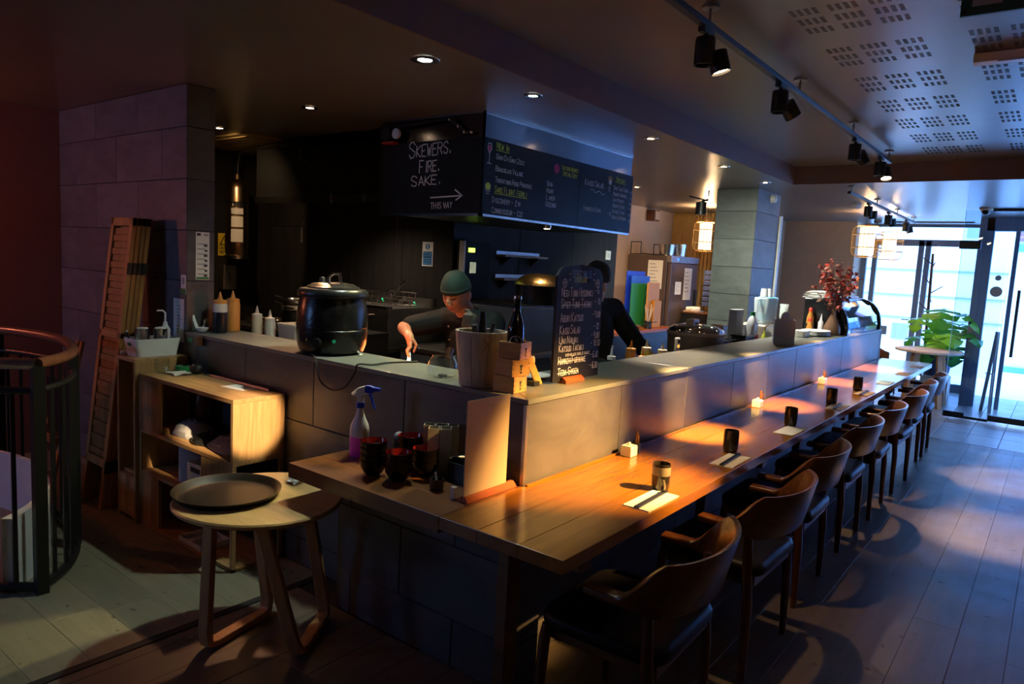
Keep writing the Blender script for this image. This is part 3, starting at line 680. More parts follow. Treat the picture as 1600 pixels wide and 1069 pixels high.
MB().tube(up(plan, .93), .016, 8).tube(up(plan2, .93), .016, 8).build('mid_rail', 'black_metal', rl, smooth=50)
MB().tube(up(plan, .03), .022, 8).tube(up(plan2, .03), .022, 8).build('bottom_rail', 'black_metal', rl, smooth=50)
def along(P, step):
    out = []; acc = 0
    for a, b in zip(P[:-1], P[1:]):
        L = (b-a).length; t = step-acc
        while t <= L: out.append(a.lerp(b, t/L)); t += step
        acc = (acc+L) % step
    return out
for p in along(plan, .105)+along(plan2, .105): MB().box((p.x-.008, p.y-.008, .03), (p.x+.008, p.y+.008, .93)).build('baluster', 'black_metal', rl)
for p in (plan[0], plan[16], plan[32], plan2[1]): MB().box((p.x-.024, p.y-.024, 0), (p.x+.024, p.y+.024, 1.04)).build('post', 'black_metal', rl)
dr = thing('stair_kerb', 'pale curved kerb wall inside the stair railing', 'kerb', (-2.5, -1.0, 0))
inner = [p+Vector((-.10, -.08, 0)) for p in plan]+[]
rings = [[p+Vector((0, 0, 0)), p+Vector((-.03, -.03, 0)), p+Vector((-.03, -.03, .34)), p+Vector((0, 0, .34))] for p in inner]
MB().rings(rings).build('kerb_wall', 'pale_paint', dr, smooth=30)
# easel behind the railing
ea = thing('wooden_easel', 'slim wooden easel standing behind the stair railing', 'easel', (-3.5, -.3, 0))
for a, b in (((-3.45, -.42, 0), (-3.62, -.16, .92)), ((-3.85, -.42, 0), (-3.68, -.16, .92))): strip([a, b], .035, .018, (1, 0, 0)).build('leg', 'screen_wood', ea)
bx((-3.82, -.40, .28), (-3.46, -.37, .32)).build('ledge', 'screen_wood', ea); bx((-3.76, -.33, .33), (-3.55, -.315, .68)).build('board', 'black', ea)
# ================================================================ main extractor hood with chalk menu boards
hd = thing('extractor_hood', 'large black extractor hood with steel band and chalk menus over the grill', 'hood', (-1.85, 2.2, 1.89))
HX0, HX1, HY0, HY1 = -2.30, -1.395, 1.295, 3.20
MB().box((HX0, HY0+.01, 1.90), (HX1-.01, HY1, 2.525)).build('hood_body', 'black', hd)
MB().box((HX0, HY0-.001, 2.375), (HX1+.001, HY0+.012, 2.528)).build('steel_band', 'band_steel', hd)
MB().box((HX1-.012, HY0-.001, 2.375), (HX1+.001, HY1, 2.528)).build('steel_band', 'band_steel', hd)
MB().box((HX0-.012, HY0-.012, 2.518), (HX1+.012, HY0, 2.529)).box((HX1, HY0-.012, 2.518), (HX1+.012, HY1, 2.529)).box((HX0-.01, HY0-.012, 1.885), (HX1+.012, HY0+.01, 1.90)).box((HX1-.01, HY0-.012, 1.885), (HX1+.012, HY1, 1.90)).build('edge_trim', 'steel', hd)
FL = ((HX0, HY0-.008, 1.885), X, Z, -Y)        # face towards the viewer's left
b1 = MB().box((HX0-.04, HY0-.008, 1.90), (HX1, HY0-.001, 2.372)).build('chalk_panel', 'slate', hd)
FR = ((HX1+.009, HY0, 1.885), Y, Z, X)
b2 = MB().box((HX1+.001, HY0, 1.90), (HX1+.009, 2.405, 2.372)).build('chalk_panel', 'chalkboard', hd)
b3 = MB().box((HX1+.001, 2.409, 1.90), (HX1+.0095, HY1+.02, 2.372)).build('chalk_panel', 'chalkboard', hd)
write('SKEWERS.', FL, .255, .385, .074, 'chalk_white', b1, width=.40, slope=.05, caps=1.35, w=.0075)
write('FIRE.', FL, .355, .285, .070, 'chalk_white', b1, width=.20, slope=.04, caps=1.1, w=.007)
write('SAKE.', FL, .285, .195, .060, 'chalk_white', b1, width=.29, slope=.05, caps=1.1, w=.007)
ar = MB()
for p in ([(.47, .118), (.60, .122), (.75, .128)], [(.69, .165), (.752, .128), (.70, .10)]): ribbon(ar, p, .009, FL)
ar.build('arrow', 'chalk_white', b1)
write('THIS WAY', FL, .475, .045, .038, 'chalk_white', b1, width=.20, slope=.03, caps=1.0, w=.005)
y0 = .12
write('NEW IN', FR, y0, .435, .032, 'chalk_yellow', b2, width=.13, slope=-.02, w=.0045, under=True)
for t, zz, wd in (('GAVI DI GAVI 2023', .370, .30), ('BEAUJOLAIS VILLAGE', .295, .29), ('TENTATIONS ROSE PROVENCE', .225, .40)):
    write(t, FR, y0, zz, .023, 'chalk_white', b2, width=wd, w=.0036, caps=1.4)
write('SAKE FLIGHT (50ML)', FR, y0, .163, .030, 'chalk_yellow', b2, width=.35, w=.0045, under=True)
write('DISCOVERY - £14', FR, y0-.02, .095, .028, 'chalk_white', b2, width=.30, w=.004)
write('CONNOISSEUR - £22', FR, y0-.02, .030, .028, 'chalk_white', b2, width=.33, w=.004)
for k, t in enumerate(('SKIN', 'HEART', 'LIVER', 'GIZZARD')): write(t, FR, .69, .268-k*.047, .026, 'chalk_white', b2, width=.07+.02*k, w=.004)
write('YAKITORI HEARTS', FR, .86, .405, .024, 'chalk_yellow', b2, width=.22, w=.004); write('SPECIAL CUTS', FR, .88, .365, .024, 'chalk_yellow', b2, width=.19, w=.004)
def disc(mb, cx, cy, r, fr, n=16, d=.0012, sy=1):
    o, u, v, nn = [Vector(q) for q in fr]; mb.add([o+u*(cx+r*math.cos(2*PI*k/n))+v*(cy+r*sy*math.sin(2*PI*k/n))+nn*d for k in range(n)], [tuple(range(n))])
ic = MB(); disc(ic, .80, .40, .035, FR); ic.build('drawing', 'chalk_pink', b2)
ic = MB(); o = [(.035, .455), (.032, .42), (.05, .395), (.068, .42), (.065, .455), (.035, .455)]; ribbon(ic, o, .004, FR); ribbon(ic, [(.05, .395), (.05, .335)], .004, FR); ribbon(ic, [(.03, .333), (.07, .331)], .004, FR); ic.build('drawing', 'chalk_white', b2)
ic = MB(); disc(ic, .05, .425, .016, FR, sy=1.3); ic.build('drawing', 'chalk_pink', b2)
ic = MB(); disc(ic, .05, .19, .024, FR); ic.build('drawing', 'chalk_yellow', b2)
ic = MB(); ribbon(ic, [(.025, .20), (.03, .16), (.07, .16), (.075, .20)], .004, FR); ribbon(ic, [(.035, .145), (.065, .145)], .004, FR); ic.build('drawing', 'chalk_white', b2)
FR3 = ((HX1+.0097, 2.409, 1.885), Y, Z, X)
write('KAISO SALAD', FR3, .07, .335, .034, 'chalk_white', b3, width=.28, w=.0045); write('- 12', FR3, .38, .325, .030, 'chalk_white', b3, width=.07, w=.004)
wv = MB(); ribbon(wv, [(.15+.02*i, .305+.010*math.sin(i*1.2)-.001*i) for i in range(12)], .004, FR3); wv.build('underline', 'chalk_white', b3)
write('HAMACHI KAMA', FR3, .07, .145, .028, 'chalk_white', b3, width=.26, w=.004); write('- 10', FR3, .42, .135, .026, 'chalk_white', b3, width=.06, w=.004)
write('SPECIALS', FR3, .53, .405, .034, 'chalk_yellow', b3, width=.16, w=.0045)
ic = MB(); disc(ic, .44, .42, .036, FR3, sy=.7); ic.build('drawing', 'chalk_brown', b3)
ic = MB(); disc(ic, .44, .395, .022, FR3, d=.0016); ic.build('drawing', 'chalk_white', b3)
for k, (t, pr) in enumerate((('SPICY TUNA TATAKI', '- 11'), ('MAGURO YAMAKAKE', '- 13'), ('UNI NIGIRI', '- 14'), ('ABURI KATSUO', '- 9'), ('KATSUO TATAKI', '- 10'), ('WAGYU UNI NIGIRI', '- 12'))):
    write(t, FR3, .50, .345-k*.046, .023, 'chalk_white', b3, width=.10+.0082*len(t), w=.0036, caps=1.35); write(pr, FR3, .755, .335-k*.046, .024, 'chalk_white', b3, width=.045, w=.0035)
# conduit and alarm on the hood
cd = thing('ceiling_conduit', 'black cable conduit with chrome joints at the top of the hood', 'conduit', (-1.9, 1.27, 2.4))
MB().tube([(-2.28, 1.265, 2.47), (-1.70, 1.262, 2.50), (-1.62, 1.262, 2.49)], .012, 8).build('pipe', 'black_metal', cd, smooth=40)
MB().tube([(-1.66, 1.262, 2.492), (-1.60, 1.262, 2.46), (-1.53, 1.262, 2.405), (-1.47, 1.262, 2.40)], .009, 8).build('flex_pipe', 'steel_dark', cd, smooth=40)
for p in ((-1.66, 1.262, 2.492), (-1.585, 1.262, 2.445), (-1.53, 1.262, 2.405), (-1.47, 1.262, 2.40), (-2.28, 1.262, 2.47)): MB().ball(p, .013).build('joint', 'chrome', cd, smooth=60)
al = thing('fire_alarm_bell', 'black and red alarm bell hung beside the hood', 'alarm', (-2.20, 1.22, 2.40))
MB().cyl((-2.22, 1.285, 2.435), (-2.22, 1.22, 2.435), .055, .05, n=20).build('bell', 'black', al, smooth=40); MB().lathe([(.035, 0), (.035, .02), (.001, .022)], (-2.13, 1.25, 2.43), 18, Matrix.Rotation(PI/2, 4, 'X')).build('button', 'white', al, smooth=40)
MB().box((-2.26, 1.225, 2.365), (-2.15, 1.28, 2.38)).build('base', 'red_plastic', al)
# ================================================================ left hood above the fryers
h2 = thing('fryer_hood', 'black canopy hood with steel lip above the fryers', 'hood', (-3.2, 1.8, 2.0))
MB().box((-4.05, 1.40, 2.05), (-2.44, 2.198, 2.45)).build('hood_body', 'hood_black', h2)
MB().box((-4.06, 1.39, 1.995), (-2.43, 1.402, 2.05)).build('lip', 'steel', h2)
MB().box((-2.442, 1.39, 1.995), (-2.43, 2.195, 2.05)).build('lip', 'steel_dull', h2)
for x in (-3.0, -2.62): MB().tube([(x, 1.385, 2.06), (x, 1.375, 2.02), (x, 1.385, 1.985)], .006, 6).build('hook', 'chrome', h2)
MB().tube([(-3.4, 1.38, 2.44), (-3.4, 1.38, 2.34), (-3.36, 1.38, 2.32), (-3.30, 1.38, 2.315)], .010, 8).build('pipe', 'steel_dark', h2, smooth=40)
t = thing('added_hood_fill', 'added warm fill light under the fryer hood', 'lamp', (-3.2, 1.7, 2.0)); MB().lathe([(.001, -.03), (.03, -.03), (.035, 0), (.001, 0)], (-3.1, 1.60, 2.049), 18).build('case', 'steel', t, smooth=40); lamp_spot(t, (-3.1, 1.60, 2.0), (-3.0, 1.75, .9), 26, (1.0, .74, .50), 140, 1.0)  # invented lamp, added to brighten the dark fryers and back wall
wh = thing('hanging_whisk', 'wire whisk hanging under the fryer hood', 'whisk', (-3.53, 1.5, 1.8))
for k in range(5):
    a = PI*k/5; MB().tube([(-3.53, 1.5, 1.90), (-3.53+.022*math.cos(a), 1.5+.022*math.sin(a), 1.85), (-3.53, 1.5, 1.79)], .0015, 5).build('wire', 'steel', wh)
MB().tube([(-3.53, 1.5, 1.80), (-3.53, 1.5, 1.68)], .007, 8).build('handle', 'steel_dull', wh)
MB().tube([(-3.53, 1.5, 1.90), (-3.53, 1.403, 2.0)], .002, 5).build('hook', 'steel_dark', wh)
# ================================================================ fire suppression cylinder and kitchen wall signs
cy = thing('suppression_cylinder', 'tall steel fire suppression cylinder on the dark kitchen wall', 'cylinder', (-4.75, 1.64, 1.5))
MB().lathe([(.001, 1.52), (.09, 1.52), (.105, 1.56), (.105, 2.16), (.09, 2.22), (.04, 2.25), (.03, 2.30), (.001, 2.30)], (-4.75, 1.64, 0), 24).build('tank', plain('cyl_steel', (.42, .30, .18), .3, metal=1), cy, smooth=45)
MB().lathe([(.09, 1.50), (.115, 1.50), (.115, 1.53), (.09, 1.53)], (-4.75, 1.64, 0), 24).build('base_ring', 'steel', cy, smooth=45)
MB().tube([(-4.75, 1.64, 2.28), (-4.75, 1.64, 2.40), (-4.70, 1.64, 2.52)], .010, 8).build('pipe', 'steel_dark', cy)
MB().tube([(-4.75+.107*math.cos(2*PI*k/20), 1.64+.107*math.sin(2*PI*k/20), 2.03) for k in range(20)], .006, 6, closed=True).build('strap', 'steel_dark', cy)
def curved_label(z0, z1, a0, a1, r, mat, parent, name='paper_label', c=(-4.75, 1.64)):
    mb = MB(); n = 6
    for i in range(n):
        t0, t1 = math.radians(a0+(a1-a0)*i/n), math.radians(a0+(a1-a0)*(i+1)/n)
        P = lambda t, z: (c[0]+r*math.cos(t), c[1]+r*math.sin(t), z)
        mb.quad(P(t0, z0), P(t1, z0), P(t1, z1), P(t0, z1))
    return mb.build(name, mat, parent)
for z0, z1, m in ((1.985, 2.03, 'black'), (1.92, 1.975, 'white'), (1.80, 1.90, 'paper'), (1.66, 1.78, 'white')): curved_label(z0, z1, -60, 0, .1065, m, cy)
_fr = ((-4.75+.108*math.cos(math.radians(-52)), 1.64+.108*math.sin(math.radians(-52)), 1.994), Vector((.55, .84, 0)), Z, Vector((.84, -.55, 0)))
write('K-30', _fr, 0, 0, .022, 'chalk_white', cy, width=.07, w=.004)
def wall_card(name, label, cat, fr, w, h, mat, lines=(), t=.002):
    r = thing(name, label, cat, tuple(Vector(fr[0])))
    MB().prism([(0, 0), (w, 0), (w, h), (0, h)], 0, t, fr).build('sheet', mat, r)
    for (x0, yy, x1, y1, m) in lines:
        MB().prism([(x0, yy), (x1, yy), (x1, y1), (x0, y1)], t, t+.0008, fr).build('print', m, r)
    return r
FP = ((-2.549, 0, 0), Y, Z, X)      # partition end face (looks to +x)
wall_card('hygiene_chart', 'long white instruction chart on the tiled pillar end', 'sign', ((-2.549, .055, 1.40), Y, Z, X), .085, .285, 'paper',
          [(.01, .03+.03*k, .06 if k % 2 else .072, .037+.03*k, 'print_grey') for k in range(7)]+[(.055 if k % 2 else .05, .018+.03*k, .072, .03+.03*k, 'print_dark') for k in range(7)]+[(.006, .262, .03, .278, 'print_dark'), (.05, .262, .078, .275, 'print_grey'), (.003, .003, .082, .016, 'green_plastic')])
FW = lambda x, z: ((x, -.0008, z), X, Z, -Y)
wall_card('price_list', 'narrow white paper list on the tiled wall above the caddy', 'paper', FW(-2.70, 1.02), .125, .26, 'paper', [(.03, .235-.02*k, .05+.03*(k % 3), .239-.02*k, 'print_grey') for k in range(10)])
wall_card('green_notice', 'small white card with green foot on the tiled wall corner', 'sign', FW(-2.61, 1.31), .055, .115, 'paper', [(.0, .0, .055, .035, 'green_plastic'), (.015, .06, .04, .10, 'print_grey')])
FB = lambda x, z: ((x, 2.198, z), X, Z, -Y)
s1 = wall_card('caution_sign', 'yellow hot oil caution sign with warning triangle on kitchen wall', 'sign', ((-5.049, 1.62, 1.52), Y, Z, X), .14, .22, 'yellow_sign')
_f = ((-5.049, 1.62, 1.52), Y, Z, X)
tr = MB(); ribbon(tr, [(.02, .11), (.07, .20), (.12, .11), (.02, .11)], .012, _f, .003); ribbon(tr, [(.07, .135), (.07, .17)], .010, _f, .003); tr.build('triangle', 'print_dark', s1)
write('CAUTION', _f, .012, .065, .026, 'print_dark', s1, width=.115, w=.006).location.x += .002; write('HOT OIL', _f, .015, .022, .026, 'print_dark', s1, width=.11, w=.006).location.x += .002
ps = MB().box((-5.05, 1.63, 1.19), (-4.96, 1.77, 1.43)); dp = thing('soap_dispenser', 'grey dispenser box under the yellow caution sign', 'dispenser', (-5.0, 1.70, 1.19)); ps.build('box', 'steel_dull', dp, bevel=.006); bx((-4.962, 1.69, 1.26), (-4.957, 1.70, 1.36)).build('slot', 'print_dark', dp)
wall_card('safety_notice', 'blue and white safety notice on the black kitchen wall', 'sign', FB(-2.80, 1.535), .125, .205, 'white', [(.01, .01, .115, .125, 'sign_blue')]+[(.02, .03+.022*k, .10, .036+.022*k, 'paper') for k in range(4)])
_f = FB(-2.80, 1.535); q = bpy.data.objects
sn = [o for o in COL.objects if o.name.startswith('safety_notice')][0]
mb = MB(); disc(mb, .0625, .165, .028, _f, d=.0035); mb.build('symbol', 'sign_blue', sn); mb = MB(); ribbon(mb, [(.0625, .158), (.0625, .185)], .009, _f, .004); ribbon(mb, [(.0625, .142), (.0625, .147)], .009, _f, .004); mb.build('symbol', 'white', sn)
# ceiling vent over the kitchen
cv = thing('ceiling_vent', 'dusty yellow square ceiling vent above the fire cylinder', 'vent', (-4.3, 1.35, 2.5))
MB().box((-4.75, 1.1, 2.515), (-3.75, 1.75, 2.529)).build('frame', 'yellow_dusty' if 'yellow_dusty' in MATS else plain('yellow_dusty', (.42, .32, .12), .6), cv)
for k in range(8): MB().box((-4.68, 1.16+k*.068, 2.505), (-3.82, 1.18+k*.068, 2.514)).build('slat', 'yellow_dusty', cv)
# ================================================================ cooking line along the back wall
ck = thing('cooking_range', 'dark steel cooking range along the back kitchen wall', 'range', (-3.3, 1.85, 0))
bx((-4.75, 1.55, .1), (-2.48, 2.19, .86)).build('body', 'steel_dark', ck); bx((-4.75, 1.50, .86), (-2.48, 2.19, .90)).build('top', 'steel_dull', ck, bevel=.004)
for k in range(5): bx((-4.5+k*.4, 1.54, .50), (-4.14+k*.4, 1.55, .80)).build('door', 'steel_dark', ck, bevel=.004); bx((-4.42+k*.4, 1.53, .745), (-4.36+k*.4, 1.541, .765)).build('label_strip', 'white', ck)
for k in range(6): MB().cyl((-3.1+k*.1, 1.50, .83), (-3.1+k*.1, 1.53, .83), .02, n=12).build('knob', 'steel', ck)
def fryer(x, lab):
    r = thing('fryer', lab, 'fryer', (x+.17, 1.8, .9))
    bx((x, 1.58, .905), (x+.34, 2.15, 1.20)).build('tank', 'steel_dull', r, bevel=.006)
    MB().prism([(0, 0), (.10, .07), (.16, .07), (.16, 0)], 0, .33, ((x+.005, 1.95, 1.20), Y, Z, X)).build('control_panel', 'steel', r)
    MB().cyl((x+.10, 1.975, 1.235), (x+.10, 1.96, 1.245), .018, n=12).build('knob', 'black', r)
    MB().ball((x+.20, 1.985, 1.236), .006).build('indicator', 'led_green', r)
    bx((x-.02, 1.54, 1.195), (x+.36, 1.60, 1.215)).build('drip_lip', 'steel', r)
    return r
glow('led_green', (.05, .9, .35), 2.5); glow('led_lime', (.55, 1.0, .10), 3.0); glow('led_orange', (1.0, .22, .02), 3.0)
fryer(-3.25, 'countertop fryer with green light just right of the soup kettle'); fryer(-2.86, 'countertop fryer holding the wire basket')
fb_ = thing('fryer_basket', 'wire fryer basket with black handle on the right fryer', 'basket', (-2.69, 1.75, 1.2))
mb = MB()
for i in range(9): mb.tube([(-2.84+i*.037, 1.62, 1.32), (-2.84+i*.037, 1.62, 1.215), (-2.84+i*.037, 1.88, 1.215), (-2.84+i*.037, 1.88, 1.32)], .0018, 5)
for j in range(5): mb.tube([(-2.845, 1.62+j*.065, 1.32), (-2.845, 1.62+j*.065, 1.22), (-2.54, 1.62+j*.065, 1.22), (-2.54, 1.62+j*.065, 1.32)], .0018, 5)
for z in (1.32, 1.28, 1.25): mb.tube([(-2.845, 1.615, z), (-2.54, 1.615, z), (-2.54, 1.885, z), (-2.845, 1.885, z)], .0025, 5, closed=True)
mb.build('wire_mesh', 'steel', fb_)
MB().tube([(-2.56, 1.70, 1.32), (-2.52, 1.69, 1.37), (-2.48, 1.66, 1.39)], .005, 6).build('handle_wire', 'steel', fb_); MB().tube([(-2.50, 1.67, 1.385), (-2.36, 1.58, 1.42)], .012, 8).build('handle', 'black', fb_)
def pan(name, label, c, r, h, ang, mat='steel', hmat='steel', hl=.2, rise=.05):
    t = thing(name, label, 'pan', c); x, y, z = c
    MB().lathe([(.001, 0), (r*.82, 0), (r, h), (r*1.04, h), (r*1.0, h-.004), (r*.80, .005), (.001, .005)], c, 28).build('bowl', mat, t, smooth=40)
    a = math.radians(ang); d = Vector((math.cos(a), math.sin(a), 0))
    p = Vector(c)+d*r+Vector((0, 0, h*.85))
    MB().tube([p, p+d*hl*.4+Z*rise*.6, p+d*hl+Z*rise], [.008, .010, .009], 8, flat=.6).build('handle', hmat, t, smooth=50)
    return t
pan('frying_pan', 'steel frying pan on the worktop behind the squeeze bottles', (-4.48, 1.72, .905), .13, .05, -60)
pan('frying_pan', 'second steel pan beside the frying pan behind the squeeze bottles', (-4.20, 1.70, .905), .12, .06, -30)
for k, (x, y, lab) in enumerate(((-3.86, 1.68, 'dark stock pot left of the soup kettle'), (-2.76, 1.42, 'dark stock pot right of the soup kettle'))):
    if k: continue
    t = thing('stock_pot', lab, 'pot', (x, y, .901)); MB().lathe([(.001, 0), (.11, 0), (.115, .01), (.115, .17), (.118, .172), (.110, .172), (.108, .01), (.001, .008)], (x, y, .901), 28).build('pot_body', 'steel_dark', t, smooth=40)
    for s_ in (-1, 1): MB().tube([(x+s_*.115, y-.03, 1.03), (x+s_*.15, y-.02, 1.035), (x+s_*.15, y+.02, 1.035), (x+s_*.115, y+.03, 1.03)], .006, 6).build('handle', 'steel', t)
for k in range(2): pan('steel_bowl', ['lower steel pan on the stock pot left of the soup kettle', 'upper steel pan on the stock pot left of the soup kettle'][k], (-3.86, 1.68, 1.075+k*.055), .125, .05, 190, 'steel', 'steel', .12, .02)
pan('wooden_handled_pan', 'pan with pale wooden handle behind the right of the soup kettle', (-2.86, 1.36, 1.058), .11, .06, 8, 'steel', 'pale_wood', .26, .055)
t = thing('burner_stand', 'dark gas burner stand behind the soup kettle', 'burner', (-2.75, 1.33, 0)); bx((-3.05, 1.18, 0), (-2.40, 1.48, 1.03)).build('body', 'steel_dark', t, bevel=.005); bx((-3.05, 1.172, .99), (-2.40, 1.18, 1.02)).build('edge_rail', 'steel', t)
for k in range(4): MB().cyl((-2.93+k*.13, 1.15, .94), (-2.93+k*.13, 1.18, .94), .018, n=12).build('knob', 'steel', t)
MB().tube([(-2.98, 1.24, 1.04), (-2.74, 1.24, 1.04), (-2.74, 1.46, 1.04), (-2.98, 1.46, 1.04)], .008, 6, closed=True).build('trivet', 'black', t)
for k in range(3): bx((-2.98+k*.2, 1.170, .78), (-2.82+k*.2, 1.18, .88)).build('door', 'black', t); bx((-2.94+k*.2, 1.166, .80), (-2.88+k*.2, 1.170, .82)).build('label_strip', 'white', t)
# low counter island piece: grill under the main hood
gr = thing('grill_station', 'grey steel grill station under the extractor hood', 'grill', (-1.9, 2.3, 0))
bx((-2.42, 1.62, .08), (-1.50, 3.25, .90)).build('body', plain('grill_grey', (.10, .105, .115), .45, var=.1), gr, bevel=.006); bx((-2.42, 1.60, .90), (-1.48, 3.27, .93)).build('top', 'steel_dull', gr, bevel=.004)
bx((-2.28, 2.0, .93), (-1.56, 2.75, 1.27)).build('firebox', 'grill_grey', gr, bevel=.006); bx((-2.26, 2.04, 1.27), (-1.60, 2.71, 1.285)).build('grate', 'black', gr)
bx((-2.42, 1.66, .935), (-2.405, 3.2, .94)).build('splash_back', 'steel_dark', gr)
dm = thing('covered_pot', 'pot with hammered metal dome lid on the grill behind the beer bottle', 'pot', (-1.85, 2.42, 1.37))
MB().lathe([(.20, 0), (.192, .022), (.15, .065), (.085, .088), (.001, .095)], (-1.74, 2.46, 1.435), 32).build('dome', plain('hammered', (.55, .42, .20), .32, metal=1, bump=.6, bscale=60), dm, smooth=60)
MB().lathe([(.001, 0), (.17, 0), (.19, .16), (.18, .16), (.16, .01), (.001, .01)], (-1.74, 2.46, 1.2855), 28).build('pot', 'black_metal', dm, smooth=40)
cb = thing('control_cabinet', 'narrow cabinet with white edge and glowing green display', 'cabinet', (-2.38, 2.32, 1.2))
bx((-2.36, 2.18, .95), (-2.31, 2.198, 1.76)).build('side_panel', 'white', cb); bx((-2.40, 2.199, .95), (-2.31, 2.52, 1.76)).build('body', 'hood_black', cb)
bx((-2.311, 2.235, 1.67), (-2.305, 2.31, 1.705)).build('display', 'led_lime', cb); bx((-2.311, 2.25, 1.50), (-2.303, 2.33, 1.59)).build('handle_plate', 'brass', cb)
for k, (z, lab) in enumerate(((1.652, 'upper pale wall shelf under the hood'), (1.445, 'lower pale wall shelf under the hood'))):
    q = thing('wall_shelf', lab, 'shelf', (-2.38, 3.07, z)); bx((-2.449, 2.75, z), (-2.33, 3.40, z+.02)).build('board', 'cream_sauce_shelf' if 'cream_sauce_shelf' in MATS else plain('cream_sauce_shelf', (.50, .46, .40), .6), q, bevel=.003); bx((-2.449, 2.75, z+.02), (-2.435, 3.40, z+.05)).build('upstand', 'steel_dull', q)
    for y in (2.85, 3.28): MB().prism([(0, 0), (.1, 0), (0, -.08)], 0, .006, ((-2.449, y, z), X, Z, Y)).build('bracket', 'steel_dark', q)
# charcoal grill under the cook's hands
pt = thing('table_grill', 'low charcoal grill with food under the bending cook hands', 'grill', (-1.5, .55, .9))
for lo, hi in (((-1.85, .40, .902), (-1.10, .415, .965)), ((-1.85, .685, .902), (-1.10, .70, .965)), ((-1.85, .415, .902), (-1.835, .685, .965)), ((-1.115, .415, .902), (-1.10, .685, .965)), ((-1.835, .415, .902), (-1.115, .685, .912))): bx(lo, hi).build('trough_side', 'steel_dark', pt)
glow('ember', (1.0, .16, .02), 3.2); rr = random.Random(9)
for k in range(26): c_ = Vector((-1.80+rr.random()*.66, .44+rr.random()*.22, .925)); MB().ball(c_, (.022, .018, .014), 8, 5).build('ember' if k % 2 else 'charcoal', 'ember' if k % 2 else 'black', pt)
for k in range(15): MB().cyl((-1.82+k*.05, .405, .966), (-1.82+k*.05, .695, .966), .003, n=6).build('grate_bar', 'steel_dull', pt)
plain('food_yellow', (.65, .38, .08), .5); plain('food_red', (.35, .03, .01), .4)
for k in range(4): MB().ball((-1.72+k*.05, .52+.02*(k % 2), .98), (.03, .016, .012), 10, 6).build('food_piece', 'food_yellow', pt, smooth=60)
for k in range(3): MB().ball((-1.45+k*.045, .50, .98), (.025, .018, .014), 10, 6).build('food_piece', 'food_red', pt, smooth=60)
lamp_point(pt, (-1.38, .60, 1.0), 5.0, (1.0, .24, .06), .10)
# ================================================================ items on the counter, left to right
def squeeze(x, y, z, r, h, mat, label, cap='pale_plastic', group='squeeze bottles on the counter', fill=None, nozzle=.045):
    t = thing('squeeze_bottle', label, 'bottle', (x, y, z), group)
    MB().lathe([(.001, 0), (r*.95, 0), (r, .006), (r, h*.92), (r*.9, h), (r*.5, h), (.001, h)], (x, y, z), 18).build('body', mat, t, smooth=40)
    if fill: MB().lathe([(r*1.004, fill), (r*1.004, h*.92), (r*.905, h*1.001), (r*.5, h*1.001)], (x, y, z), 18).build('clear_band', 'pale_plastic', t, smooth=40)
    MB().lathe([(r*.92, h), (r*.92, h+.02), (r*.35, h+.026), (.003, h+.026+nozzle), (.001, h+.026+nozzle)], (x, y, z), 18).build('nozzle_cap', cap, t, smooth=40)
    return t
plain('pale_plastic', (.62, .55, .50), .45); plain('orange_sauce', (.70, .28, .06), .45); plain('dark_sauce', (.010, .011, .018), .3); plain('cream_sauce', (.60, .52, .40), .5); plain('amber_sauce', (.42, .18, .03), .35); plain('lime_sauce', (.45, .45, .06), .4)
ZT = 1.089
squeeze(-2.43, .145, ZT, .042, .175, 'dark_sauce', 'squeeze bottle half full of dark soy sauce at the pillar', 'orange_sauce', fill=.125)
squeeze(-2.475, .255, ZT, .042, .18, 'orange_sauce', 'orange sauce squeeze bottle behind the dark soy bottle', 'orange_sauce')
squeeze(-2.44, .40, .905, .034, .27, 'cream_sauce', 'tall cream squeeze bottle behind the orange one', 'pale_plastic')
squeeze(-2.36, .44, .905, .034, .25, 'pale_plastic', 'second cream squeeze bottle right of the tall cream one', 'pale_plastic')
tub = thing('plastic_tub', 'cream plastic tub behind the squeeze bottles', 'tub', (-2.2, .5, .9))
MB().rings([[Vector((-2.20+px*s, .52+py*s, z)) for px, py in rrect(-.10, -.07, .10, .07, .02)] for s, z in ((.85, .905), (1, 1.13), (1.06, 1.135), (1.06, 1.15), (.97, 1.15), (.82, .915))]).build('tub_body', 'cream_sauce', tub, smooth=35)
ld = thing('soup_ladle', 'white ladle and steel spoon lying at the pillar end of the counter', 'ladle', (-2.5, .06, ZT))
MB().lathe([(.001, .004), (.022, .006), (.034, .022), (.036, .030), (.033, .030), (.020, .010), (.001, .008)], (-2.47, .055, ZT), 18).build('ladle_bowl', 'white_gloss', ld, smooth=40)
MB().tube([(-2.475, .03, ZT+.02), (-2.515, .03, ZT+.07), (-2.525, .03, ZT+.10)], [.012, .010, .006], 8, flat=.4).build('ladle_handle', 'white_gloss', ld, smooth=40)
MB().tube([(-2.46, .05, ZT+.02), (-2.42, .04, ZT+.055), (-2.39, .03, ZT+.085)], [.006, .005, .009], 8, flat=.5).build('spoon', 'chrome', ld, smooth=40)
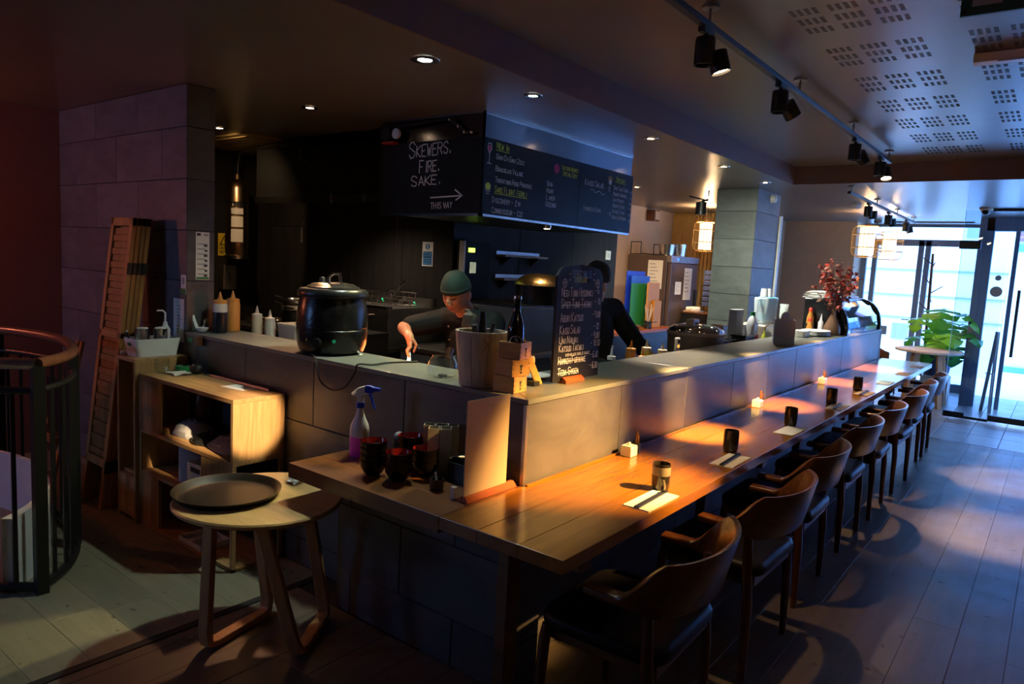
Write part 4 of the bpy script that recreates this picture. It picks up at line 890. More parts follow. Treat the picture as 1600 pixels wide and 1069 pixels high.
# soup kettle
kc = Vector((-1.415, .185, ZT))
kt = thing('soup_kettle', 'big black electric soup kettle with steel lid on the counter', 'kettle', tuple(kc))
plain('kettle_black', (.009, .009, .010), .24, bump=.25, bscale=70, var=.4, vscale=12)
plain('kettle_top', (.016, .016, .017), .3, bump=.2, bscale=90)
KS = .945
def kl(p): return [(r*KS if r > .002 else r, z) for r, z in p]
MB().lathe(kl([(.001, 0), (.150, 0), (.172, .012), (.186, .05), (.192, .10), (.192, .125), (.189, .128), (.189, .134), (.192, .137), (.190, .20), (.180, .265), (.172, .292), (.001, .292)]), kc, 48).build('kettle_body', 'kettle_black', kt, smooth=40)
MB().lathe(kl([(.172, .288), (.186, .290), (.190, .300), (.188, .318), (.176, .330), (.120, .334), (.001, .334)]), kc, 48).build('rim', 'kettle_top', kt, smooth=40)
MB().lathe(kl([(.140, .334), (.142, .340), (.122, .348), (.110, .356), (.050, .362), (.001, .363)]), kc, 40).build('lid', 'steel', kt, smooth=40)
MB().tube([kc+Vector((.02, -.045, .345)), kc+Vector((.024, -.046, .39)), kc+Vector((.034, -.03, .41)), kc+Vector((.05, .0, .41)), kc+Vector((.05, .01, .36))], .011, 8, flat=.6).build('lid_handle', 'chrome', kt, smooth=50)
MB().lathe([(.016, .358), (.016, .380), (.012, .386), (.001, .386)], kc+Vector((-.08, -.01, 0)), 14).build('lid_knob', 'black', kt, smooth=40)
_fd = Vector((.60, -.80, 0)).normalized(); _ud = Vector((.80, .60, 0)).normalized()
def kpt(deg, z, r=.193): a = math.radians(deg); r *= KS; return kc+Vector((r*math.cos(a), r*math.sin(a), z))
A0 = -55
a = math.radians(A0); nrm = Vector((math.cos(a), math.sin(a), 0))
MB().cyl(kpt(A0-6, .068, .186), kpt(A0-6, .068, .212), .024, .021, n=20).build('dial', 'kettle_top', kt, smooth=40)
MB().cyl(kpt(A0+20, .077, .187), kpt(A0+20, .077, .195), .010, .008, n=14).build('power_light', 'led_green_soft' if 'led_green_soft' in MATS else plain('led_green_soft', (.02, .35, .18), .3, emit=(.02, .5, .25), estr=.12), kt)
u_ = Vector((-math.sin(math.radians(A0-26)), math.cos(math.radians(A0-26)), 0)); MB().prism([(-.008, -.007), (.008, -.007), (0, .009)], 0, .001, (kpt(A0-26, .080, .1915), u_, Z, Vector((math.cos(math.radians(A0-26)), math.sin(math.radians(A0-26)), 0)))).build('warning_mark', 'yellow_sign', kt)
for i, ch in enumerate('BUFFALO'):
    dg = A0-33+i*5.2; aa = math.radians(dg); un = Vector((-math.sin(aa), math.cos(aa), 0)); nn = Vector((math.cos(aa), math.sin(aa), -.12)).normalized()
    write(ch, (kpt(dg, .255, .1835), un, Vector((-.2*nn.x, -.2*nn.y, 1)).normalized(), nn), 0, 0, .015, 'kettle_top', kt, w=.003, caps=1, jit=0)
MB().tube([kpt(A0+68, .02, .17), kpt(A0+70, .005, .20), kpt(A0+60, .006, .21)], .005, 6).build('lead_clip', 'white', kt)
cbl = thing('power_cable', 'black power cable looping over the counter edge below the kettle', 'cable', (-1.1, .1, 1.0))
MB().tube(bez([(-1.36, .02, ZT+.006), (-1.30, -.010, ZT+.006), (-1.26, -.022, 1.05), (-1.23, -.024, .985), (-1.14, -.026, .955), (-1.04, -.026, .985), (-.98, -.020, 1.06), (-.97, -.012, ZT+.008), (-.94, .05, ZT+.006), (-.95, .16, ZT+.006), (-.90, .30, ZT+.006)], 8), .0045, 7).build('lead', 'black_rubber', cbl, smooth=60)
# glass teapot
tc = Vector((-.535, .095, ZT)); tp = thing('glass_teapot', 'round clear glass teapot with wooden side handle', 'teapot', tuple(tc))
MB().rings([[tc+Vector((r*math.cos(2*PI*k/32), r*math.sin(2*PI*k/32), z)) for k in range(32)] for r, z in ((.045, .001), (.062, .015), (.068, .042), (.060, .072), (.046, .092), (.047, .097))], True, False).build('glass_body', pane('thin_glass', (.90, .93, .93), 1.2, .02, .10), tp, smooth=60)
MB().tube([tc+Vector((.046, .025, .085)), tc+Vector((.065, .034, .095))], [.016, .008], 10).build('spout', 'thin_glass', tp, smooth=60)
MB().tube([tc+Vector((-.01, .04, .075)), tc+Vector((-.03, .075, .115))], [.011, .016], 12).build('handle', 'chair_leg_wood', tp, smooth=50)
MB().lathe([(.001, .003), (.02, .003), (.022, .010), (.001, .012)], tc+Vector((0, 0, .002)), 14).build('infuser', 'steel_dark', tp, smooth=40)
# wooden bucket of tongs
bc = Vector((-.332, .105, ZT)); bk = thing('wooden_bucket', 'tapered pale wooden bucket on the counter corner', 'bucket', tuple(bc))
n = 10
for k in range(n):
    a0, a1 = 2*PI*k/n+.008, 2*PI*(k+1)/n-.008; ring = []
    for rO, rI, z in ((.086, .074, .0), (.110, .099, .225)):
        aa = [a0+(a1-a0)*j/4 for j in range(5)]
        ring.append([bc+Vector((rO*math.cos(q), rO*math.sin(q), z)) for q in aa]+[bc+Vector((rI*math.cos(q), rI*math.sin(q), z)) for q in reversed(aa)])
    MB().rings(ring).build('stave', 'pale_wood', bk)
MB().lathe([(.001, .002), (.073, .002), (.075, .012), (.001, .012)], bc, 24).build('bottom', 'pale_wood', bk)
_f = (bc+Vector((.1046*math.cos(math.radians(-37)), .1046*math.sin(math.radians(-37)), .180)), Vector((.6, .8, 0)), Z, Vector((.8, -.6, -.1)).normalized())
mb = MB()
for q in ([(0, 0), (.018, .018)], [(0, 0), (-.02, .02)], [(0, 0), (.014, -.03)], [(0, 0), (-.016, -.034)], [(-.008, .006), (.010, -.008)]): ribbon(mb, q, .003, _f, .002)
mb.build('brand_mark', 'chalk_brown', bk)
for k, (dx, dy, h) in enumerate(((-.022, .026, .34), (.036, .012, .30), (.0, -.036, .29))):
    t = thing('oven_glove', ['black cloth bundle poking out of the wooden bucket', 'dark cloth end beside the bundle in the bucket', 'folded dark cloth at the front of the bucket'][k], 'cloth', tuple(bc+Vector((dx, dy, .05))))
    MB().tube([bc+Vector((dx*.3, dy*.3, .02)), bc+Vector((dx*.7, dy*.7, .15)), bc+Vector((dx*1.4, dy*1.4, h-.04))], [.02, .028, .012], 10, flat=.6).build('cloth', 'black', t, smooth=60)
# masu boxes and beer bottle
mcs = ((-.155, .085, 0, 6), (-.150, .090, .0668, -8), (-.150, .10, .1336, 10))
for k, (x, y, dz, rz) in enumerate(mcs):
    t = thing('masu_box', ['lowest square wooden sake box of the stack of three', 'middle square wooden sake box of the stack of three', 'top square wooden sake box holding the bottle'][k], 'box', (x, y, ZT+dz), 'stacked wooden sake boxes')
    M = TR((x, y, ZT+dz)) @ RZ(math.radians(rz)); s = .049; h = .066
    for lo, hi in (((-s, -s, 0), (s, -s+.008, h)), ((-s, s-.008, 0), (s, s, h)), ((s-.008, -s+.008, 0), (s, s-.008, h)), ((-s, -s+.008, 0), (-s+.008, s-.008, h))): MB().box(lo, hi, M).build('side', 'masu_wood', t, bevel=.001)
    MB().box((-s+.008, -s+.008, 0), (s-.008, s-.008, .006), M).build('base', 'masu_wood', t)
    fj = MB()
    for e in (-1, 1):
        for j in range(3): fj.box((s-.0005, e*s-(.010 if e > 0 else 0), .006+j*.02), (s+.0006, e*s+(.010 if e < 0 else 0), .014+j*.02), M)
    fj.build('joint', 'chalk_brown', t)
    R3 = M.to_3x3(); f = (M @ Vector((s+.0006, 0, .030)), R3 @ Y, Z, R3 @ X); em = MB()
    o_, u_, v_, n_ = [Vector(q) for q in f]
    for poly in ([(-.004, .016), (.004, .016), (.010, .010), (.004, .006), (.003, -.004), (.006, -.007), (-.006, -.007), (-.003, -.004), (-.004, .006), (-.010, .010)], [(0, -.010), (.007, -.015), (0, -.021), (-.007, -.015)]):
        em.prism(poly, 0, .0006, f)
    em.build('crest', 'print_dark', t)
plain('bottle_glass', (.012, .010, .012), .06, coat=.3); plain('label_blue', (.02, .05, .16), .4)
bo = Vector((-.150, .10, ZT+.141)); bb = thing('beer_bottle', 'dark beer bottle with round emblem standing in the top wooden box', 'bottle', tuple(bo))
MB().lathe([(.001, 0), (.033, 0), (.0345, .004), (.0345, .105), (.031, .128), (.020, .162), (.015, .184), (.014, .222), (.016, .225), (.016, .235), (.001, .235)], bo, 24).build('glass', 'bottle_glass', bb, smooth=40)
MB().lathe([(.017, .228), (.0175, .232), (.016, .241), (.001, .241)], bo, 18).build('crown_cap', 'steel', bb, smooth=30)
mb = MB(); aa0 = -50
def bq(dg, z, r=.0352): q = math.radians(aa0+dg); return bo+Vector((r*math.cos(q), r*math.sin(q), z))
for k in range(24):
    t0, t1 = 2*PI*k/24, 2*PI*(k+1)/24
    for R0, R1, e in ((.023, .021, .0),):
        P = lambda t, R: bq(math.degrees(R*math.cos(t)/.0315), .062+R*math.sin(t))
        mb.quad(P(t0, R0), P(t1, R0), P(t1, R1), P(t0, R1))
mb.build('emblem', 'chalk_white', bb)
for i, (ch, dg, z) in enumerate((('Y', -10, .072), ('E', -4, .066), ('B', 4, .062), ('I', -10, .052), ('S', 0, .048), ('U', 8, .046))):
    q = math.radians(aa0+dg); write(ch, (bq(dg, z), Vector((-math.sin(q), math.cos(q), 0)), Z, Vector((math.cos(q), math.sin(q), 0))), 0, 0, .009, 'chalk_white', bb, w=.0013, caps=1, jit=.1)
# leaning wooden paddle and white dish
pd = thing('wooden_paddle', 'flat wooden paddle leaning on a dark foot behind the sake boxes', 'paddle', (-.19, .25, ZT))
strip([(-.165, .300, ZT+.004), (-.19, .262, ZT+.10), (-.222, .215, ZT+.22), (-.232, .200, ZT+.255)], .034, .012, (.55, .83, 0)).build('blade', 'masu_wood', pd, bevel=.003)
MB().box((-.195, .245, ZT), (-.15, .285, ZT+.02)).build('foot', 'black', pd); MB().ball((-.205, .30, ZT+.10), (.012, .012, .022), 10, 7).build('knob', 'pale_wood', pd, smooth=60)
wd = thing('white_dish', 'shallow white dish behind the specials board', 'dish', (-.30, .42, ZT))
MB().lathe([(.001, .002), (.05, .002), (.085, .016), (.084, .018), (.048, .005), (.001, .005)], (-.285, .42, ZT), 28).build('dish', 'white_gloss', wd, smooth=40)
# specials chalk board
sb = thing('specials_board', 'tall black chalk specials board with cut-out handle on the counter', 'board', (-.15, .55, ZT))
T = TR((-.134, .357, ZT+.008)) @ Matrix.Rotation(math.radians(-.5), 4, 'Y')
W, H = .375, .50
def sbp(u, v, d): return T @ Vector((d, u, v))
outer = [(0, 0), (W, 0), (W, H-.06)]+arc(W-.06, H-.06, .06, 0, 75, 5)+[(W*.5, H+.012)]+arc(.06, H-.06, .06, 105, 180, 5)
hx0, hx1, hz0, hz1 = W*.5-.055, W*.5+.065, H-.068, H-.040
top = [(u, v) for u, v in outer if v > hz1]
mb = MB(); fb4 = (T @ Vector((0, 0, 0)), T.to_3x3() @ Y, T.to_3x3() @ Z, T.to_3x3() @ X)
mb.prism([(0, 0), (W, 0), (W, hz0), (0, hz0)], -.012, 0, fb4)
mb.prism([(0, hz0), (hx0, hz0), (hx0, hz1), (.0, hz1)], -.012, 0, fb4); mb.prism([(hx1, hz0), (W, hz0), (W, hz1), (hx1, hz1)], -.012, 0, fb4)
mb.prism([(0, hz1), (W, hz1)]+top, -.012, 0, fb4)
sbm = mb.build('chalk_panel', 'slate', sb)
R3 = T.to_3x3(); FS = (T @ Vector((.0005, 0, 0)), R3 @ Y, R3 @ Z, R3 @ X)
write('SPECIALS', FS, .11, .455, .030, 'chalk_blue', sbm, width=.16, w=.0032, caps=1)
for k, (t, pr, zz, wd_, stk) in enumerate((('NEGI TUNA HOSOMAKI', '- 6', .372, .255, False), ('SPICY TUNA TATAKI', '- 11', .322, .250, True), ('ABURI KATSUO', '- 9.80', .262, .185, False), ('KAISO SALAD', '- 12', .208, .165, False), ('UNI NIGIRI', '- 9.80', .166, .15, False),
                                         ('KATSUO TATAKI', '- 10.50', .130, .20, False), ('HAMACHI FURIKAKE', '- 6.80', .076, .225, True), ('TEBA GYOZA', '- 6.00', .026, .17, True))):
    write(t, FS, .035, zz, .026 if k < 4 else .022, 'chalk_white', sbm, width=wd_, w=.0032, strike=stk, caps=1.45)
    write(pr, FS, .295 if len(pr) > 4 else .310, zz+.012, .026, 'chalk_white', sbm, width=.012*len(pr), w=.0032, caps=1.1)
write('WITH BLACK GARLIC SAUCE', FS, .09, .108, .011, 'chalk_white', sbm, width=.20, w=.0022, caps=1)
mb = MB()
for cx in (.055, .325):
    ribbon(mb, [(cx+.016*math.cos(2*PI*i/12), .43+.018*math.sin(2*PI*i/12)) for i in range(13)], .003, FS); ribbon(mb, [(cx-.01, .43), (cx+.01, .434)], .003, FS); ribbon(mb, [(cx, .42), (cx+.002, .442)], .003, FS)
for q in ([(.085, .44), (.10, .45)], [(.085, .47), (.10, .468)], [(.285, .45), (.30, .44)], [(.285, .47), (.30, .475)]): ribbon(mb, q, .003, FS)
mb.build('drawing', 'chalk_white', sbm)
MB().prism([(-.018, 0), (.030, 0), (.030, .012), (.012, .026), (.004, .026), (.004, .010), (-.012, .010), (-.012, .026), (-.018, .022)], 0, .15, ((-.134, .42, ZT), X, Z, Y)).build('stand', 'red_wood', sb, bevel=.002)
# ================================================================ place settings on the bar table
ZB = .7502
plain('glaze_dark', (.020, .016, .012), .22, coat=.4); plain('glaze_pale', (.22, .18, .13), .3, var=.35, vscale=25); plain('napkin_white', (.80, .76, .70), .85)
plain('kraft', (.40, .28, .18), .85); plain('chopstick_blue', (.02, .025, .05), .4)
def cup(x, y, label, pale, h=.105, r=.034):
    t = thing('tea_cup', label, 'cup', (x, y, ZB), 'tea cups along the bar table')
    MB().lathe([(.001, 0), (r*.80, 0), (r*.93, .008), (r, .03), (r, h*.72), (r*.97, h), (r*.90, h), (r*.90, .012), (.001, .008)], (x, y, ZB), 28).build('cup_body', 'glaze_dark', t, smooth=40)
    if pale:
        MB().lathe([(r*1.004, h*.58), (r*1.006, h*.72), (r*.998, h*.90)], (x, y, ZB), 28).build('glaze_band', 'glaze_pale', t, smooth=60)
        mb = MB()
        for k in range(2):
            a0 = math.radians(-62+k*22); pts = [(a0+.18*math.sin(i/6*2.2)*(1 if k else .6)-.1, .05-i*.007) for i in range(7)]
            for (a, z), (b, w) in zip(pts[:-1], pts[1:]):
                P = lambda q, zz: (x+r*1.006*math.cos(q), y+r*1.006*math.sin(q), ZB+zz); mb.quad(P(a-.1, z), P(a+.1, z), P(b+.1, w), P(b-.1, w))
        mb.build('glaze_drip', 'glaze_pale', t)
    return t
for i, (x, y) in enumerate(((.398, .366), (.375, 1.165), (.395, 2.05), (.374, 3.05), (.365, 3.88))):
    cup(x, y, ['nearest tea cup, dark with a pale glazed rim and drip', 'second dark tea cup along the bar table', 'third dark tea cup along the bar table, behind a plain napkin', 'fourth dark tea cup along the bar table', 'farthest dark tea cup on the bar table'][i], i == 0, h=.108 if i else .106, r=.036)
def napkin(x0, y0, x1, y1, rz, label, mat, sticks):
    cx, cy = (x0+x1)/2, (y0+y1)/2; t = thing('paper_napkin', label, 'napkin', (cx, cy, ZB), 'folded napkins along the bar table')
    M = TR((cx, cy, ZB)) @ RZ(math.radians(rz)); a, b = abs(x1-x0)/2, abs(y1-y0)/2
    MB().box((-a, -b, 0), (a, b, .002), M).build('lower_fold', mat, t); MB().box((-a+.001, -b+.001, .002), (a-.0005, b-.0015, .004), M).build('upper_fold', mat, t)
    if sticks:
        s = thing('chopstick_rest_set', sticks, 'chopsticks', (cx, cy, ZB+.004), 'chopsticks on napkins')
        M2 = TR((cx, cy, ZB+.0045)) @ RZ(math.radians(rz+2))
        for dx in (-.006, .006): MB().box((dx-.004, -b*1.02, 0), (dx+.004, b*1.05, .007), M2).build('chopstick', 'chopstick_blue', s, bevel=.002)
        MB().box((-.014, b*.80, .0071), (.014, b*.93, .0095), M2).build('paper_band', 'black', s)
for i, (y0, mat, stx) in enumerate(((.09, 'napkin_white', 'dark chopsticks on the nearest white napkin'), (.88, 'napkin_white', 'dark chopsticks on the second napkin from the near end'), (1.775, 'napkin_white', None), (2.83, 'napkin_white', 'dark chopsticks on the fourth napkin'), (3.64, 'kraft', 'dark chopsticks on the fifth, brown napkin'), (4.455, 'napkin_white', None), (5.32, 'kraft', None), (6.14, 'kraft', None))):
    napkin(.385, y0, .490, y0+.25, (0, 1, -1, 2, -2, 0, 1, 0)[i], ['white napkin nearest the camera in front of the pale rimmed cup', 'second white napkin along the bar table', 'third white napkin along the table, without chopsticks', 'fourth white napkin along the bar table', 'brown napkin in front of the farthest cup', 'white napkin past the last cup', 'dark brown napkin near the far table end', 'last brown napkin at the far table end'][i], mat, stx)
def salt(x, y, label, lab2):
    t = thing('salt_box', label, 'pot', (x, y, ZB), 'white condiment pots along the bar wall')
    bx((x-.028, y-.032, ZB), (x+.028, y+.032, ZB+.045)).build('box', 'white_gloss', t, bevel=.004); MB().box((x-.026, y-.030, ZB+.0455), (x+.026, y+.030, ZB+.050)).build('lid', 'white_gloss', t, bevel=.002); MB().ball((x, y, ZB+.056), .008).build('knob', 'white_gloss', t, smooth=60)
    s = thing('toothpick_holder', lab2, 'holder', (x-.005, y+.08, ZB), 'toothpick holders along the bar wall')
    MB().lathe([(.001, 0), (.021, 0), (.021, .05), (.017, .05), (.017, .006), (.001, .006)], (x-.005, y+.075, ZB), 16).build('pot', 'black', s, smooth=40)
    MB().tube([(x-.005, y+.07, ZB+.01), (x-.015, y+.10, ZB+.095)], .007, 8).build('shaker', 'chair_wood', s)
    MB().tube([(x, y+.08, ZB+.01), (x+.008, y+.07, ZB+.085)], .005, 8).build('stick', 'chair_wood', s)
salt(.066, .72, 'nearest white condiment pot at the foot of the tiled wall', 'nearest dark toothpick holder behind the first white pot'); salt(.06, 2.47, 'middle white condiment pot at the foot of the tiled wall', 'middle dark holder behind the second white pot'); salt(.07, 4.0, 'farthest white condiment pot at the foot of the tiled wall', 'farthest dark holder behind the third white pot')
# ================================================================ items on the side bench top
mn = thing('menu_sheet', 'blank cream menu sheet in a red-brown wooden stand', 'menu', (-.03, -.19, ZB))
MB().box((-.032, -.312, ZB+.012), (-.028, -.072, ZB+.364)).build('sheet', 'cream_card', mn)
MB().prism([(-.028, 0), (.022, 0), (.020, .010), (.004, .024), (.0035, .012), (-.0035, .012), (-.004, .024), (-.022, .014)], 0, .285, ((-.03, -.315, ZB), X, Z, Y)).build('stand', 'red_wood', mn, bevel=.002)
pc = Vector((-.735, -.19, ZB)); sy = thing('spray_bottle', 'spray bottle half full of pink cleaner with blue trigger', 'bottle', tuple(pc))
plain('milky', (.60, .58, .62), .35); plain('pink_liquid', (.85, .06, .62), .3)
MB().lathe([(.001, 0), (.042, 0), (.046, .006), (.046, .085), (.001, .085)], pc, 24, sx=1, sy=.8).build('liquid_part', 'pink_liquid', sy, smooth=40)
MB().lathe([(.046, .0852), (.046, .115), (.042, .135), (.026, .165), (.017, .19), (.016, .215), (.001, .215)], pc, 24, sx=1, sy=.8).build('bottle_body', 'milky', sy, smooth=40)
MB().lathe([(.019, .208), (.019, .230), (.001, .230)], pc, 18).build('collar', 'blue_plastic', sy, smooth=40)
_du = Vector((.86, .50, 0))
def spp(a, z): return pc+_du*a+Vector((0, 0, z))
MB().prism([(-.012, .230), (.012, .230), (.014, .262), (.045, .272), (.048, .296), (.018, .302), (-.012, .292), (-.040, .268), (-.036, .258), (-.014, .258)], -.011, .011, (pc, _du, Z, Vector((-.5, .86, 0)))).build('spray_head', 'white', sy, bevel=.004)
MB().prism([(.020, .275), (.050, .270), (.062, .284), (.085, .283), (.085, .297), (.060, .299), (.040, .306), (.020, .304)], -.0125, .0125, (pc, _du, Z, Vector((-.5, .86, 0)))).build('nozzle', 'blue_plastic', sy, bevel=.003)
MB().tube([spp(.036, .274), spp(.050, .25), spp(.056, .225), spp(.068, .205)], [.010, .009, .008, .005], 8, flat=.7).build('trigger', 'blue_plastic', sy, smooth=40)
plain('lacquer_black', (.005, .004, .004), .25, spec=.35); plain('lacquer_red', (.22, .010, .008), .15, coat=.4)
def bowls(x, y, n, label, r=.052):
    for k in range(n):
        z = ZB+k*.026; t = thing('lacquer_bowl', label % (['bottom', 'second', 'third', 'fourth', 'top'][k] if k < n-1 else 'top'), 'bowl', (x, y, z), 'stacked lacquer bowls on the side bench')
        MB().lathe([(.001, 0), (r*.50, 0), (r*.52, .006), (r*.72, .012), (r*.95, .035), (r, .060), (r*.985, .0605)], (x, y, z), 28).build('outer_shell', 'lacquer_black', t, smooth=50)
        MB().lathe([(r*.985, .0605), (r*.90, .037), (r*.68, .017), (r*.4, .013), (.001, .012)], (x, y, z), 28).build('inner_lining', 'lacquer_red', t, smooth=50)
bowls(-.49, -.325, 4, '%s black lacquer bowl of the left stack, nearest the spray bottle')
bowls(-.37, -.305, 3, '%s black lacquer bowl of the front right stack')
bowls(-.455, -.16, 4, '%s black lacquer bowl of the rear left stack'); bowls(-.345, -.185, 3, '%s black lacquer bowl of the rear right stack')
plain('box_grey', (.30, .29, .25), .5)
_cl = ['front left', 'front right', 'rear left', 'rear middle', 'rear right']
for k, (i, j) in enumerate(((0, 0), (1, 0), (-.5, 1), (.5, 1), (1.5, 1))):
    x, y = -.352+i*.0475*.78-j*.055*.63, -.135+i*.0475*.63+j*.055*.78
    t = thing('chopstick_box', _cl[k]+' grey upright chopstick box beside the bowls', 'box', (x, y, ZB), 'grey chopstick boxes on the side bench'); h = .185; a, b = .022, .025
    M = TR((x, y, ZB)) @ RZ(math.radians(39))
    for lo, hi in (((-a, -b, 0), (a, -b+.003, h)), ((-a, b-.003, 0), (a, b, h)), ((-a, -b+.003, 0), (-a+.003, b-.003, h)), ((a-.003, -b+.003, 0), (a, b-.003, h)), ((-a+.003, -b+.003, 0), (a-.003, b-.003, .004))): MB().box(lo, hi, M).build('side', 'box_grey', t)
t = thing('wire_pad', 'blue grey scouring pad behind the spray bottle', 'pad', (-.60, -.12, ZB)); MB().ball((-.585, -.10, ZB+.10), (.022, .022, .018)).build('pad', 'print_grey', t, smooth=60); MB().lathe([(.001, 0), (.025, 0), (.03, .085), (.001, .085)], (-.585, -.10, ZB), 16).build('pot', 'black', t, smooth=40)
t = thing('small_pot', 'small dark ceramic pot with a white spoon on the side bench', 'pot', (-.195, -.275, ZB)); MB().lathe([(.001, 0), (.022, 0), (.027, .01), (.027, .042), (.023, .042), (.022, .01), (.001, .008)], (-.195, -.275, ZB), 20).build('pot', 'glaze_dark', t, smooth=40); MB().tube([(-.195, -.275, ZB+.02), (-.198, -.28, ZB+.065)], .004, 6).build('spoon', 'white', t)
t = thing('utensil_caddy', 'black utensil caddy behind the menu sheet', 'caddy', (-.185, -.12, ZB))
for lo, hi in (((-.245, -.165, ZB), (-.125, -.160, ZB+.075)), ((-.245, -.075, ZB), (-.125, -.07, ZB+.10)), ((-.245, -.16, ZB), (-.24, -.075, ZB+.09)), ((-.13, -.16, ZB), (-.125, -.075, ZB+.09)), ((-.24, -.16, ZB), (-.13, -.075, ZB+.006))): bx(lo, hi).build('side', 'black', t)
t = thing('bamboo_whisk', 'pale whisk standing in the black caddy', 'whisk', (-.15, -.12, ZB+.006))
for k in range(10): a = 2*PI*k/10; MB().tube([(-.15, -.12, ZB+.05), (-.15+.012*math.cos(a), -.12+.012*math.sin(a), ZB+.09), (-.15+.011*math.cos(a), -.12+.011*math.sin(a), ZB+.125)], .0016, 5).build('tine', 'pale_wood', t)
MB().cyl((-.15, -.12, ZB+.008), (-.15, -.12, ZB+.055), .009).build('handle', 'pale_wood', t)
t = thing('business_cards', 'stack of dark cards with a white top in the caddy', 'cards', (-.20, -.12, ZB+.01)); bx((-.225, -.15, ZB+.008), (-.180, -.09, ZB+.095)).build('card_block', 'black_gloss', t); bx((-.215, -.14, ZB+.0955), (-.195, -.115, ZB+.097)).build('print', 'white', t)
t = thing('white_lighter', 'small white packet at the foot of the menu stand', 'packet', (-.085, -.30, ZB)); bx((-.092, -.315, ZB), (-.072, -.295, ZB+.045)).build('packet', 'milky', t, bevel=.003)
# ================================================================ left shelf items
t = thing('plastic_caddy', 'white plastic caddy of steel jugs on the narrow cabinet', 'caddy', (-2.62, -.16, .951))
def caddy_ring(s, z, dip): return [Vector((-2.625+px*s, -.165+py*s, z-(dip if abs(py) < .09 and px > 0 else 0))) for px, py in rrect(-.085, -.135, .085, .135, .03, 5)]
MB().rings([caddy_ring(.86, .951, 0), caddy_ring(1.0, 1.055, .035), caddy_ring(.97, 1.055, .035), caddy_ring(.84, .955, 0)]).build('caddy_body', 'white', t, smooth=35)
bx((-2.640, -.3005, 1.015), (-2.605, -.298, 1.032)).build('hand_slot', 'green_plastic', t)
for k, (x, y, lab) in enumerate(((-2.63, -.22, 'left steel jug in the white caddy'), (-2.60, -.13, 'right steel jug in the white caddy'))):
    j = thing('steel_jug', lab, 'jug', (x, y, .956), 'steel jugs in the caddy'); MB().lathe([(.001, 0), (.038, 0), (.038, .150), (.040, .153), (.035, .153), (.034, .006), (.001, .005)], (x, y, .956), 20).build('jug_body', 'steel', j, smooth=40); MB().lathe([(.001, .125), (.033, .125), (.03, .158), (.001, .163)], (x, y, .956), 14).build('contents', 'napkin_white', j, smooth=40)
t = thing('pump_bottle', 'white pump bottle behind the steel jugs', 'bottle', (-2.655, -.09, .956)); MB().lathe([(.001, 0), (.026, 0), (.028, .14), (.012, .17), (.012, .185), (.001, .185)], (-2.655, -.075, .956), 16).build('bottle_body', 'milky', t, smooth=40); MB().tube([(-2.655, -.075, 1.135), (-2.655, -.075, 1.195), (-2.66, -.09, 1.208), (-2.665, -.12, 1.208)], .006, 8).build('pump', 'white', t, smooth=40)
t = thing('black_pen', 'black marker leaning in the left of the caddy', 'pen', (-2.66, -.27, .957)); MB().tube([(-2.655, -.26, .958), (-2.68, -.285, 1.085)], .006, 8).build('barrel', 'black', t); MB().ball((-2.681, -.286, 1.09), .007).build('cap', 'white', t)
t = thing('cloth_roll', 'small white rolled cloth left of the caddy', 'cloth', (-2.71, -.28, .951)); MB().capsule((-2.715, -.295, .965), (-2.715, -.22, .965), .014, .014).build('roll', 'napkin_white', t, smooth=60)
t = thing('glass_tumbler', 'ribbed clear glass tumbler on the shelf unit', 'glass', (-2.44, -.20, .873))
MB().rings([[Vector((-2.44+r*(1+.02*(k % 2))*math.cos(2*PI*k/36), -.20+r*(1+.02*(k % 2))*math.sin(2*PI*k/36), z)) for k in range(36)] for r, z in ((.030, .874), (.038, .90), (.040, .925), (.038, .955))], True, False).build('tumbler', 'thin_glass', t, smooth=30)
t = thing('tape_roll', 'green tape roll behind the glass tumbler', 'tape', (-2.44, -.07, .873)); MB().lathe([(.025, 0), (.048, 0), (.048, .03), (.025, .03), (.025, 0)], (-2.44, -.07, .873), 28).build('roll', 'green_plastic', t, smooth=40); MB().lathe([(.022, .001), (.026, .001), (.026, .0305), (.022, .0305)], (-2.44, -.07, .873), 28).build('core', 'paper', t, smooth=40)
t = thing('crumpled_napkin', 'crumpled white napkin in front of the green tape', 'napkin', (-2.36, -.15, .873)); mb = MB(); rr = random.Random(5)
g = [[Vector((-2.41+i*.02, -.20+j*.02, .8735+rr.uniform(0, .012))) for i in range(7)] for j in range(6)]
for j in range(5):
    for i in range(6): mb.quad(g[j][i], g[j][i+1], g[j+1][i+1], g[j+1][i])
mb.build('sheet', 'napkin_white', t, smooth=30)
t = thing('black_pouch', 'small black pouch against the counter tiles on the shelf', 'pouch', (-2.30, -.07, .873)); MB().ball((-2.30, -.07, .905), (.045, .04, .032)).build('pouch', 'black', t, smooth=60); MB().ball((-2.29, -.095, .925), (.008, .004, .008)).build('clip', 'steel', t)
t = thing('standing_brush', 'thin metal skewers in a wooden block by the counter', 'skewers', (-2.40, -.05, .873))
for dx in (0, .018): MB().cyl((-2.375+dx, -.03, .874), (-2.375+dx, -.03, 1.03), .0025, n=6).build('skewer', 'steel', t)
bx((-2.39, -.045, 1.03), (-2.34, -.016, 1.08)).build('block', 'chair_leg_wood', t)
t = thing('metal_strip', 'long grey metal strip lying along the back of the shelf', 'strip', (-1.95, -.03, .873)); MB().prism([(0, 0), (.028, 0), (.024, .008), (.003, .010)], 0, .64, ((-2.27, -.045, .873), Y, Z, X)).build('strip', 'steel_dull', t); bx((-2.06, -.046, .880), (-2.05, -.015, .8835)).build('clip', 'chrome', t)
t = thing('white_card', 'white card lying on the right end of the shelf unit', 'card', (-1.83, -.10, .873)); MB().box((-.085, -.05, 0), (.085, .05, .0015), TR((-1.80, -.105, .873)) @ RZ(.15)).build('card', 'paper', t)
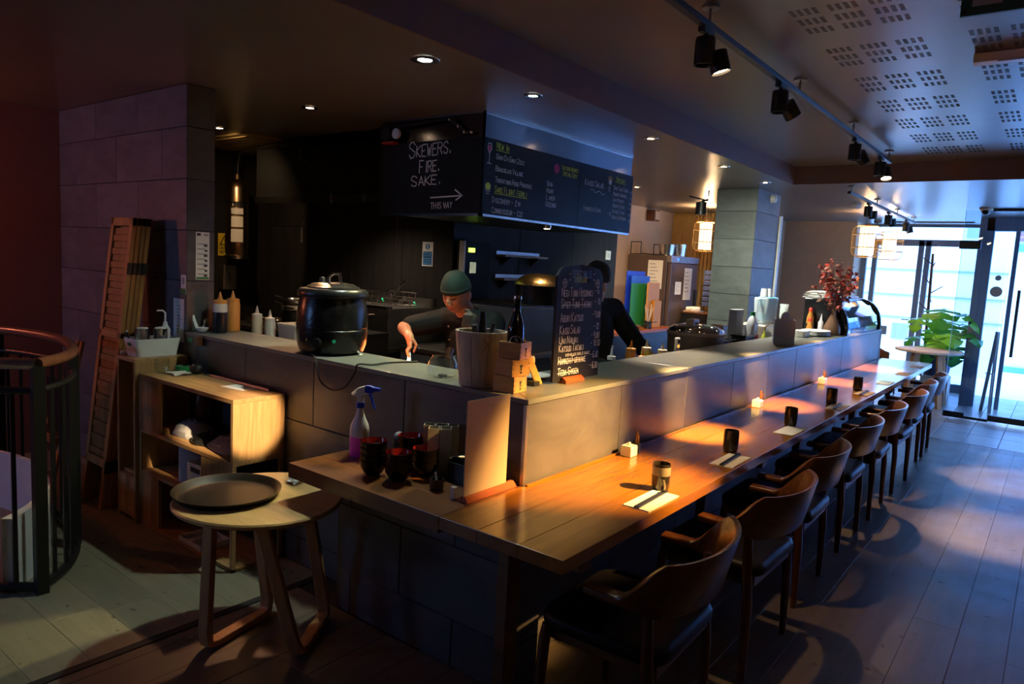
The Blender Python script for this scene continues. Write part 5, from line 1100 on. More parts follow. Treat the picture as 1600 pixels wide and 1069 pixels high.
def lumpcloth(name, label, c, s, mat, seed, parent_cat='cloth'):
    t = thing(name, label, parent_cat, c); rr = random.Random(seed); mb = MB(); n, m = 14, 8; rings = []
    for i in range(m+1):
        a = PI/2*i/m; rings.append([Vector((c[0]+s[0]*math.cos(a)*(1+rr.uniform(-.12, .12))*math.cos(2*PI*k/n), c[1]+s[1]*math.cos(a)*(1+rr.uniform(-.12, .12))*math.sin(2*PI*k/n), c[2]+s[2]*math.sin(a)*(1+rr.uniform(-.2, .1)))) for k in range(n)])
    mb.rings(rings).build('folds', mat, t, smooth=35)
plain('grey_cloth', (.36, .36, .37), .9)
lumpcloth('folded_cloth', 'grey cloth bundle on the middle shelf, left of two', (-2.17, -.16, .561), (.13, .10, .085), 'grey_cloth', 1); lumpcloth('folded_cloth', 'grey cloth bundle on the middle shelf, right of two', (-1.78, -.17, .561), (.15, .09, .06), 'grey_cloth', 2)
lumpcloth('dark_cloth', 'dark cloth between the two grey bundles', (-1.97, -.17, .561), (.10, .10, .05), 'black', 4)
t = thing('brown_jar', 'brown lidded jar in the upper left cubby', 'jar', (-2.20, -.08, .561)); MB().lathe([(.001, 0), (.05, 0), (.052, .10), (.04, .13), (.001, .13)], (-2.22, -.07, .645), 16).build('jar_body', 'chair_leg_wood', t, smooth=40); MB().lathe([(.001, 0), (.06, 0), (.06, .083), (.001, .083)], (-2.22, -.07, .5615), 16).build('tin', 'black', t)
t = thing('paper_roll', 'big blue-white paper roll in the lower cubby', 'roll', (-2.0, -.2, .321)); plain('blue_paper', (.42, .48, .66), .9)
MB().lathe([(.001, 0), (.085, 0), (.085, .215), (.03, .215), (.03, .20), (.001, .20)], (-2.12, -.17, .3205), 28).build('roll', 'blue_paper', t, smooth=40)
t = thing('white_bin', 'white open box with hand slot beside the paper roll', 'box', (-1.8, -.2, .023))
for lo, hi in (((-2.02, -.27, .321), (-1.85, -.262, .46)), ((-2.02, -.10, .321), (-1.85, -.092, .46)), ((-2.02, -.262, .321), (-2.012, -.10, .46)), ((-1.858, -.262, .321), (-1.85, -.10, .46))): bx(lo, hi).build('side', 'white', t)
bx((-1.98, -.2735, .415), (-1.89, -.2702, .44)).build('hand_slot', 'print_dark', t)
t = thing('food_tray', 'white compartment food tray on the floor board of the shelf', 'tray', (-1.95, -.22, .023))
for lo, hi in (((-2.05, -.30, .023), (-1.82, -.13, .027)), ((-2.05, -.30, .027), (-2.044, -.13, .05)), ((-1.826, -.30, .027), (-1.82, -.13, .05)), ((-2.044, -.30, .027), (-1.826, -.294, .05)), ((-2.044, -.136, .027), (-1.826, -.13, .05)), ((-1.94, -.294, .027), (-1.934, -.136, .045))): bx(lo, hi).build('side', 'white', t)
# ================================================================ kitchen side of the long counter
plain('cooker_grey', (.34, .30, .28), .4, metal=.3); plain('cooker_cream', (.60, .50, .45), .4)
rc = Vector((-.62, 2.98, .901)); t = thing('rice_cooker', 'big rice cooker with steel lid behind the counter', 'cooker', tuple(rc))
MB().lathe([(.001, 0), (.195, 0), (.205, .02), (.212, .22), (.212, .235), (.001, .235)], rc, 40).build('pot_body', 'cooker_grey', t, smooth=40)
MB().lathe([(.213, .232), (.220, .236), (.220, .252), (.210, .256), (.001, .256)], rc, 40).build('rim', 'cooker_cream', t, smooth=40)
MB().lathe([(.208, .256), (.205, .275), (.17, .300), (.10, .312), (.001, .315)], rc, 40).build('lid', 'chrome', t, smooth=60)
MB().prism([(-.07, .285), (-.055, .345), (-.045, .352), (.045, .352), (.058, .345), (.062, .30), (.03, .30), (.025, .325), (-.015, .325), (-.02, .30)], -.03, .03, (rc+Vector((-.02, -.03, 0)), Y, Z, X)).build('lid_handle', 'cooker_cream', t, bevel=.006)
MB().box((.06, .10, .22), (.17, .20, .315), TR(rc)).build('hinge_cover', 'cooker_cream', t, bevel=.012)
MB().box((.125, .07, .10), (.20, .17, .20), TR(rc)).build('label_panel', 'label_purple' if 'label_purple' in MATS else plain('label_purple', (.10, .07, .16), .4, var=.7, vscale=60), t)
t = thing('thermometer', 'small white timer with orange light behind the counter edge', 'timer', (-.42, 2.2, .901)); bx((-.43, 2.185, .901), (-.41, 2.25, 1.17)).build('case', 'white', t, bevel=.01); bx((-.4095, 2.205, 1.105), (-.407, 2.228, 1.120)).build('light', 'led_orange', t); bx((-.4095, 2.20, 1.13), (-.408, 2.235, 1.155)).build('screen', 'print_dark', t)
for k, (x, y, r, h, m, cp, lab) in enumerate(((-.50, 1.50, .028, .165, 'dark_sauce', 'white', 'dark sauce bottle with white nozzle behind the specials board'), (-.55, 1.83, .034, .185, 'amber_sauce', 'amber_sauce', 'amber sauce bottle behind the counter'), (-.45, 1.80, .030, .150, 'orange_sauce', 'orange_sauce', 'short orange sauce bottle in front of the amber one'), (-.52, 1.98, .034, .185, 'lime_sauce', 'cream_sauce', 'yellow-green sauce bottle with pale nozzle'), (-.46, 2.09, .034, .170, 'cream_sauce', 'cream_sauce', 'cream sauce bottle beside the white timer'))):
    squeeze(x, y, .901, r, h, m, lab, cp, 'sauce bottles behind the long counter')
t = thing('mixing_bowl', 'black patterned bowl behind the specials board', 'bowl', (-.5, 1.2, .901)); MB().lathe([(.001, 0), (.08, 0), (.13, .09), (.16, .185), (.152, .185), (.12, .09), (.07, .01), (.001, .01)], (-.56, 1.22, .901), 28).build('bowl', plain('speckle', (.02, .02, .02), .35, var=.9, vscale=60), t, smooth=40)
t = thing('steel_container', 'open steel container behind the rice cooker', 'container', (-.95, 2.8, .9)); 
t.location = (-.62, 3.32, .901)
for lo, hi in (((-.72, 3.24, .901), (-.50, 3.245, 1.08)), ((-.72, 3.52, .901), (-.50, 3.525, 1.08)), ((-.72, 3.245, .901), (-.715, 3.52, 1.08)), ((-.505, 3.245, .901), (-.50, 3.52, 1.08))): bx(lo, hi).build('side', 'steel', t)
# prep counter by the fridge with boards
pr = thing('prep_counter', 'dark prep counter in front of the fridge', 'counter', (-2.95, 6.6, 0)); bx((-3.45, 5.2, .1), (-2.62, 6.95, .80)).build('body', 'steel_dark', pr); bx((-3.48, 5.15, .80), (-2.58, 7.0, .84)).build('top', 'red_wood', pr, bevel=.004)
for k, (cx, y, w, h, m, lab) in enumerate(((-3.00, 6.16, .50, .74, 'blue_plastic', 'tall dark blue cutting board, leftmost of the row'), (-2.955, 6.22, .50, .68, 'sky_board', 'bright blue cutting board behind the green one'), (-2.915, 6.16, .46, .58, 'green_board', 'green cutting board in the row'), (-2.80, 6.38, .34, .60, 'yellow_board', 'tall yellow cutting board in the row'), (-2.755, 6.50, .22, .36, 'yellow_board', 'small yellow cutting board at the right end'))):
    if m not in MATS: plain(m, {'sky_board': (.02, .12, .62), 'green_board': (.02, .22, .05), 'yellow_board': (.62, .24, .01)}[m], .45)
    t = thing('cutting_board', lab, 'board', (cx, y, .841), 'cutting boards by the fridge')
    MB().prism(rrect(0, 0, w, h, .02), 0, .018, ((cx, y, .841), Y, Z, X)).build('board', m, t, bevel=.003)
t = thing('chopstick_jar', 'pot of pale skewers in front of the green cutting board', 'jar', (-2.70, 6.28, .841)); MB().lathe([(.001, 0), (.05, 0), (.05, .10), (.045, .10), (.045, .01), (.001, .01)], (-2.70, 6.28, .841), 16).build('pot', 'steel_dark', t)
for k in range(7): a = 2*PI*k/7; MB().tube([(-2.70, 6.28, .855), (-2.70+.04*math.cos(a), 6.28+.09*math.sin(a), 1.10+.03*(k % 3))], .005, 6).build('skewer', 'pale_wood', t)
pan('frying_pan', 'steel pan with dark handle on the prep counter by the cutting boards', (-2.74, 5.85, .842), .15, .06, 50, 'steel', 'black', .22, .06)
fr = thing('fridge', 'tall brown-steel fridge with papers stuck on its side', 'fridge', (-3.1, 7.6, 0)); plain('fridge_steel', (.11, .075, .065), .4, metal=.3)
bx((-3.48, 7.05, .05), (-2.86, 8.0, 1.82)).build('body', 'fridge_steel', fr, bevel=.008); bx((-2.855, 7.07, .10), (-2.80, 7.98, 1.72)).build('door', 'fridge_steel', fr, bevel=.008); bx((-2.86, 7.05, 1.73), (-2.80, 8.0, 1.82)).build('control_strip', 'steel_dull', fr); bx((-2.799, 7.25, 1.76), (-2.795, 7.29, 1.79)).build('display', 'blue_glow' if 'blue_glow' in MATS else glow('blue_glow', (.05, .2, 1), 3), fr); bx((-2.80, 7.88, 1.1), (-2.765, 7.92, 1.35)).build('handle', 'black', fr)
for f, w, h, lab in ((((-3.15, 7.049, 1.35), X, Z, -Y), .23, .40, 'white rota sheet on the near side of the fridge'), (((-2.794, 7.50, 1.20), Y, Z, X), .26, .46, 'white paper on the fridge door, right of two'), (((-2.794, 7.22, 1.28), Y, Z, X), .20, .18, 'small white note on the fridge door')):
    wall_card('paper_notice', lab, 'paper', f, w, h, 'paper', [(w*.12, h*(.85-.12*k), w*(.5+.1*(k % 3)), h*(.88-.12*k), 'print_grey') for k in range(6)])
t = thing('steel_bowls', 'stack of steel bowls on top of the fridge', 'bowl', (-2.98, 7.45, 1.821)); MB().lathe([(.001, 0), (.10, 0), (.12, .16), (.115, .16), (.09, .01), (.001, .01)], (-2.98, 7.25, 1.821), 24).build('bowl', 'steel', t, smooth=40); MB().lathe([(.001, 0), (.11, 0), (.13, .18), (.125, .18), (.10, .01), (.001, .01)], (-2.98, 7.62, 1.821), 24).build('bowl', 'steel', t, smooth=40)
t = thing('wire_rack', 'black wire rack on top of the fridge', 'rack', (-3.35, 7.2, 1.821))
for p in ([(-3.46, 7.08, 1.83), (-3.46, 7.08, 2.0), (-3.30, 7.08, 2.0), (-3.30, 7.08, 1.83)], [(-3.46, 7.8, 1.83), (-3.46, 7.8, 2.0), (-3.30, 7.8, 2.0), (-3.30, 7.8, 1.83)]): MB().tube(p, .010, 6, closed=True).build('end_frame', 'black', t)
MB().tube([(-3.30, 7.08, 1.84), (-3.30, 7.8, 1.84)], .008, 6).build('rail', 'black', t)
t = thing('wall_speaker', 'small brown loudspeaker box high on the cream wall', 'speaker', (-3.45, 7.65, 2.36)); bx((-3.50, 7.55, 2.34), (-3.36, 7.72, 2.50)).build('box', 'chair_leg_wood', t, bevel=.005); bx((-3.358, 7.57, 2.36), (-3.352, 7.70, 2.48)).build('grille', 'cream_card', t)
t = thing('plastic_crates', 'stack of dark blue trays in front of the slatted wall', 'trays', (-2.55, 7.75, 0)); plain('crate_blue', (.03, .05, .16), .5)
bx((-2.75, 7.4, .0), (-2.35, 8.0, 1.02)).build('stand', 'black', t)
for k in range(7): bx((-2.52, 7.55, 1.13+k*.075), (-2.34, 7.90, 1.195+k*.075)).build('tray', 'crate_blue', t, bevel=.01)
bx((-2.76, 7.38, 1.02), (-2.33, 8.0, 1.04)).build('shelf_board', 'chair_leg_wood', t)
t = thing('egg_tray', 'row of pale eggs on the shelf by the slatted wall', 'eggs', (-2.62, 7.6, 1.041)); bx((-2.72, 7.40, 1.041), (-2.54, 7.72, 1.06)).build('carton', 'kraft', t)
for i in range(2):
    for j in range(5): MB().ball((-2.68+i*.07, 7.44+j*.06, 1.085), (.024, .024, .03), 10, 7).build('egg', 'napkin_white', t, smooth=60)
t = thing('wire_kettle', 'steel kettle with wire handle low by the column', 'kettle', (-1.75, 6.4, .85)); bx((-2.0, 6.2, .0), (-1.62, 6.8, .85)).build('stand', 'black', t)
MB().lathe([(.001, 0), (.10, 0), (.12, .05), (.09, .12), (.04, .15), (.001, .15)], (-1.82, 6.45, .851), 24).build('kettle_body', 'brass', t, smooth=50); MB().tube([(-1.92, 6.40, .95), (-1.92, 6.40, 1.08), (-1.82, 6.45, 1.12), (-1.72, 6.50, 1.08), (-1.72, 6.50, .95)], .008, 7).build('handle', 'brass', t, smooth=50)
# ================================================================ counter far end
plain('clear_blue', (.14, .48, .75), .1, alpha=.85); plain('pale_clear', (.70, .76, .80), .1, alpha=.55)
t = thing('drinks_machine', 'low grey machine behind the counter carrying the water pitcher', 'machine', (-.60, 4.45, .901)); bx((-.74, 4.05, .901), (-.45, 4.95, 1.175)).build('case', 'steel_dull', t, bevel=.01); bx((-.449, 4.1, .95), (-.446, 4.9, 1.12)).build('front_panel', 'pale_paint', t)
t = thing('water_pitcher', 'light blue water filter pitcher on the grey machine', 'pitcher', (-.60, 4.5, 1.176))
MB().rings([[Vector((-.60+px*s, 4.48+py*s, z)) for px, py in rrect(-.07, -.17, .07, .17, .05)] for s, z in ((.88, 1.177), (1, 1.40), (.95, 1.41))]).build('jug_body', 'pale_clear', t, smooth=40)
MB().rings([[Vector((-.60+px*s, 4.50+py*s, z)) for px, py in rrect(-.06, -.14, .06, .15, .05)] for s, z in ((.75, 1.20), (.85, 1.33), (1.05, 1.345), (1.1, 1.405), (.9, 1.415))]).build('filter_hopper', 'clear_blue', t, smooth=40)
MB().tube([(-.60, 4.31, 1.40), (-.60, 4.23, 1.39), (-.60, 4.22, 1.22), (-.60, 4.30, 1.20)], .012, 8).build('handle', 'pale_clear', t, smooth=40)
t = thing('clear_cups', 'stack of clear plastic cups right of the pitcher', 'cups', (-.55, 4.85, 1.176))
for k in range(3): MB().lathe([(.001, 0), (.03, 0), (.042, .08), (.04, .08), (.028, .004), (.001, .004)], (-.55, 4.86, 1.177+k*.045), 16).build('cup', 'pale_clear', t, smooth=40)
t = thing('white_cups', 'two white cups standing on the pitcher lid', 'cups', (-.60, 4.42, 1.416))
for dy in (-.05, .06): MB().lathe([(.001, 0), (.036, 0), (.028, .075), (.001, .075)], (-.60, 4.45+dy, 1.4165), 16).build('cup', 'milky', t, smooth=40)
t = thing('detergent_bottle', 'pale bottle with green cap and label left of the pitcher', 'bottle', (-.52, 3.92, .901)); MB().rings([[Vector((-.52+px*s, 3.92+py*s, z)) for px, py in rrect(-.04, -.07, .04, .07, .03)] for s, z in ((.95, .902), (1, 1.18), (.6, 1.24), (.3, 1.26))]).build('bottle_body', 'milky', t, smooth=40); MB().lathe([(.001, 0), (.022, 0), (.02, .035), (.001, .035)], (-.52, 3.92, 1.26), 14).build('cap', 'green_plastic', t, smooth=40); bx((-.479, 3.87, .98), (-.477, 3.97, 1.10)).build('print', 'chalk_pink', t)
t = thing('towel_rack', 'white crumpled cloth behind the detergent bottle', 'cloth', (-.6, 3.80, .901)); MB().rings([[Vector((-.62+px*s, 3.80+py*s, z)) for px, py in rrect(-.04, -.10, .04, .10, .02)] for s, z in ((1, .902), (.95, 1.2), (.9, 1.31))]).build('folds', 'grey_cloth', t, smooth=30)
t = thing('oil_bottle', 'green oil bottle with brass pourer behind the counter', 'bottle', (-.45, 4.0, .901)); MB().lathe([(.001, 0), (.028, 0), (.028, .18), (.010, .215), (.010, .24), (.001, .24)], (-.44, 4.02, .901), 18).build('glass', 'lime_sauce', t, smooth=40); MB().tube([(-.44, 4.02, 1.14), (-.44, 4.03, 1.17), (-.43, 4.14, 1.20)], .006, 8).build('pourer', 'brass', t, smooth=40)
t = thing('black_box', 'black lidded box behind the counter left of the oil bottle', 'box', (-.5, 3.62, .901)); bx((-.56, 3.56, .901), (-.44, 3.78, 1.10)).build('box', 'black', t, bevel=.006); bx((-.565, 3.55, 1.101), (-.435, 3.79, 1.115)).build('lid', 'black_gloss', t)
t = thing('spray_bottle', 'white spray bottle with black trigger behind the menu box', 'bottle', (-.43, 4.4, .901)); MB().lathe([(.001, 0), (.027, 0), (.027, .13), (.013, .18), (.013, .20), (.001, .20)], (-.416, 4.25, .901), 18).build('bottle_body', 'milky', t, smooth=40); MB().prism([(-.02, 0), (.02, 0), (.045, .045), (-.04, .06), (-.05, .04)], -.012, .012, ((-.416, 4.25, 1.10), Y, Z, X)).build('spray_head', 'white', t); MB().tube([(-.42, 4.28, 1.12), (-.42, 4.31, 1.08)], .006, 6).build('trigger', 'black', t)
mbx = thing('menu_holder', 'open pale blue and pink card box on the counter', 'box', (-.12, 3.5, ZT)); plain('card_blue', (.50, .56, .80), .6); plain('card_pink', (.75, .50, .56), .6)
M = TR((-.125, 3.50, ZT)) @ RZ(math.radians(20))
for lo, hi, m in (((-.075, -.10, 0), (.075, -.094, .19), 'card_blue'), ((.069, -.094, 0), (.075, .10, .19), 'card_pink'), ((-.075, .094, 0), (.069, .10, .19), 'card_blue'), ((-.075, -.094, 0), (-.069, .094, .19), 'card_blue'), ((-.069, -.094, 0), (.069, .094, .004), 'card_blue')): MB().box(lo, hi, M).build('side', m, mbx)
t = thing('fan_card', 'rounded cream card standing in the pale menu box', 'card', (-.125, 3.5, ZT+.005)); MB().prism([(-.055, 0), (.055, 0)]+arc(0, .19, .055, 0, 180, 10), 0, .004, ((-.125, 3.5, ZT+.005), Vector((.34, .94, 0)).normalized(), Z, Vector((.94, -.34, 0)).normalized())).build('card', 'cream_card', t)
t = thing('plate_stack', 'stack of white oval plates in front of the display case', 'plates', (-.22, 4.62, ZT))
for k in range(4): MB().lathe([(.001, .0), (.09, .0), (.125, .012), (.124, .015), (.085, .004), (.001, .004)], (-.20, 4.70, ZT+k*.011), 28, sy=1.5).build('plate', 'white_gloss', t, smooth=40)
MB().rings([[Vector((-.24+px*s, 4.38+py*s, z)) for px, py in rrect(-.06, -.09, .06, .09, .02)] for s, z in ((.9, ZT+.001), (1, ZT+.055), (.94, ZT+.055))]).build('bowl', 'napkin_white', t, smooth=40)
for k, (x, y, lab) in enumerate(((-.30, 4.86, 'left red capped soy sauce bottle before the display case'), (-.33, 4.965, 'right red capped soy sauce bottle before the display case'))):
    t = thing('soy_bottle', lab, 'bottle', (x, y, ZT), 'red capped soy bottles'); MB().lathe([(.001, 0), (.032, 0), (.030, .06), (.018, .10), (.016, .12), (.001, .12)], (x, y, ZT+.0+.09*k), 18).build('glass', 'amber_sauce', t, smooth=40); MB().lathe([(.018, .115), (.018, .14), (.010, .15), (.001, .15)], (x, y, ZT+.09*k), 16).build('cap', 'red_plastic', t, smooth=40)
    if k: MB().lathe([(.001, 0), (.04, 0), (.04, .089), (.001, .089)], (x, y, ZT), 16).build('riser', 'black', t)
t = thing('white_dropper', 'white nozzle bottle between soy bottles and vase', 'bottle', (-.27, 5.02, ZT)); MB().lathe([(.001, 0), (.025, 0), (.025, .11), (.012, .13), (.003, .19), (.001, .19)], (-.235, 4.99, ZT), 16).build('bottle_body', 'milky', t, smooth=40)
vc = Vector((-.12, 4.94, ZT)); t = thing('glass_vase', 'brown glass vase in front of the display case', 'vase', tuple(vc))
MB().lathe([(.001, 0), (.065, 0), (.078, .02), (.075, .07), (.045, .14), (.024, .185), (.022, .225), (.030, .245)], vc, 28).build('glass', plain('brown_glass', (.16, .09, .06), .08, alpha=.8), t, smooth=50)
fw = thing('dried_branches', 'spray of dried dark red leafy branches in the vase', 'branches', tuple(vc+Vector((0, 0, .1)))); plain('leaf_red', (.30, .020, .012), .6); plain('leaf_brown', (.12, .030, .018), .7); plain('twig', (.08, .035, .02), .8)
rr = random.Random(11); tw = MB(); lf = [MB(), MB()]
for k in range(30):
    a = rr.uniform(0, 2*PI); sp = rr.uniform(.05, .22); h = rr.uniform(.20, .48)*(1.0-.4*sp/.22)+.22; p0 = vc+Vector((0, 0, .20)); p1 = vc+Vector((math.cos(a)*sp*.4, math.sin(a)*sp*.5, .2+(h-.2)*.6)); p2 = vc+Vector((math.cos(a)*sp, math.sin(a)*sp*1.3, h+.10))
    tw.tube([p0, p1, p2], [.003, .002, .0012], 5)
    for j in range(17):
        q = p1.lerp(p2, .0+j/16) if j > 3 else p0.lerp(p1, .6+.1*j); s = rr.uniform(.018, .034); d1 = Vector((rr.uniform(-1, 1), rr.uniform(-1, 1), rr.uniform(-1, 1))).normalized(); d2 = d1.cross(Vector((rr.uniform(-1, 1), rr.uniform(-1, 1), 1))).normalized(); q = q+d1*s*.8
        lf[rr.random() < .45].add([q-d1*s, q+d2*s*.55, q+d1*s, q-d2*s*.55], [(0, 1, 2, 3)])
tw.build('twig', 'twig', fw); tag(lf[0].build('red_leaves', 'leaf_red', fw), kind='stuff'); tag(lf[1].build('brown_leaves', 'leaf_brown', fw), kind='stuff')
# curved glass display case
dc = thing('display_case', 'curved glass food display case with black ends on the counter', 'display case', (-.24, 5.9, ZT))
cprof = [(-.40, 0), (-.02, 0), (-.012, .06), (-.03, .16), (-.10, .26), (-.19, .305), (-.28, .31), (-.40, .31)]
for y in (5.02, 6.50): MB().prism([(-.41, 0), (0, 0), (.004, .06), (-.004, .12), (-.02, .18), (-.05, .235), (-.09, .278), (-.14, .308), (-.20, .325), (-.28, .33), (-.41, .33)], 0, .045, ((0, y, ZT), X, Z, Y)).build('end_panel', 'black_gloss', dc, bevel=.004)
rings = [[Vector((x, y, ZT+z)) for y in (5.066, 6.50)] for x, z in cprof[1:7]]
g = MB()
for a_, b_ in zip(rings[:-1], rings[1:]): g.quad(a_[0], a_[1], b_[1], b_[0])
g.build('curved_glass', pane('case_glass', (.82, .9, .97), 1.2, .03, .12), dc, smooth=60)
bx((-.40, 5.066, ZT), (-.02, 6.50, ZT+.05)).build('base', 'steel', dc); bx((-.40, 5.066, ZT+.305), (-.20, 6.50, ZT+.325)).build('roof', 'steel', dc); bx((-.405, 5.066, ZT+.05), (-.395, 6.50, ZT+.305)).build('rear_panel', 'steel_dark', dc); bx((-.36, 5.07, ZT+.14), (-.10, 6.49, ZT+.148)).build('glass_shelf', 'clear_blue', dc)
for k in range(6): MB().rings([[Vector((-.20+px*s, 5.22+k*.22+py*s, z)) for px, py in rrect(-.10, -.09, .10, .09, .02)] for s, z in ((.9, ZT+.051), (1, ZT+.10), (.92, ZT+.10))]).build('food_dish', ['white_gloss', 'milky', 'clear_blue'][k % 3], dc, smooth=40)
t = thing('papers_pile', 'pile of papers lying on top of the display case', 'papers', (-.32, 5.4, ZT+.33))
for k in range(6): MB().box((-.10, -.28, 0), (.10, .28, .008), TR((-.31+.006*(k % 2), 5.30, ZT+.336+k*.011)) @ RZ(math.radians((-6, 4, -3, 8, 0, 5)[k]))).build('sheet', 'paper' if k % 2 else 'grey_cloth', t)
t = thing('white_tray', 'flat pale tray on the far part of the display case roof', 'tray', (-.30, 6.0, ZT+.33)); bx((-.40, 5.72, ZT+.331), (-.20, 6.30, ZT+.352)).build('tray_dish', 'milky', t, bevel=.004)
# ================================================================ far seating area
rt = thing('round_table', 'round pale wooden table by the glass door', 'table', (.30, 8.55, 0))
MB().lathe([(.001, .715), (.38, .715), (.40, .722), (.40, .742), (.39, .75), (.001, .75)], (.22, 8.72, 0), 40).build('table_top', 'pale_wood', rt, smooth=35)
for a in (45, 135, 225, 315): q = math.radians(a); strip([(.22+.30*math.cos(q), 8.72+.30*math.sin(q), 0), (.22+.20*math.cos(q), 8.72+.20*math.sin(q), .716)], .07, .035, (-math.sin(q), math.cos(q), 0)).build('leg', 'stool_leg_wood', rt)
for r_, (cx, cy, rz, lab) in enumerate(((-.35, 9.1, 205, 'brown leather tub chair beside the far window'),)):
    t = thing('tub_chair', lab, 'chair', (cx, cy, 0))
    M = TR((cx, cy, 0)) @ RZ(math.radians(rz))
    rings = []
    for i in range(13):
        a = math.radians(-80+160*i/12); h = .20+.16*math.cos(a)**2
        R = .25; rings.append([M @ Vector((R*math.cos(a)-.02, R*math.sin(a), .43)), M @ Vector((R*1.18*math.cos(a)-.02, R*1.12*math.sin(a), .44+h)), M @ Vector(((R*1.18-.03)*math.cos(a)-.02, (R*1.12-.03)*math.sin(a), .44+h)), M @ Vector(((R-.03)*math.cos(a)-.02, (R-.03)*math.sin(a), .43))])
    MB().rings(rings).build('backrest', 'chair_wood', t, smooth=40)
    MB().rings([[M @ Vector((px*s, py*s, z)) for px, py in rrect(-.24, -.24, .24, .24, .09)] for s, z in ((.94, .40), (1, .42), (1, .45), (.9, .465))]).build('seat', 'leather' if r_ else 'chair_wood', t, smooth=40)
    for sx in (-1, 1):
        for sy in (-1, 1): MB().tube([M @ Vector((sx*.22, sy*.22, 0)), M @ Vector((sx*.17, sy*.17, .41))], [.012, .016], 8).build('leg', 'black', t)
cs = thing('coat_stand', 'dark branching wooden coat stand by the far window', 'coat stand', (.02, 9.75, 0))
MB().tube([(.06, 9.75, 0), (.03, 9.75, 1.0), (.0, 9.75, 2.06)], [.026, .022, .018], 10).build('pole', 'chair_leg_wood', cs, smooth=40)
for z, dx, dz in ((1.90, -.13, .10), (1.62, -.07, .08), (1.48, .16, .12), (1.24, -.12, .11), (1.86, .03, .08), (1.45, .04, -.09)): MB().tube([(.012, 9.75, z), (.012+dx, 9.75, z+dz)], [.010, .007], 6).build('peg', 'chair_leg_wood', cs)
for k in range(4): a = PI/4+k*PI/2; MB().tube([(.06, 9.75, .03), (.06+.22*math.cos(a), 9.75+.22*math.sin(a), .02)], .018, 6).build('foot', 'chair_leg_wood', cs)
mo = thing('potted_monstera', 'green split-leaf plant in a dark blue pot behind the round table', 'plant', (.25, 9.45, 0)); plain('leaf_green', (.05, .34, .03), .4); plain('leaf_light', (.20, .58, .04), .4); plain('stem_green', (.06, .18, .04), .5)
MB().lathe([(.001, 0), (.15, 0), (.19, .30), (.175, .30), (.15, .26), (.001, .26)], (.25, 9.45, .34), 24).build('pot', 'crate_blue', mo, smooth=40); MB().box((.08, 9.28, 0), (.42, 9.62, .339)).build('pot_stand', 'pale_wood', mo)
rr = random.Random(4)
def leaf(c, d, s, mat):
    d = Vector(d).normalized(); sd = d.cross(Z).normalized(); nrm = sd.cross(d); pts = []; n = 12
    L = [Vector(c)+d*(s*1.15*t)+nrm*(s*.25*math.sin(t*PI)-s*.25*t*t) for t in [i/n for i in range(n+1)]]
    mb = MB()
    for i in range(n):
        t0, t1 = i/n, (i+1)/n; w = lambda t: s*.62*math.sin(PI*min(1, t*.92+.08))**.7
        for sg in (-1, 1):
            cut = .45 if (i % 3 == 2 and 1 < i < n-1) else 1
            a, b = L[i], L[i+1]; mb.quad(a, b, b+sd*sg*w(t1)*cut-nrm*.10*s, a+sd*sg*w(t0)*(cut if cut < 1 else 1)-nrm*.10*s)
    return mb.build('leaf', mat, mo, smooth=60)
for k, (x, y, z, s) in enumerate(((.05, 9.35, 1.15, .20), (.28, 9.3, 1.30, .30), (.42, 9.35, 1.22, .28), (.18, 9.35, 1.02, .18), (.35, 9.28, 1.0, .22), (.02, 9.40, .86, .18), (.25, 9.25, .85, .18), (.48, 9.3, .95, .24), (.10, 9.35, .72, .16), (.40, 9.25, .78, .2), (.22, 9.4, 1.18, .2), (.50, 9.4, 1.1, .22), (.30, 9.2, .92, .26), (.15, 9.25, .80, .22), (.36, 9.3, 1.12, .26), (.44, 9.2, .86, .24), (.26, 9.3, 1.05, .22))):
    MB().tube([(.25, 9.45, .58), ((x+.25)/2, (y+9.45)/2, (z+.65)/2+.08), (x, y, z)], .006, 5).build('stem', 'stem_green', mo)
    leaf((x, y, z), (x-.25+rr.uniform(-.1, .1), -.25+rr.uniform(-.2, .2), -.15+rr.uniform(-.4, .2)), s*1.25, 'leaf_light' if k % 2 == 0 else 'leaf_green')
af = thing('pavement_sign', 'folded blue pavement sign leaning in the porch', 'sign', (.9, 9.0, 0)); strip([(.86, 8.95, 0), (.93, 9.02, 1.05)], .04, .03, (1, 0, 0)).build('frame', 'frame_blue', af); strip([(.96, 8.85, 0), (.94, 9.0, 1.05)], .04, .03, (1, 0, 0)).build('frame', 'frame_blue', af)
MB().tube([(.86, 8.96, .5), (.96, 8.9, .5)], .008, 6).build('stay', 'frame_blue', af)
# ================================================================ lamps
glow('bulb_warm', (1.0, .72, .42), 40); glow('bulb_cool', (.80, 1.0, .92), 60)
def downlight(x, y, label, target, power, color, angle, blend=.6, bulb='bulb_warm', z=ZK, r=.042):
    t = thing('recessed_downlight', label, 'lamp', (x, y, z), 'recessed ceiling downlights')
    MB().lathe([(r*.62, -.002), (r*.70, -.006), (r*1.25, -.005), (r*1.3, -.0005)], (x, y, z), 28).build('ring', 'steel', t, smooth=40)
    MB().lathe([(.001, -.003), (r*.60, -.003), (r*.60, -.001), (.001, -.001)], (x, y, z), 20).build('bulb', bulb, t)
    lamp_spot(t, (x, y, z-.03), target, power, color, angle, blend, .03)
    return t
WARM = (1.0, .62, .30); COOL = (.80, 1.0, .84); NEUT = (1.0, .80, .56)
downlight(-.932, .305, 'big cool downlight nearest the camera above the counter', (-1.15, .30, 1.0), 75, COOL, 125, 1.0, 'bulb_cool', r=.055)
downlight(-.881, 1.098, 'second downlight along the bulkhead, cool white', (-1.35, -.80, 0), 120, (1.0, .94, .40), 56, .5, 'bulb_cool')
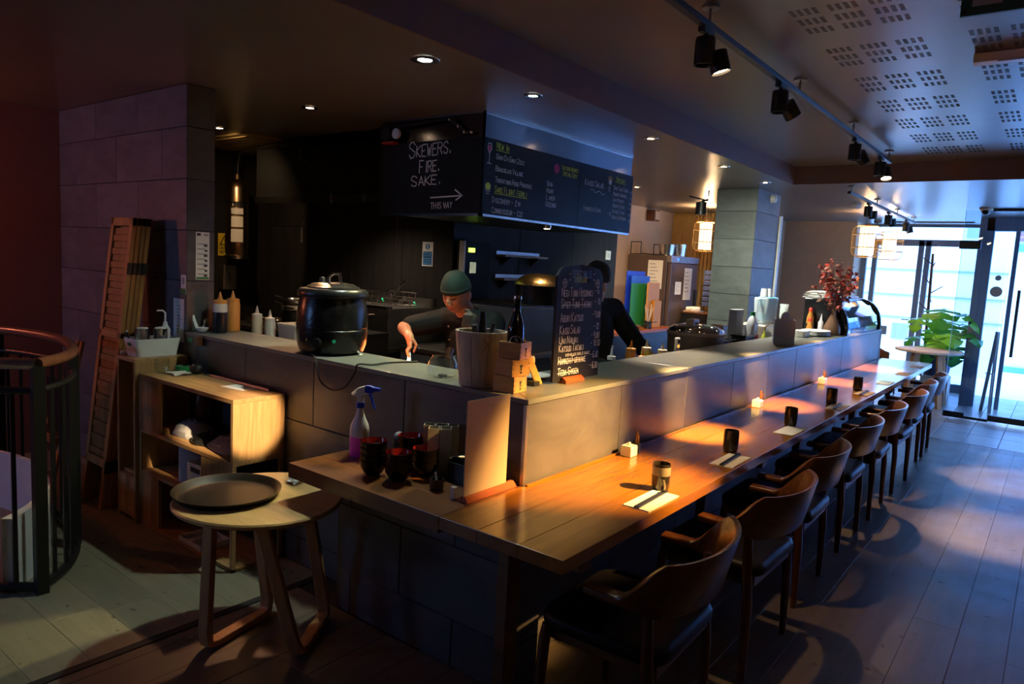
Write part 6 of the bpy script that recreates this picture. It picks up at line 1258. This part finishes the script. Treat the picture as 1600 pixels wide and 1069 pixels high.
downlight(-.865, 2.488, 'third downlight along the bulkhead', (-.26, 1.90, 1.09), 320, NEUT, 36, .9)
downlight(-.884, 3.901, 'fourth downlight along the bulkhead', (-1.10, 4.7, 1.2), 300, (.95, 1.0, .82), 130, 1.0)
downlight(-.898, 5.027, 'fifth downlight along the bulkhead beside the column', (-.50, 4.75, 1.1), 170, NEUT, 100, 1.0)
downlight(-2.374, 5.117, 'downlight over the passage right of the menu hood', (-3.2, 6.4, .8), 130, WARM, 100, .9)
downlight(-2.419, .747, 'warm downlight above the kitchen left of the hood', (-1.70, .58, 1.12), 190, (1.0, .52, .26), 66, 1.0)
downlight(-3.804, .916, 'warm downlight at the edge of the tiled pillar', (-4.2, 1.45, 1.7), 32, WARM, 120, 1.0)
def track_head(x, y, label, target, power, color, angle, blend=.8, z=2.60, table=None, tpow=0):
    t = thing('track_spotlight', label, 'lamp', (x, y, z), 'black track spotlights')
    d = (Vector(target)-Vector((x, y, z-.08))).normalized()
    MB().box((x-.015, y-.05, z-.02), (x+.015, y+.05, z+.0)).build('adapter', 'black_metal', t)
    MB().cyl((x, y, z-.01), (x, y, z-.05), .010, n=10).build('stem', 'black_metal', t)
    MB().lathe([(.001, -.035), (.040, -.035), (.042, -.045), (.042, -.145), (.036, -.145), (.034, -.135)], (x, y, z), 24).build('can', 'black_metal', t, smooth=40)
    MB().lathe([(.001, -.130), (.034, -.130), (.034, -.128), (.001, -.128)], (x, y, z), 20).build('gear_cover', 'black', t)
    M = d.to_track_quat('-Z', 'Y').to_matrix().to_4x4(); c = Vector((x+.035, y+.075, z-.125))
    MB().lathe([(.001, .05), (.040, .05), (.042, .04), (.042, -.035), (.038, -.037), (.036, -.025)], c, 24, M).build('can', 'black_metal', t, smooth=40)
    MB().lathe([(.001, -.026), (.036, -.026), (.036, -.024), (.001, -.024)], c, 20, M).build('bulb', 'bulb_warm', t)
    lamp_spot(t, c+d*.06, target, power, color, angle, blend, .03)
    if table: lamp_spot(t, (x, y, z-.16), table, tpow, (1.0, .58, .20), 18, .9, .03)
    return t
def track(name, label, p0, p1, ceil):
    t = thing('lighting_track', label, 'track', tuple((Vector(p0)+Vector(p1))/2))
    p0, p1 = Vector(p0), Vector(p1)
    MB().box((p0.x-.017, p0.y, p0.z-.012), (p0.x+.017, p1.y, p0.z+.014)).build('rail', 'black_metal', t, bevel=.003)
    n = max(2, int((p1.y-p0.y)/1.15)+1)
    for k in range(n):
        y = p0.y+.08+(p1.y-p0.y-.16)*k/(n-1)
        MB().cyl((p0.x, y, p0.z+.01), (p0.x, y, ceil), .006, n=8).lathe([(.001, 0), (.035, 0), (.035, -.012), (.001, -.012)], (p0.x, y, ceil), 18).build('ceiling_mount', 'steel_dull', t)
    return t
track('a', 'long black lighting track above the bar chairs', (.28, -.6, 2.615), (.28, 4.62, 2.615), ZC)
track_head(.28, .72, 'nearest track spotlight above the bar chairs', (.95, 1.05, 0), 45, WARM, 50, table=(.10, 1.45, .75), tpow=2000)
track_head(.28, 1.70, 'second track spotlight above the bar chairs', (1.46, 3.4, 0), 800, (1, .74, .48), 22, table=(.12, 2.68, .75), tpow=1900)
track_head(.28, 3.38, 'third track spotlight above the bar chairs', (1.38, 5.0, 0), 700, (1, .74, .48), 22, table=(.12, 4.22, .75), tpow=1700)
track_head(.28, 4.25, 'farthest track spotlight on the long track', (.72, 3.4, 0), 120, WARM, 40, table=(.12, 5.60, .75), tpow=1700)
track('b', 'second lighting track on the right, outside the picture', (2.05, -1.25, 2.615), (2.05, 5.1, 2.615), ZC)
track_head(2.05, 1.05, 'spotlight of the right hand track, outside the picture', (.08, .34, .82), 2700, (1.0, .54, .15), 24, 1.0)
track_head(2.05, -.95, 'near end spotlight of the right hand track, outside the picture', (-1.57, -.19, .75), 2400, (1.0, .72, .40), 5.2, .3)
track('c', 'short lighting track near the far window', (-.20, 5.4, 2.46), (-.20, 9.2, 2.46), ZK)
for k, (y, tg) in enumerate(((6.3, (-.2, 6.6, 0)), (7.4, (.1, 8.0, 0)), (8.6, (.2, 8.8, .7)))):
    track_head(-.20, y, ['nearest', 'middle', 'farthest'][k]+' spotlight on the track by the far window', tg, 30, WARM, 50, z=2.445)
plain('bamboo', (.62, .36, .10), .5)
def shade_mat(name, c, s):
    m, nt, b = _nt(name); b.inputs['Base Color'].default_value = (.85, .78, .66, 1); b.inputs['Roughness'].default_value = .8; b.inputs['Emission Color'].default_value = lin(c); b.inputs['Emission Strength'].default_value = s; return m
shade_mat('paper_shade', (1.0, .74, .42), 2.6)
def lantern(x, y, z0, z1, r, label, power, ceil=ZK):
    t = thing('pendant_lantern', label, 'lamp', (x, y, z0), 'woven pendant lanterns'); h = z1-z0
    MB().lathe([(.48*r, z0+h*.06), (.50*r, z0+h*.08), (.50*r, z0+h*.92), (.48*r, z0+h*.94)], (x, y, 0), 28).build('paper_shade', 'paper_shade', t, smooth=60)
    prof = [(.62*r, z0), (.88*r, z0+h*.06), (r, z0+h*.16), (r, z0+h*.84), (.88*r, z0+h*.94), (.62*r, z1)]
    for k in range(24):
        a = 2*PI*k/24; MB().tube([(x+q*math.cos(a), y+q*math.sin(a), z) for q, z in prof], .0022, 4).build('rib', 'bamboo', t)
    for q, z in ((.62*r, z0), (r, z0+h*.30), (r, z0+h*.72), (.62*r, z1)): MB().tube([(x+q*math.cos(2*PI*k/32), y+q*math.sin(2*PI*k/32), z) for k in range(32)], .005, 5, closed=True).build('hoop', 'bamboo', t)
    MB().cyl((x, y, z1-.03), (x, y, ceil), .003, n=6).build('cord', 'black', t)
    lamp_point(t, (x, y, z1-.09), power, (1.0, .66, .34), .08)
    return t
lantern(-.575, 8.2, 1.93, 2.34, .185, 'larger woven lantern glowing left of its pair by the window', 45); lantern(-.405, 8.75, 1.92, 2.29, .175, 'smaller woven lantern glowing right of its pair by the window', 38)
lantern(-2.46, 7.35, 1.91, 2.31, .17, 'woven lantern glowing in front of the slatted wall', 190)
t = thing('lantern_bracket', 'black bracket lamp beside the column top', 'lamp', (-1.75, 6.0, 2.3)); MB().tube([(-1.72, 5.6, ZK), (-1.72, 5.6, 2.42), (-1.95, 5.6, 2.47)], .009, 6).build('arm', 'black', t); MB().cyl((-1.80, 5.6, 2.40), (-1.80, 5.6, 2.26), .06, n=18).build('can', 'black', t, smooth=40); MB().cyl((-1.72, 5.6, 2.43), (-1.80, 5.6, 2.41), .012, n=8).build('joint', 'black', t)
sc = thing('wall_sconce', 'red shaded wall lamp on the left wall, outside the picture', 'lamp', (-4.35, -1.55, 1.6)); MB().lathe([(.05, 0), (.09, .20), (.05, .22)], (-4.28, -1.55, 1.62), 20).build('shade', shade_mat('red_shade', (1.0, .20, .06), 1.5), sc); bx((-4.40, -1.60, 1.66), (-4.37, -1.50, 1.76)).build('plate', 'black', sc); MB().cyl((-4.37, -1.55, 1.71), (-4.30, -1.55, 1.71), .01).build('arm', 'black', sc)
lamp_point(sc, (-4.2, -1.55, 1.75), 26, (1.0, .24, .12), .08)
t = thing('added_hood_fill', 'added warm fill light under the extractor hood', 'lamp', (-1.62, 2.2, 1.88)); MB().lathe([(.001, -.03), (.03, -.03), (.035, 0), (.001, 0)], (-1.55, 2.25, 1.899), 18).build('case', 'steel', t, smooth=40); MB().lathe([(.001, -.031), (.022, -.031), (.022, -.0305), (.001, -.0305)], (-1.55, 2.25, 1.899), 14).build('bulb', 'bulb_warm', t); lamp_spot(t, (-1.55, 2.25, 1.85), (-1.70, 2.42, 1.4), 9, WARM, 70, .6)  # made-up lamp, put in to give the dome lid its warm light
# small ceiling and wall devices
for k, (x, y, lab) in enumerate(((-.52, 7.15, 'white smoke detector on the entrance ceiling, nearer one'), (-.74, 9.6, 'dark round detector by the far window'))):
    t = thing('smoke_detector', lab, 'detector', (x, y, ZK-.06)); MB().lathe([(.05, 0), (.055, -.02), (.05, -.045), (.03, -.06), (.001, -.062)], (x, y, ZK), 22).build('case', 'white' if k == 0 else 'black', t, smooth=40); MB().lathe([(.056, -.012), (.057, -.02)], (x, y, ZK), 22).build('band', 'print_grey', t)
t = thing('dome_camera', 'dark dome camera above the glass door', 'camera', (.74, 7.80, ZK-.08)); MB().lathe([(.07, 0), (.07, -.02), (.055, -.03)], (.74, 7.80, ZK), 22).build('base', 'cream_card', t, smooth=40); MB().lathe([(.05, -.03), (.045, -.055), (.025, -.075), (.001, -.08)], (.74, 7.80, ZK), 22).build('dome', 'black_gloss', t, smooth=60)
t = thing('wall_sensor', 'white motion sensor at the top of the column', 'sensor', (-1.10, 5.90, 2.42)); MB().cyl((-1.117, 5.92, 2.46), (-1.07, 5.92, 2.46), .05, .04, n=22).build('case', 'white', t, smooth=40); MB().cyl((-1.07, 5.92, 2.46), (-1.055, 5.92, 2.46), .03, .015, n=18).build('lens', 'milky', t, smooth=40)
t = thing('wall_socket', 'white switch plate on the black wall by the chef cap', 'switch', (-2.45, 4.70, 1.70)); bx((-2.45, 4.65, 1.69), (-2.435, 4.75, 1.79)).build('plate', 'white', t, bevel=.004); bx((-2.435, 4.68, 1.72), (-2.431, 4.72, 1.76)).build('rocker', 'pale_paint', t)
t = thing('exit_sign', 'green and white emergency exit sign hung from the ceiling', 'sign', (1.3, .85, 2.55)); bx((1.155, .92, 2.565), (1.75, .935, 2.69)).build('plate', 'sign_green', t); bx((1.19, .916, 2.595), (1.28, .92, 2.67)).build('symbol', 'print_grey', t); MB().cyl((1.168, .915, 2.577), (1.168, .92, 2.577), .008, n=10).build('screw', 'black', t)
t = thing('emergency_light', 'white emergency light bar on the perforated ceiling', 'lamp', (1.35, 1.95, 2.64)); bx((1.10, 1.90, 2.655), (1.60, 1.98, 2.699)).build('housing', 'white', t, bevel=.006); bx((1.20, 1.895, 2.648), (1.58, 1.95, 2.6545)).build('diffuser', 'milky', t)
t = thing('projector_mount', 'brown and black ceiling device at the right picture edge', 'device', (1.48, 1.35, 2.6)); MB().cyl((1.50, 1.35, ZC), (1.50, 1.35, 2.60), .045, n=18).build('body', 'black', t, smooth=40); MB().ball((1.50, 1.35, 2.60), (.05, .05, .03)).build('cap', 'chair_leg_wood', t, smooth=60)
t = thing('slot_diffuser', 'dark linear slot in the entrance ceiling', 'vent', (.1, 9.6, ZK-.01)); bx((-.7, 9.9, ZK-.012), (.45, 9.96, ZK-.001)).build('frame', 'black_metal', t); bx((-.68, 9.92, ZK-.016), (.43, 9.94, ZK-.0125)).build('slot', 'black', t)
# ================================================================ two cooks
plain('skin', (.52, .25, .15), .5, var=.12, vscale=20); plain('jacket', (.007, .010, .011), .75, spec=.2); plain('cap_green', (.006, .026, .020), .8, var=.2, vscale=30); plain('cap_black', (.010, .010, .012), .8); plain('hair', (.012, .010, .009), .6); plain('glove', (.016, .018, .020), .6, bump=.3, bscale=120); plain('trousers', (.014, .014, .018), .8); plain('lip', (.32, .10, .08), .5)
def fuse(mb, voxel, smooth_it, name, mat, parent):
    me = bpy.data.meshes.new('tmp'); me.from_pydata(mb.v, [], mb.f)
    bm = bmesh.new(); bm.from_mesh(me); bmesh.ops.recalc_face_normals(bm, faces=bm.faces); bm.to_mesh(me); bm.free()
    o = bpy.data.objects.new('tmp', me); COL.objects.link(o)
    r = o.modifiers.new('r', 'REMESH'); r.mode = 'VOXEL'; r.voxel_size = voxel; r.use_smooth_shade = True
    s = o.modifiers.new('s', 'SMOOTH'); s.factor = .5; s.iterations = smooth_it
    dg = bpy.context.evaluated_depsgraph_get(); me2 = bpy.data.meshes.new_from_object(o.evaluated_get(dg))
    bpy.data.objects.remove(o); bpy.data.meshes.remove(me)
    off = parent.location
    for v in me2.vertices: v.co -= off
    me2.materials.clear(); me2.materials.append(MATS[mat]); me2.name = name
    me2.polygons.foreach_set('use_smooth', [True]*len(me2.polygons))
    q = bpy.data.objects.new(name, me2); COL.objects.link(q); q.parent = parent; return q
def g(d, s): return math.exp(-(d/s)**2)
def head_verts(M, n=48, m=36):
    rings = []
    for i in range(m+1):
        a = -PI/2+PI*i/m; q = max(math.cos(a), 1e-3); ring = []
        for k in range(n):
            t = 2*PI*k/n; x, y, z = .076*q*math.cos(t), .095*q*math.sin(t), .115*math.sin(a)
            if z < 0: f = min(1, -z/.115); x *= 1-.28*f*f; y = y*(1-.22*f)+.020*f*(1 if y > 0 else .6)
            fr = max(0, y)/.095
            if y > 0:
                y += fr*(.026*g(x, .011)*g(z+.018, .020) + .012*g(x, .010)*g(z-.006, .020)         # nose
                     + .007*g(z-.030, .012)*g(abs(x)-.03, .03) - .013*(g(x-.031, .016)+g(x+.031, .016))*g(z-.010, .014)   # brow, sockets
                     + .006*(g(x-.031, .012)+g(x+.031, .012))*g(z-.008, .008)                            # lids
                     + .009*g(x, .026)*g(z+.058, .007) + .009*g(x, .022)*g(z+.072, .007) - .004*g(x, .03)*g(z+.065, .0035)    # lips
                     + .012*g(x, .024)*g(z+.098, .016) + .006*(g(x-.045, .02)+g(x+.045, .02))*g(z+.028, .022))
            ring.append(M @ Vector((x, y, z)))
        rings.append(ring)
    return rings
def make_head(mb, M):
    mb.rings(head_verts(M))
    for s in (-1, 1):
        mb.ball(M @ Vector((s*.079, -.008, -.008)), (.010, .020, .034), 12, 8, M.to_3x3().to_4x4() @ Matrix.Rotation(s*.3, 4, 'Z'))
        mb.ball(M @ Vector((s*.009, .105, -.030)), .0095, 10, 6)
def face_parts(M, parent):
    def on(x, z, d=.0):    # point on the front of the face
        y = .095*math.sqrt(max(.02, 1-(x/.076)**2-(z/.115)**2)); return M @ Vector((x, y+d, z))
    for s in (-1, 1):
        MB().tube([on(s*.014, .024, .006), on(s*.030, .030, .006), on(s*.048, .024, .004)], [.003, .0045, .002], 6, flat=.6).build('eyebrow', 'hair', parent, smooth=60)
        MB().tube([on(s*.017, .005, -.001), on(s*.031, .002, .001), on(s*.044, .006, -.001)], [.0015, .0028, .0015], 6).build('eyelash', 'hair', parent, smooth=60)
    MB().tube([on(-.022, -.066, .012), on(0, -.063, .0155), on(.022, -.066, .012)], [.002, .005, .002], 6).build('mouth', 'lip', parent, smooth=60)
def cap(M, parent, mat, lift=.0):
    rings = []; n = 40
    for i in range(13):
        u = i/12; a = u*PI/2
        ring = []
        for k in range(n):
            t = 2*PI*k/n; r = math.cos(a)
            zb = (.040 if math.sin(t) > 0 else .040+.045*math.sin(t))+lift
            pk = 1+.018*math.sin(t*7+u*5)*math.sin(u*PI)
            ring.append(M @ Vector((.087*r**.75*math.cos(t)*pk, (.104*r**.75*math.sin(t)-.004)*pk, zb+(.150-zb-.012)*math.sin(a)**1.15*pk)))
        rings.append(ring)
    o = MB().rings(rings, False, True).build('cap', mat, parent, smooth=60)
    band = [[M @ Vector((.0855*sc*math.cos(2*PI*k/n), .1025*sc*math.sin(2*PI*k/n)-.003, ((.040 if math.sin(2*PI*k/n) > 0 else .040+.045*math.sin(2*PI*k/n))+lift)+dz)) for k in range(n)] for sc, dz in ((.985, -.012), (1.02, -.010), (1.025, .012), (.99, .014))]
    MB().rings(band, False, False).build('cap_band', mat, o, smooth=60)
def hair(M, parent):
    rings = []; n = 32
    for z, s in ((-.055, .80), (-.03, .98), (.0, 1.03), (.03, 1.035), (.06, .98)):
        rings.append([M @ Vector((.0775*s*math.cos(a), .097*s*math.sin(a)-.003, z+.0)) for a in [math.radians(176+188*k/n) for k in range(n+1)]])
    b = MB()
    for r0, r1 in zip(rings[:-1], rings[1:]):
        for k in range(n): b.quad(r0[k], r0[k+1], r1[k+1], r1[k])
    b.build('hair', 'hair', parent, smooth=60)
def finger(mb, pts, r0=.0095, r1=.0075):
    n = len(pts)
    for i in range(n-1):
        a = r0+(r1-r0)*i/(n-1); b = r0+(r1-r0)*(i+1)/(n-1); mb.capsule(Vector(pts[i]), Vector(pts[i+1]), a, b, 10)
# ---- cook at the short counter
c1_ = thing('person', 'cook in green skull cap and black jacket bending over the counter', 'person', (-1.29, 1.20, 0))
MH = TR((-1.285, .985, 1.405)) @ RZ(math.radians(192)) @ Matrix.Rotation(math.radians(-25), 4, 'X') @ Matrix.Rotation(math.radians(-4), 4, 'Y')
mb = MB(); make_head(mb, MH)
neck0, neck1 = Vector((-1.29, 1.10, 1.255)), Vector((-1.287, 1.03, 1.35))
mb.capsule(neck0, neck1, .060, .054, 16)
ShR, ShL = Vector((-1.475, 1.115, 1.225)), Vector((-1.095, 1.105, 1.235))
ElR, WrR = Vector((-1.650, .92, 1.165)), Vector((-1.455, .765, 1.155))
ElL, WrL = Vector((-.965, .885, 1.075)), Vector((-1.030, .875, 1.212))
mb.ball((-1.29, 1.17, 1.10), (.165, .105, .19), 20, 14); mb.ball((-1.29, 1.22, .92), (.155, .11, .13), 20, 12)
mb.capsule(ShR, ElR, .050, .041); mb.capsule(ElR, WrR, .042, .027); mb.capsule(ShL, ElL, .050, .041); mb.capsule(ElL, WrL, .042, .028); mb.capsule(ShR, ShL, .06, .06)
for s in (-1, 1):
    mb.capsule((-1.29+s*.085, 1.23, .90), (-1.29+s*.10, 1.20, .48), .082, .058); mb.capsule((-1.29+s*.10, 1.20, .48), (-1.29+s*.11, 1.24, .09), .056, .040); mb.capsule((-1.29+s*.11, 1.26, .04), (-1.29+s*.12, 1.09, .035), .04, .032)
# right hand pinching tongs, fingers pointing down
P = Vector((-1.405, .735, 1.125))
mb.ball(P, (.040, .020, .044), 14, 9, RZ(math.radians(-35)) @ Matrix.Rotation(math.radians(-20), 4, 'Y')); mb.capsule(WrR, P+Vector((-.008, .006, .012)), .027, .026)
ux = Vector((.74, -.60, 0)).normalized(); dn = Vector((.35, -.25, -.9)).normalized()
for i, (o, L) in enumerate(((-.032, .078), (-.011, .090), (.011, .088), (.032, .070))):
    b = P+ux*o+dn*.030; k1 = b+dn*L*.5+Vector((-.012, -.014, 0)); tp = k1+(dn*.8+Vector((.22, .16, -.1))).normalized()*L*.48
    finger(mb, (b-dn*.012, b+dn*.01, k1, tp), .0095, .0072)
tb = P+ux*.028+Vector((.006, .016, .004)); finger(mb, (tb, tb+Vector((.016, .012, -.030)), tb+Vector((.010, .000, -.068))), .0105, .008)
# left fist against the chin
F = Vector((-1.055, .872, 1.262)); mb.ball(F, (.036, .030, .042), 14, 9); mb.capsule(WrL, F, .028, .028)
for i in range(4): q = F+Vector((-.022-.003*i, -.016, .030-.019*i)); finger(mb, (F+Vector((.012, -.018, .030-.019*i)), q+Vector((-.006, -.012, 0)), q+Vector((-.014, .012, -.002))), .010, .009)
finger(mb, (F+Vector((.0, -.01, .035)), F+Vector((-.02, -.012, .055)), F+Vector((-.04, -.006, .056))), .0105, .009)
fuse(mb, .0048, 2, 'body', 'skin', c1_)
face_parts(MH, c1_); cap(MH, c1_, 'cap_green'); hair(MH, c1_)
mb = MB(); mb.ball((-1.29, 1.165, 1.10), (.200, .140, .215), 20, 14); mb.ball((-1.29, 1.215, .93), (.195, .150, .19), 20, 14); mb.capsule(ShR, ShL, .083, .083); mb.capsule(ShR, ShR.lerp(ElR, .82), .078, .068); mb.capsule(ShL, ElL, .078, .062); mb.capsule(ElL, ElL.lerp(WrL, .95), .060, .043)
mb.lathe([(.060, -.03), (.078, -.03), (.070, .05), (.060, .055)], (-1.29, 1.095, 1.28), 20, Matrix.Rotation(math.radians(22), 4, 'X'))
jk = fuse(mb, .010, 4, 'jacket', 'jacket', c1_)
for k in range(2): MB().ball((-1.335, .985+.012*k, 1.20-.08*k), .008).build('button', 'steel', jk)
mb = MB()
for s in (-1, 1): mb.capsule((-1.29+s*.085, 1.23, .88), (-1.29+s*.10, 1.20, .48), .098, .078); mb.capsule((-1.29+s*.10, 1.20, .48), (-1.29+s*.11, 1.24, .10), .076, .068)
mb.ball((-1.29, 1.22, .86), (.18, .13, .12)); fuse(mb, .014, 3, 'trousers', 'trousers', c1_)
mb = MB(); mb.ball(F, (.042, .035, .048), 14, 9); mb.capsule(WrL.lerp(ElL, .1), F, .036, .034)
for i in range(4): q = F+Vector((-.022-.003*i, -.016, .030-.019*i)); finger(mb, (F+Vector((.012, -.020, .030-.019*i)), q+Vector((-.006, -.015, 0)), q+Vector((-.015, .012, -.002))), .013, .0115)
finger(mb, (F+Vector((.0, -.01, .035)), F+Vector((-.02, -.014, .058)), F+Vector((-.04, -.008, .058))), .013, .0115)
fuse(mb, .006, 2, 'glove', 'glove', c1_)
for s in (-1, 1): MB().rings([[Vector((-1.29+s*.115+px*q, 1.16+py*q, z)) for px, py in rrect(-.052, -.14, .052, .14, .05)] for q, z in ((1, 0), (1, .03), (.9, .08), (.6, .11))]).build('shoe', 'black', c1_, smooth=40)
tg = thing('steel_tongs', 'steel tongs held in the bending cook right hand', 'tongs', (-1.34, .73, 1.0))
for e in (-1, 1): strip([P+Vector((-.005, .0, .03)), P+Vector((.03, -.03, -.06)), P+Vector((.075+.006*e, -.075+.004*e, -.125))], .012, .003, (.7, .7, 0)).build('arm', 'steel', tg)
# ---- cook behind the specials board
c2_ = thing('person', 'cook in black cap standing behind the specials chalk board', 'person', (-.97, 2.02, 0))
MH2 = TR((-.940, 1.995, 1.510)) @ RZ(math.radians(-112)) @ Matrix.Rotation(math.radians(-20), 4, 'X')
mb = MB(); make_head(mb, MH2)
S1, S2 = Vector((-1.00, 1.83, 1.31)), Vector((-.94, 2.25, 1.31)); E1, W1 = Vector((-.90, 1.62, 1.10)), Vector((-.68, 1.60, 1.02)); E2, W2 = Vector((-.82, 2.42, 1.07)), Vector((-.62, 2.30, 1.0))
mb.capsule((-.975, 2.04, 1.33), (-.95, 2.035, 1.43), .06, .055); mb.capsule(S1, S2, .06, .06); mb.ball((-.98, 2.04, 1.15), (.11, .17, .2), 18, 12); mb.ball((-.99, 2.04, .95), (.11, .16, .14))
for a, b, c in ((S1, E1, W1), (S2, E2, W2)):
    mb.capsule(a, b, .050, .041); mb.capsule(b, c, .041, .028); d = (c-b).normalized(); pp = c+d*.05; mb.ball(pp, (.042, .036, .020), 12, 8); mb.capsule(c, pp, .027, .022)
    sd = d.cross(Z).normalized()
    for o in (-.028, -.010, .009, .027): finger(mb, (pp+sd*o+d*.02, pp+sd*o+d*.055-Z*.008, pp+sd*o+d*.080-Z*.030), .009, .0075)
    finger(mb, (pp+sd*.032-d*.01, pp+sd*.052+d*.015-Z*.01, pp+sd*.048+d*.040-Z*.02), .0105, .008)
for s in (-1, 1): mb.capsule((-.99, 2.04+s*.085, .92), (-.97, 2.04+s*.10, .48), .082, .058); mb.capsule((-.97, 2.04+s*.10, .48), (-1.0, 2.04+s*.11, .09), .056, .04); mb.capsule((-1.0, 2.04+s*.11, .04), (-.86, 2.04+s*.12, .035), .04, .032)
fuse(mb, .006, 2, 'body', 'skin', c2_); face_parts(MH2, c2_); cap(MH2, c2_, 'cap_black'); hair(MH2, c2_)
mb = MB(); mb.ball((-.98, 2.04, 1.14), (.14, .21, .22), 20, 14); mb.ball((-.985, 2.04, .95), (.15, .2, .2), 20, 14); mb.capsule(S1, S2, .085, .085)
for a, b, c in ((S1, E1, W1), (S2, E2, W2)): mb.capsule(a, b, .080, .066); mb.capsule(b, b.lerp(c, .35), .064, .058)
mb.lathe([(.060, -.03), (.078, -.03), (.070, .05), (.060, .055)], (-.97, 2.04, 1.36), 20); fuse(mb, .010, 4, 'jacket', 'jacket', c2_)
mb = MB()
for s in (-1, 1): mb.capsule((-.99, 2.04+s*.085, .90), (-.97, 2.04+s*.10, .48), .098, .078); mb.capsule((-.97, 2.04+s*.10, .48), (-1.0, 2.04+s*.11, .10), .076, .068)
mb.ball((-.985, 2.04, .88), (.13, .18, .12)); fuse(mb, .014, 3, 'trousers', 'trousers', c2_)
for s in (-1, 1): MB().rings([[Vector((-.95+px*q, 2.04+s*.115+py*q, z)) for px, py in rrect(-.14, -.052, .14, .052, .05)] for q, z in ((1, 0), (1, .03), (.9, .08), (.6, .11))]).build('shoe', 'black', c2_, smooth=40)
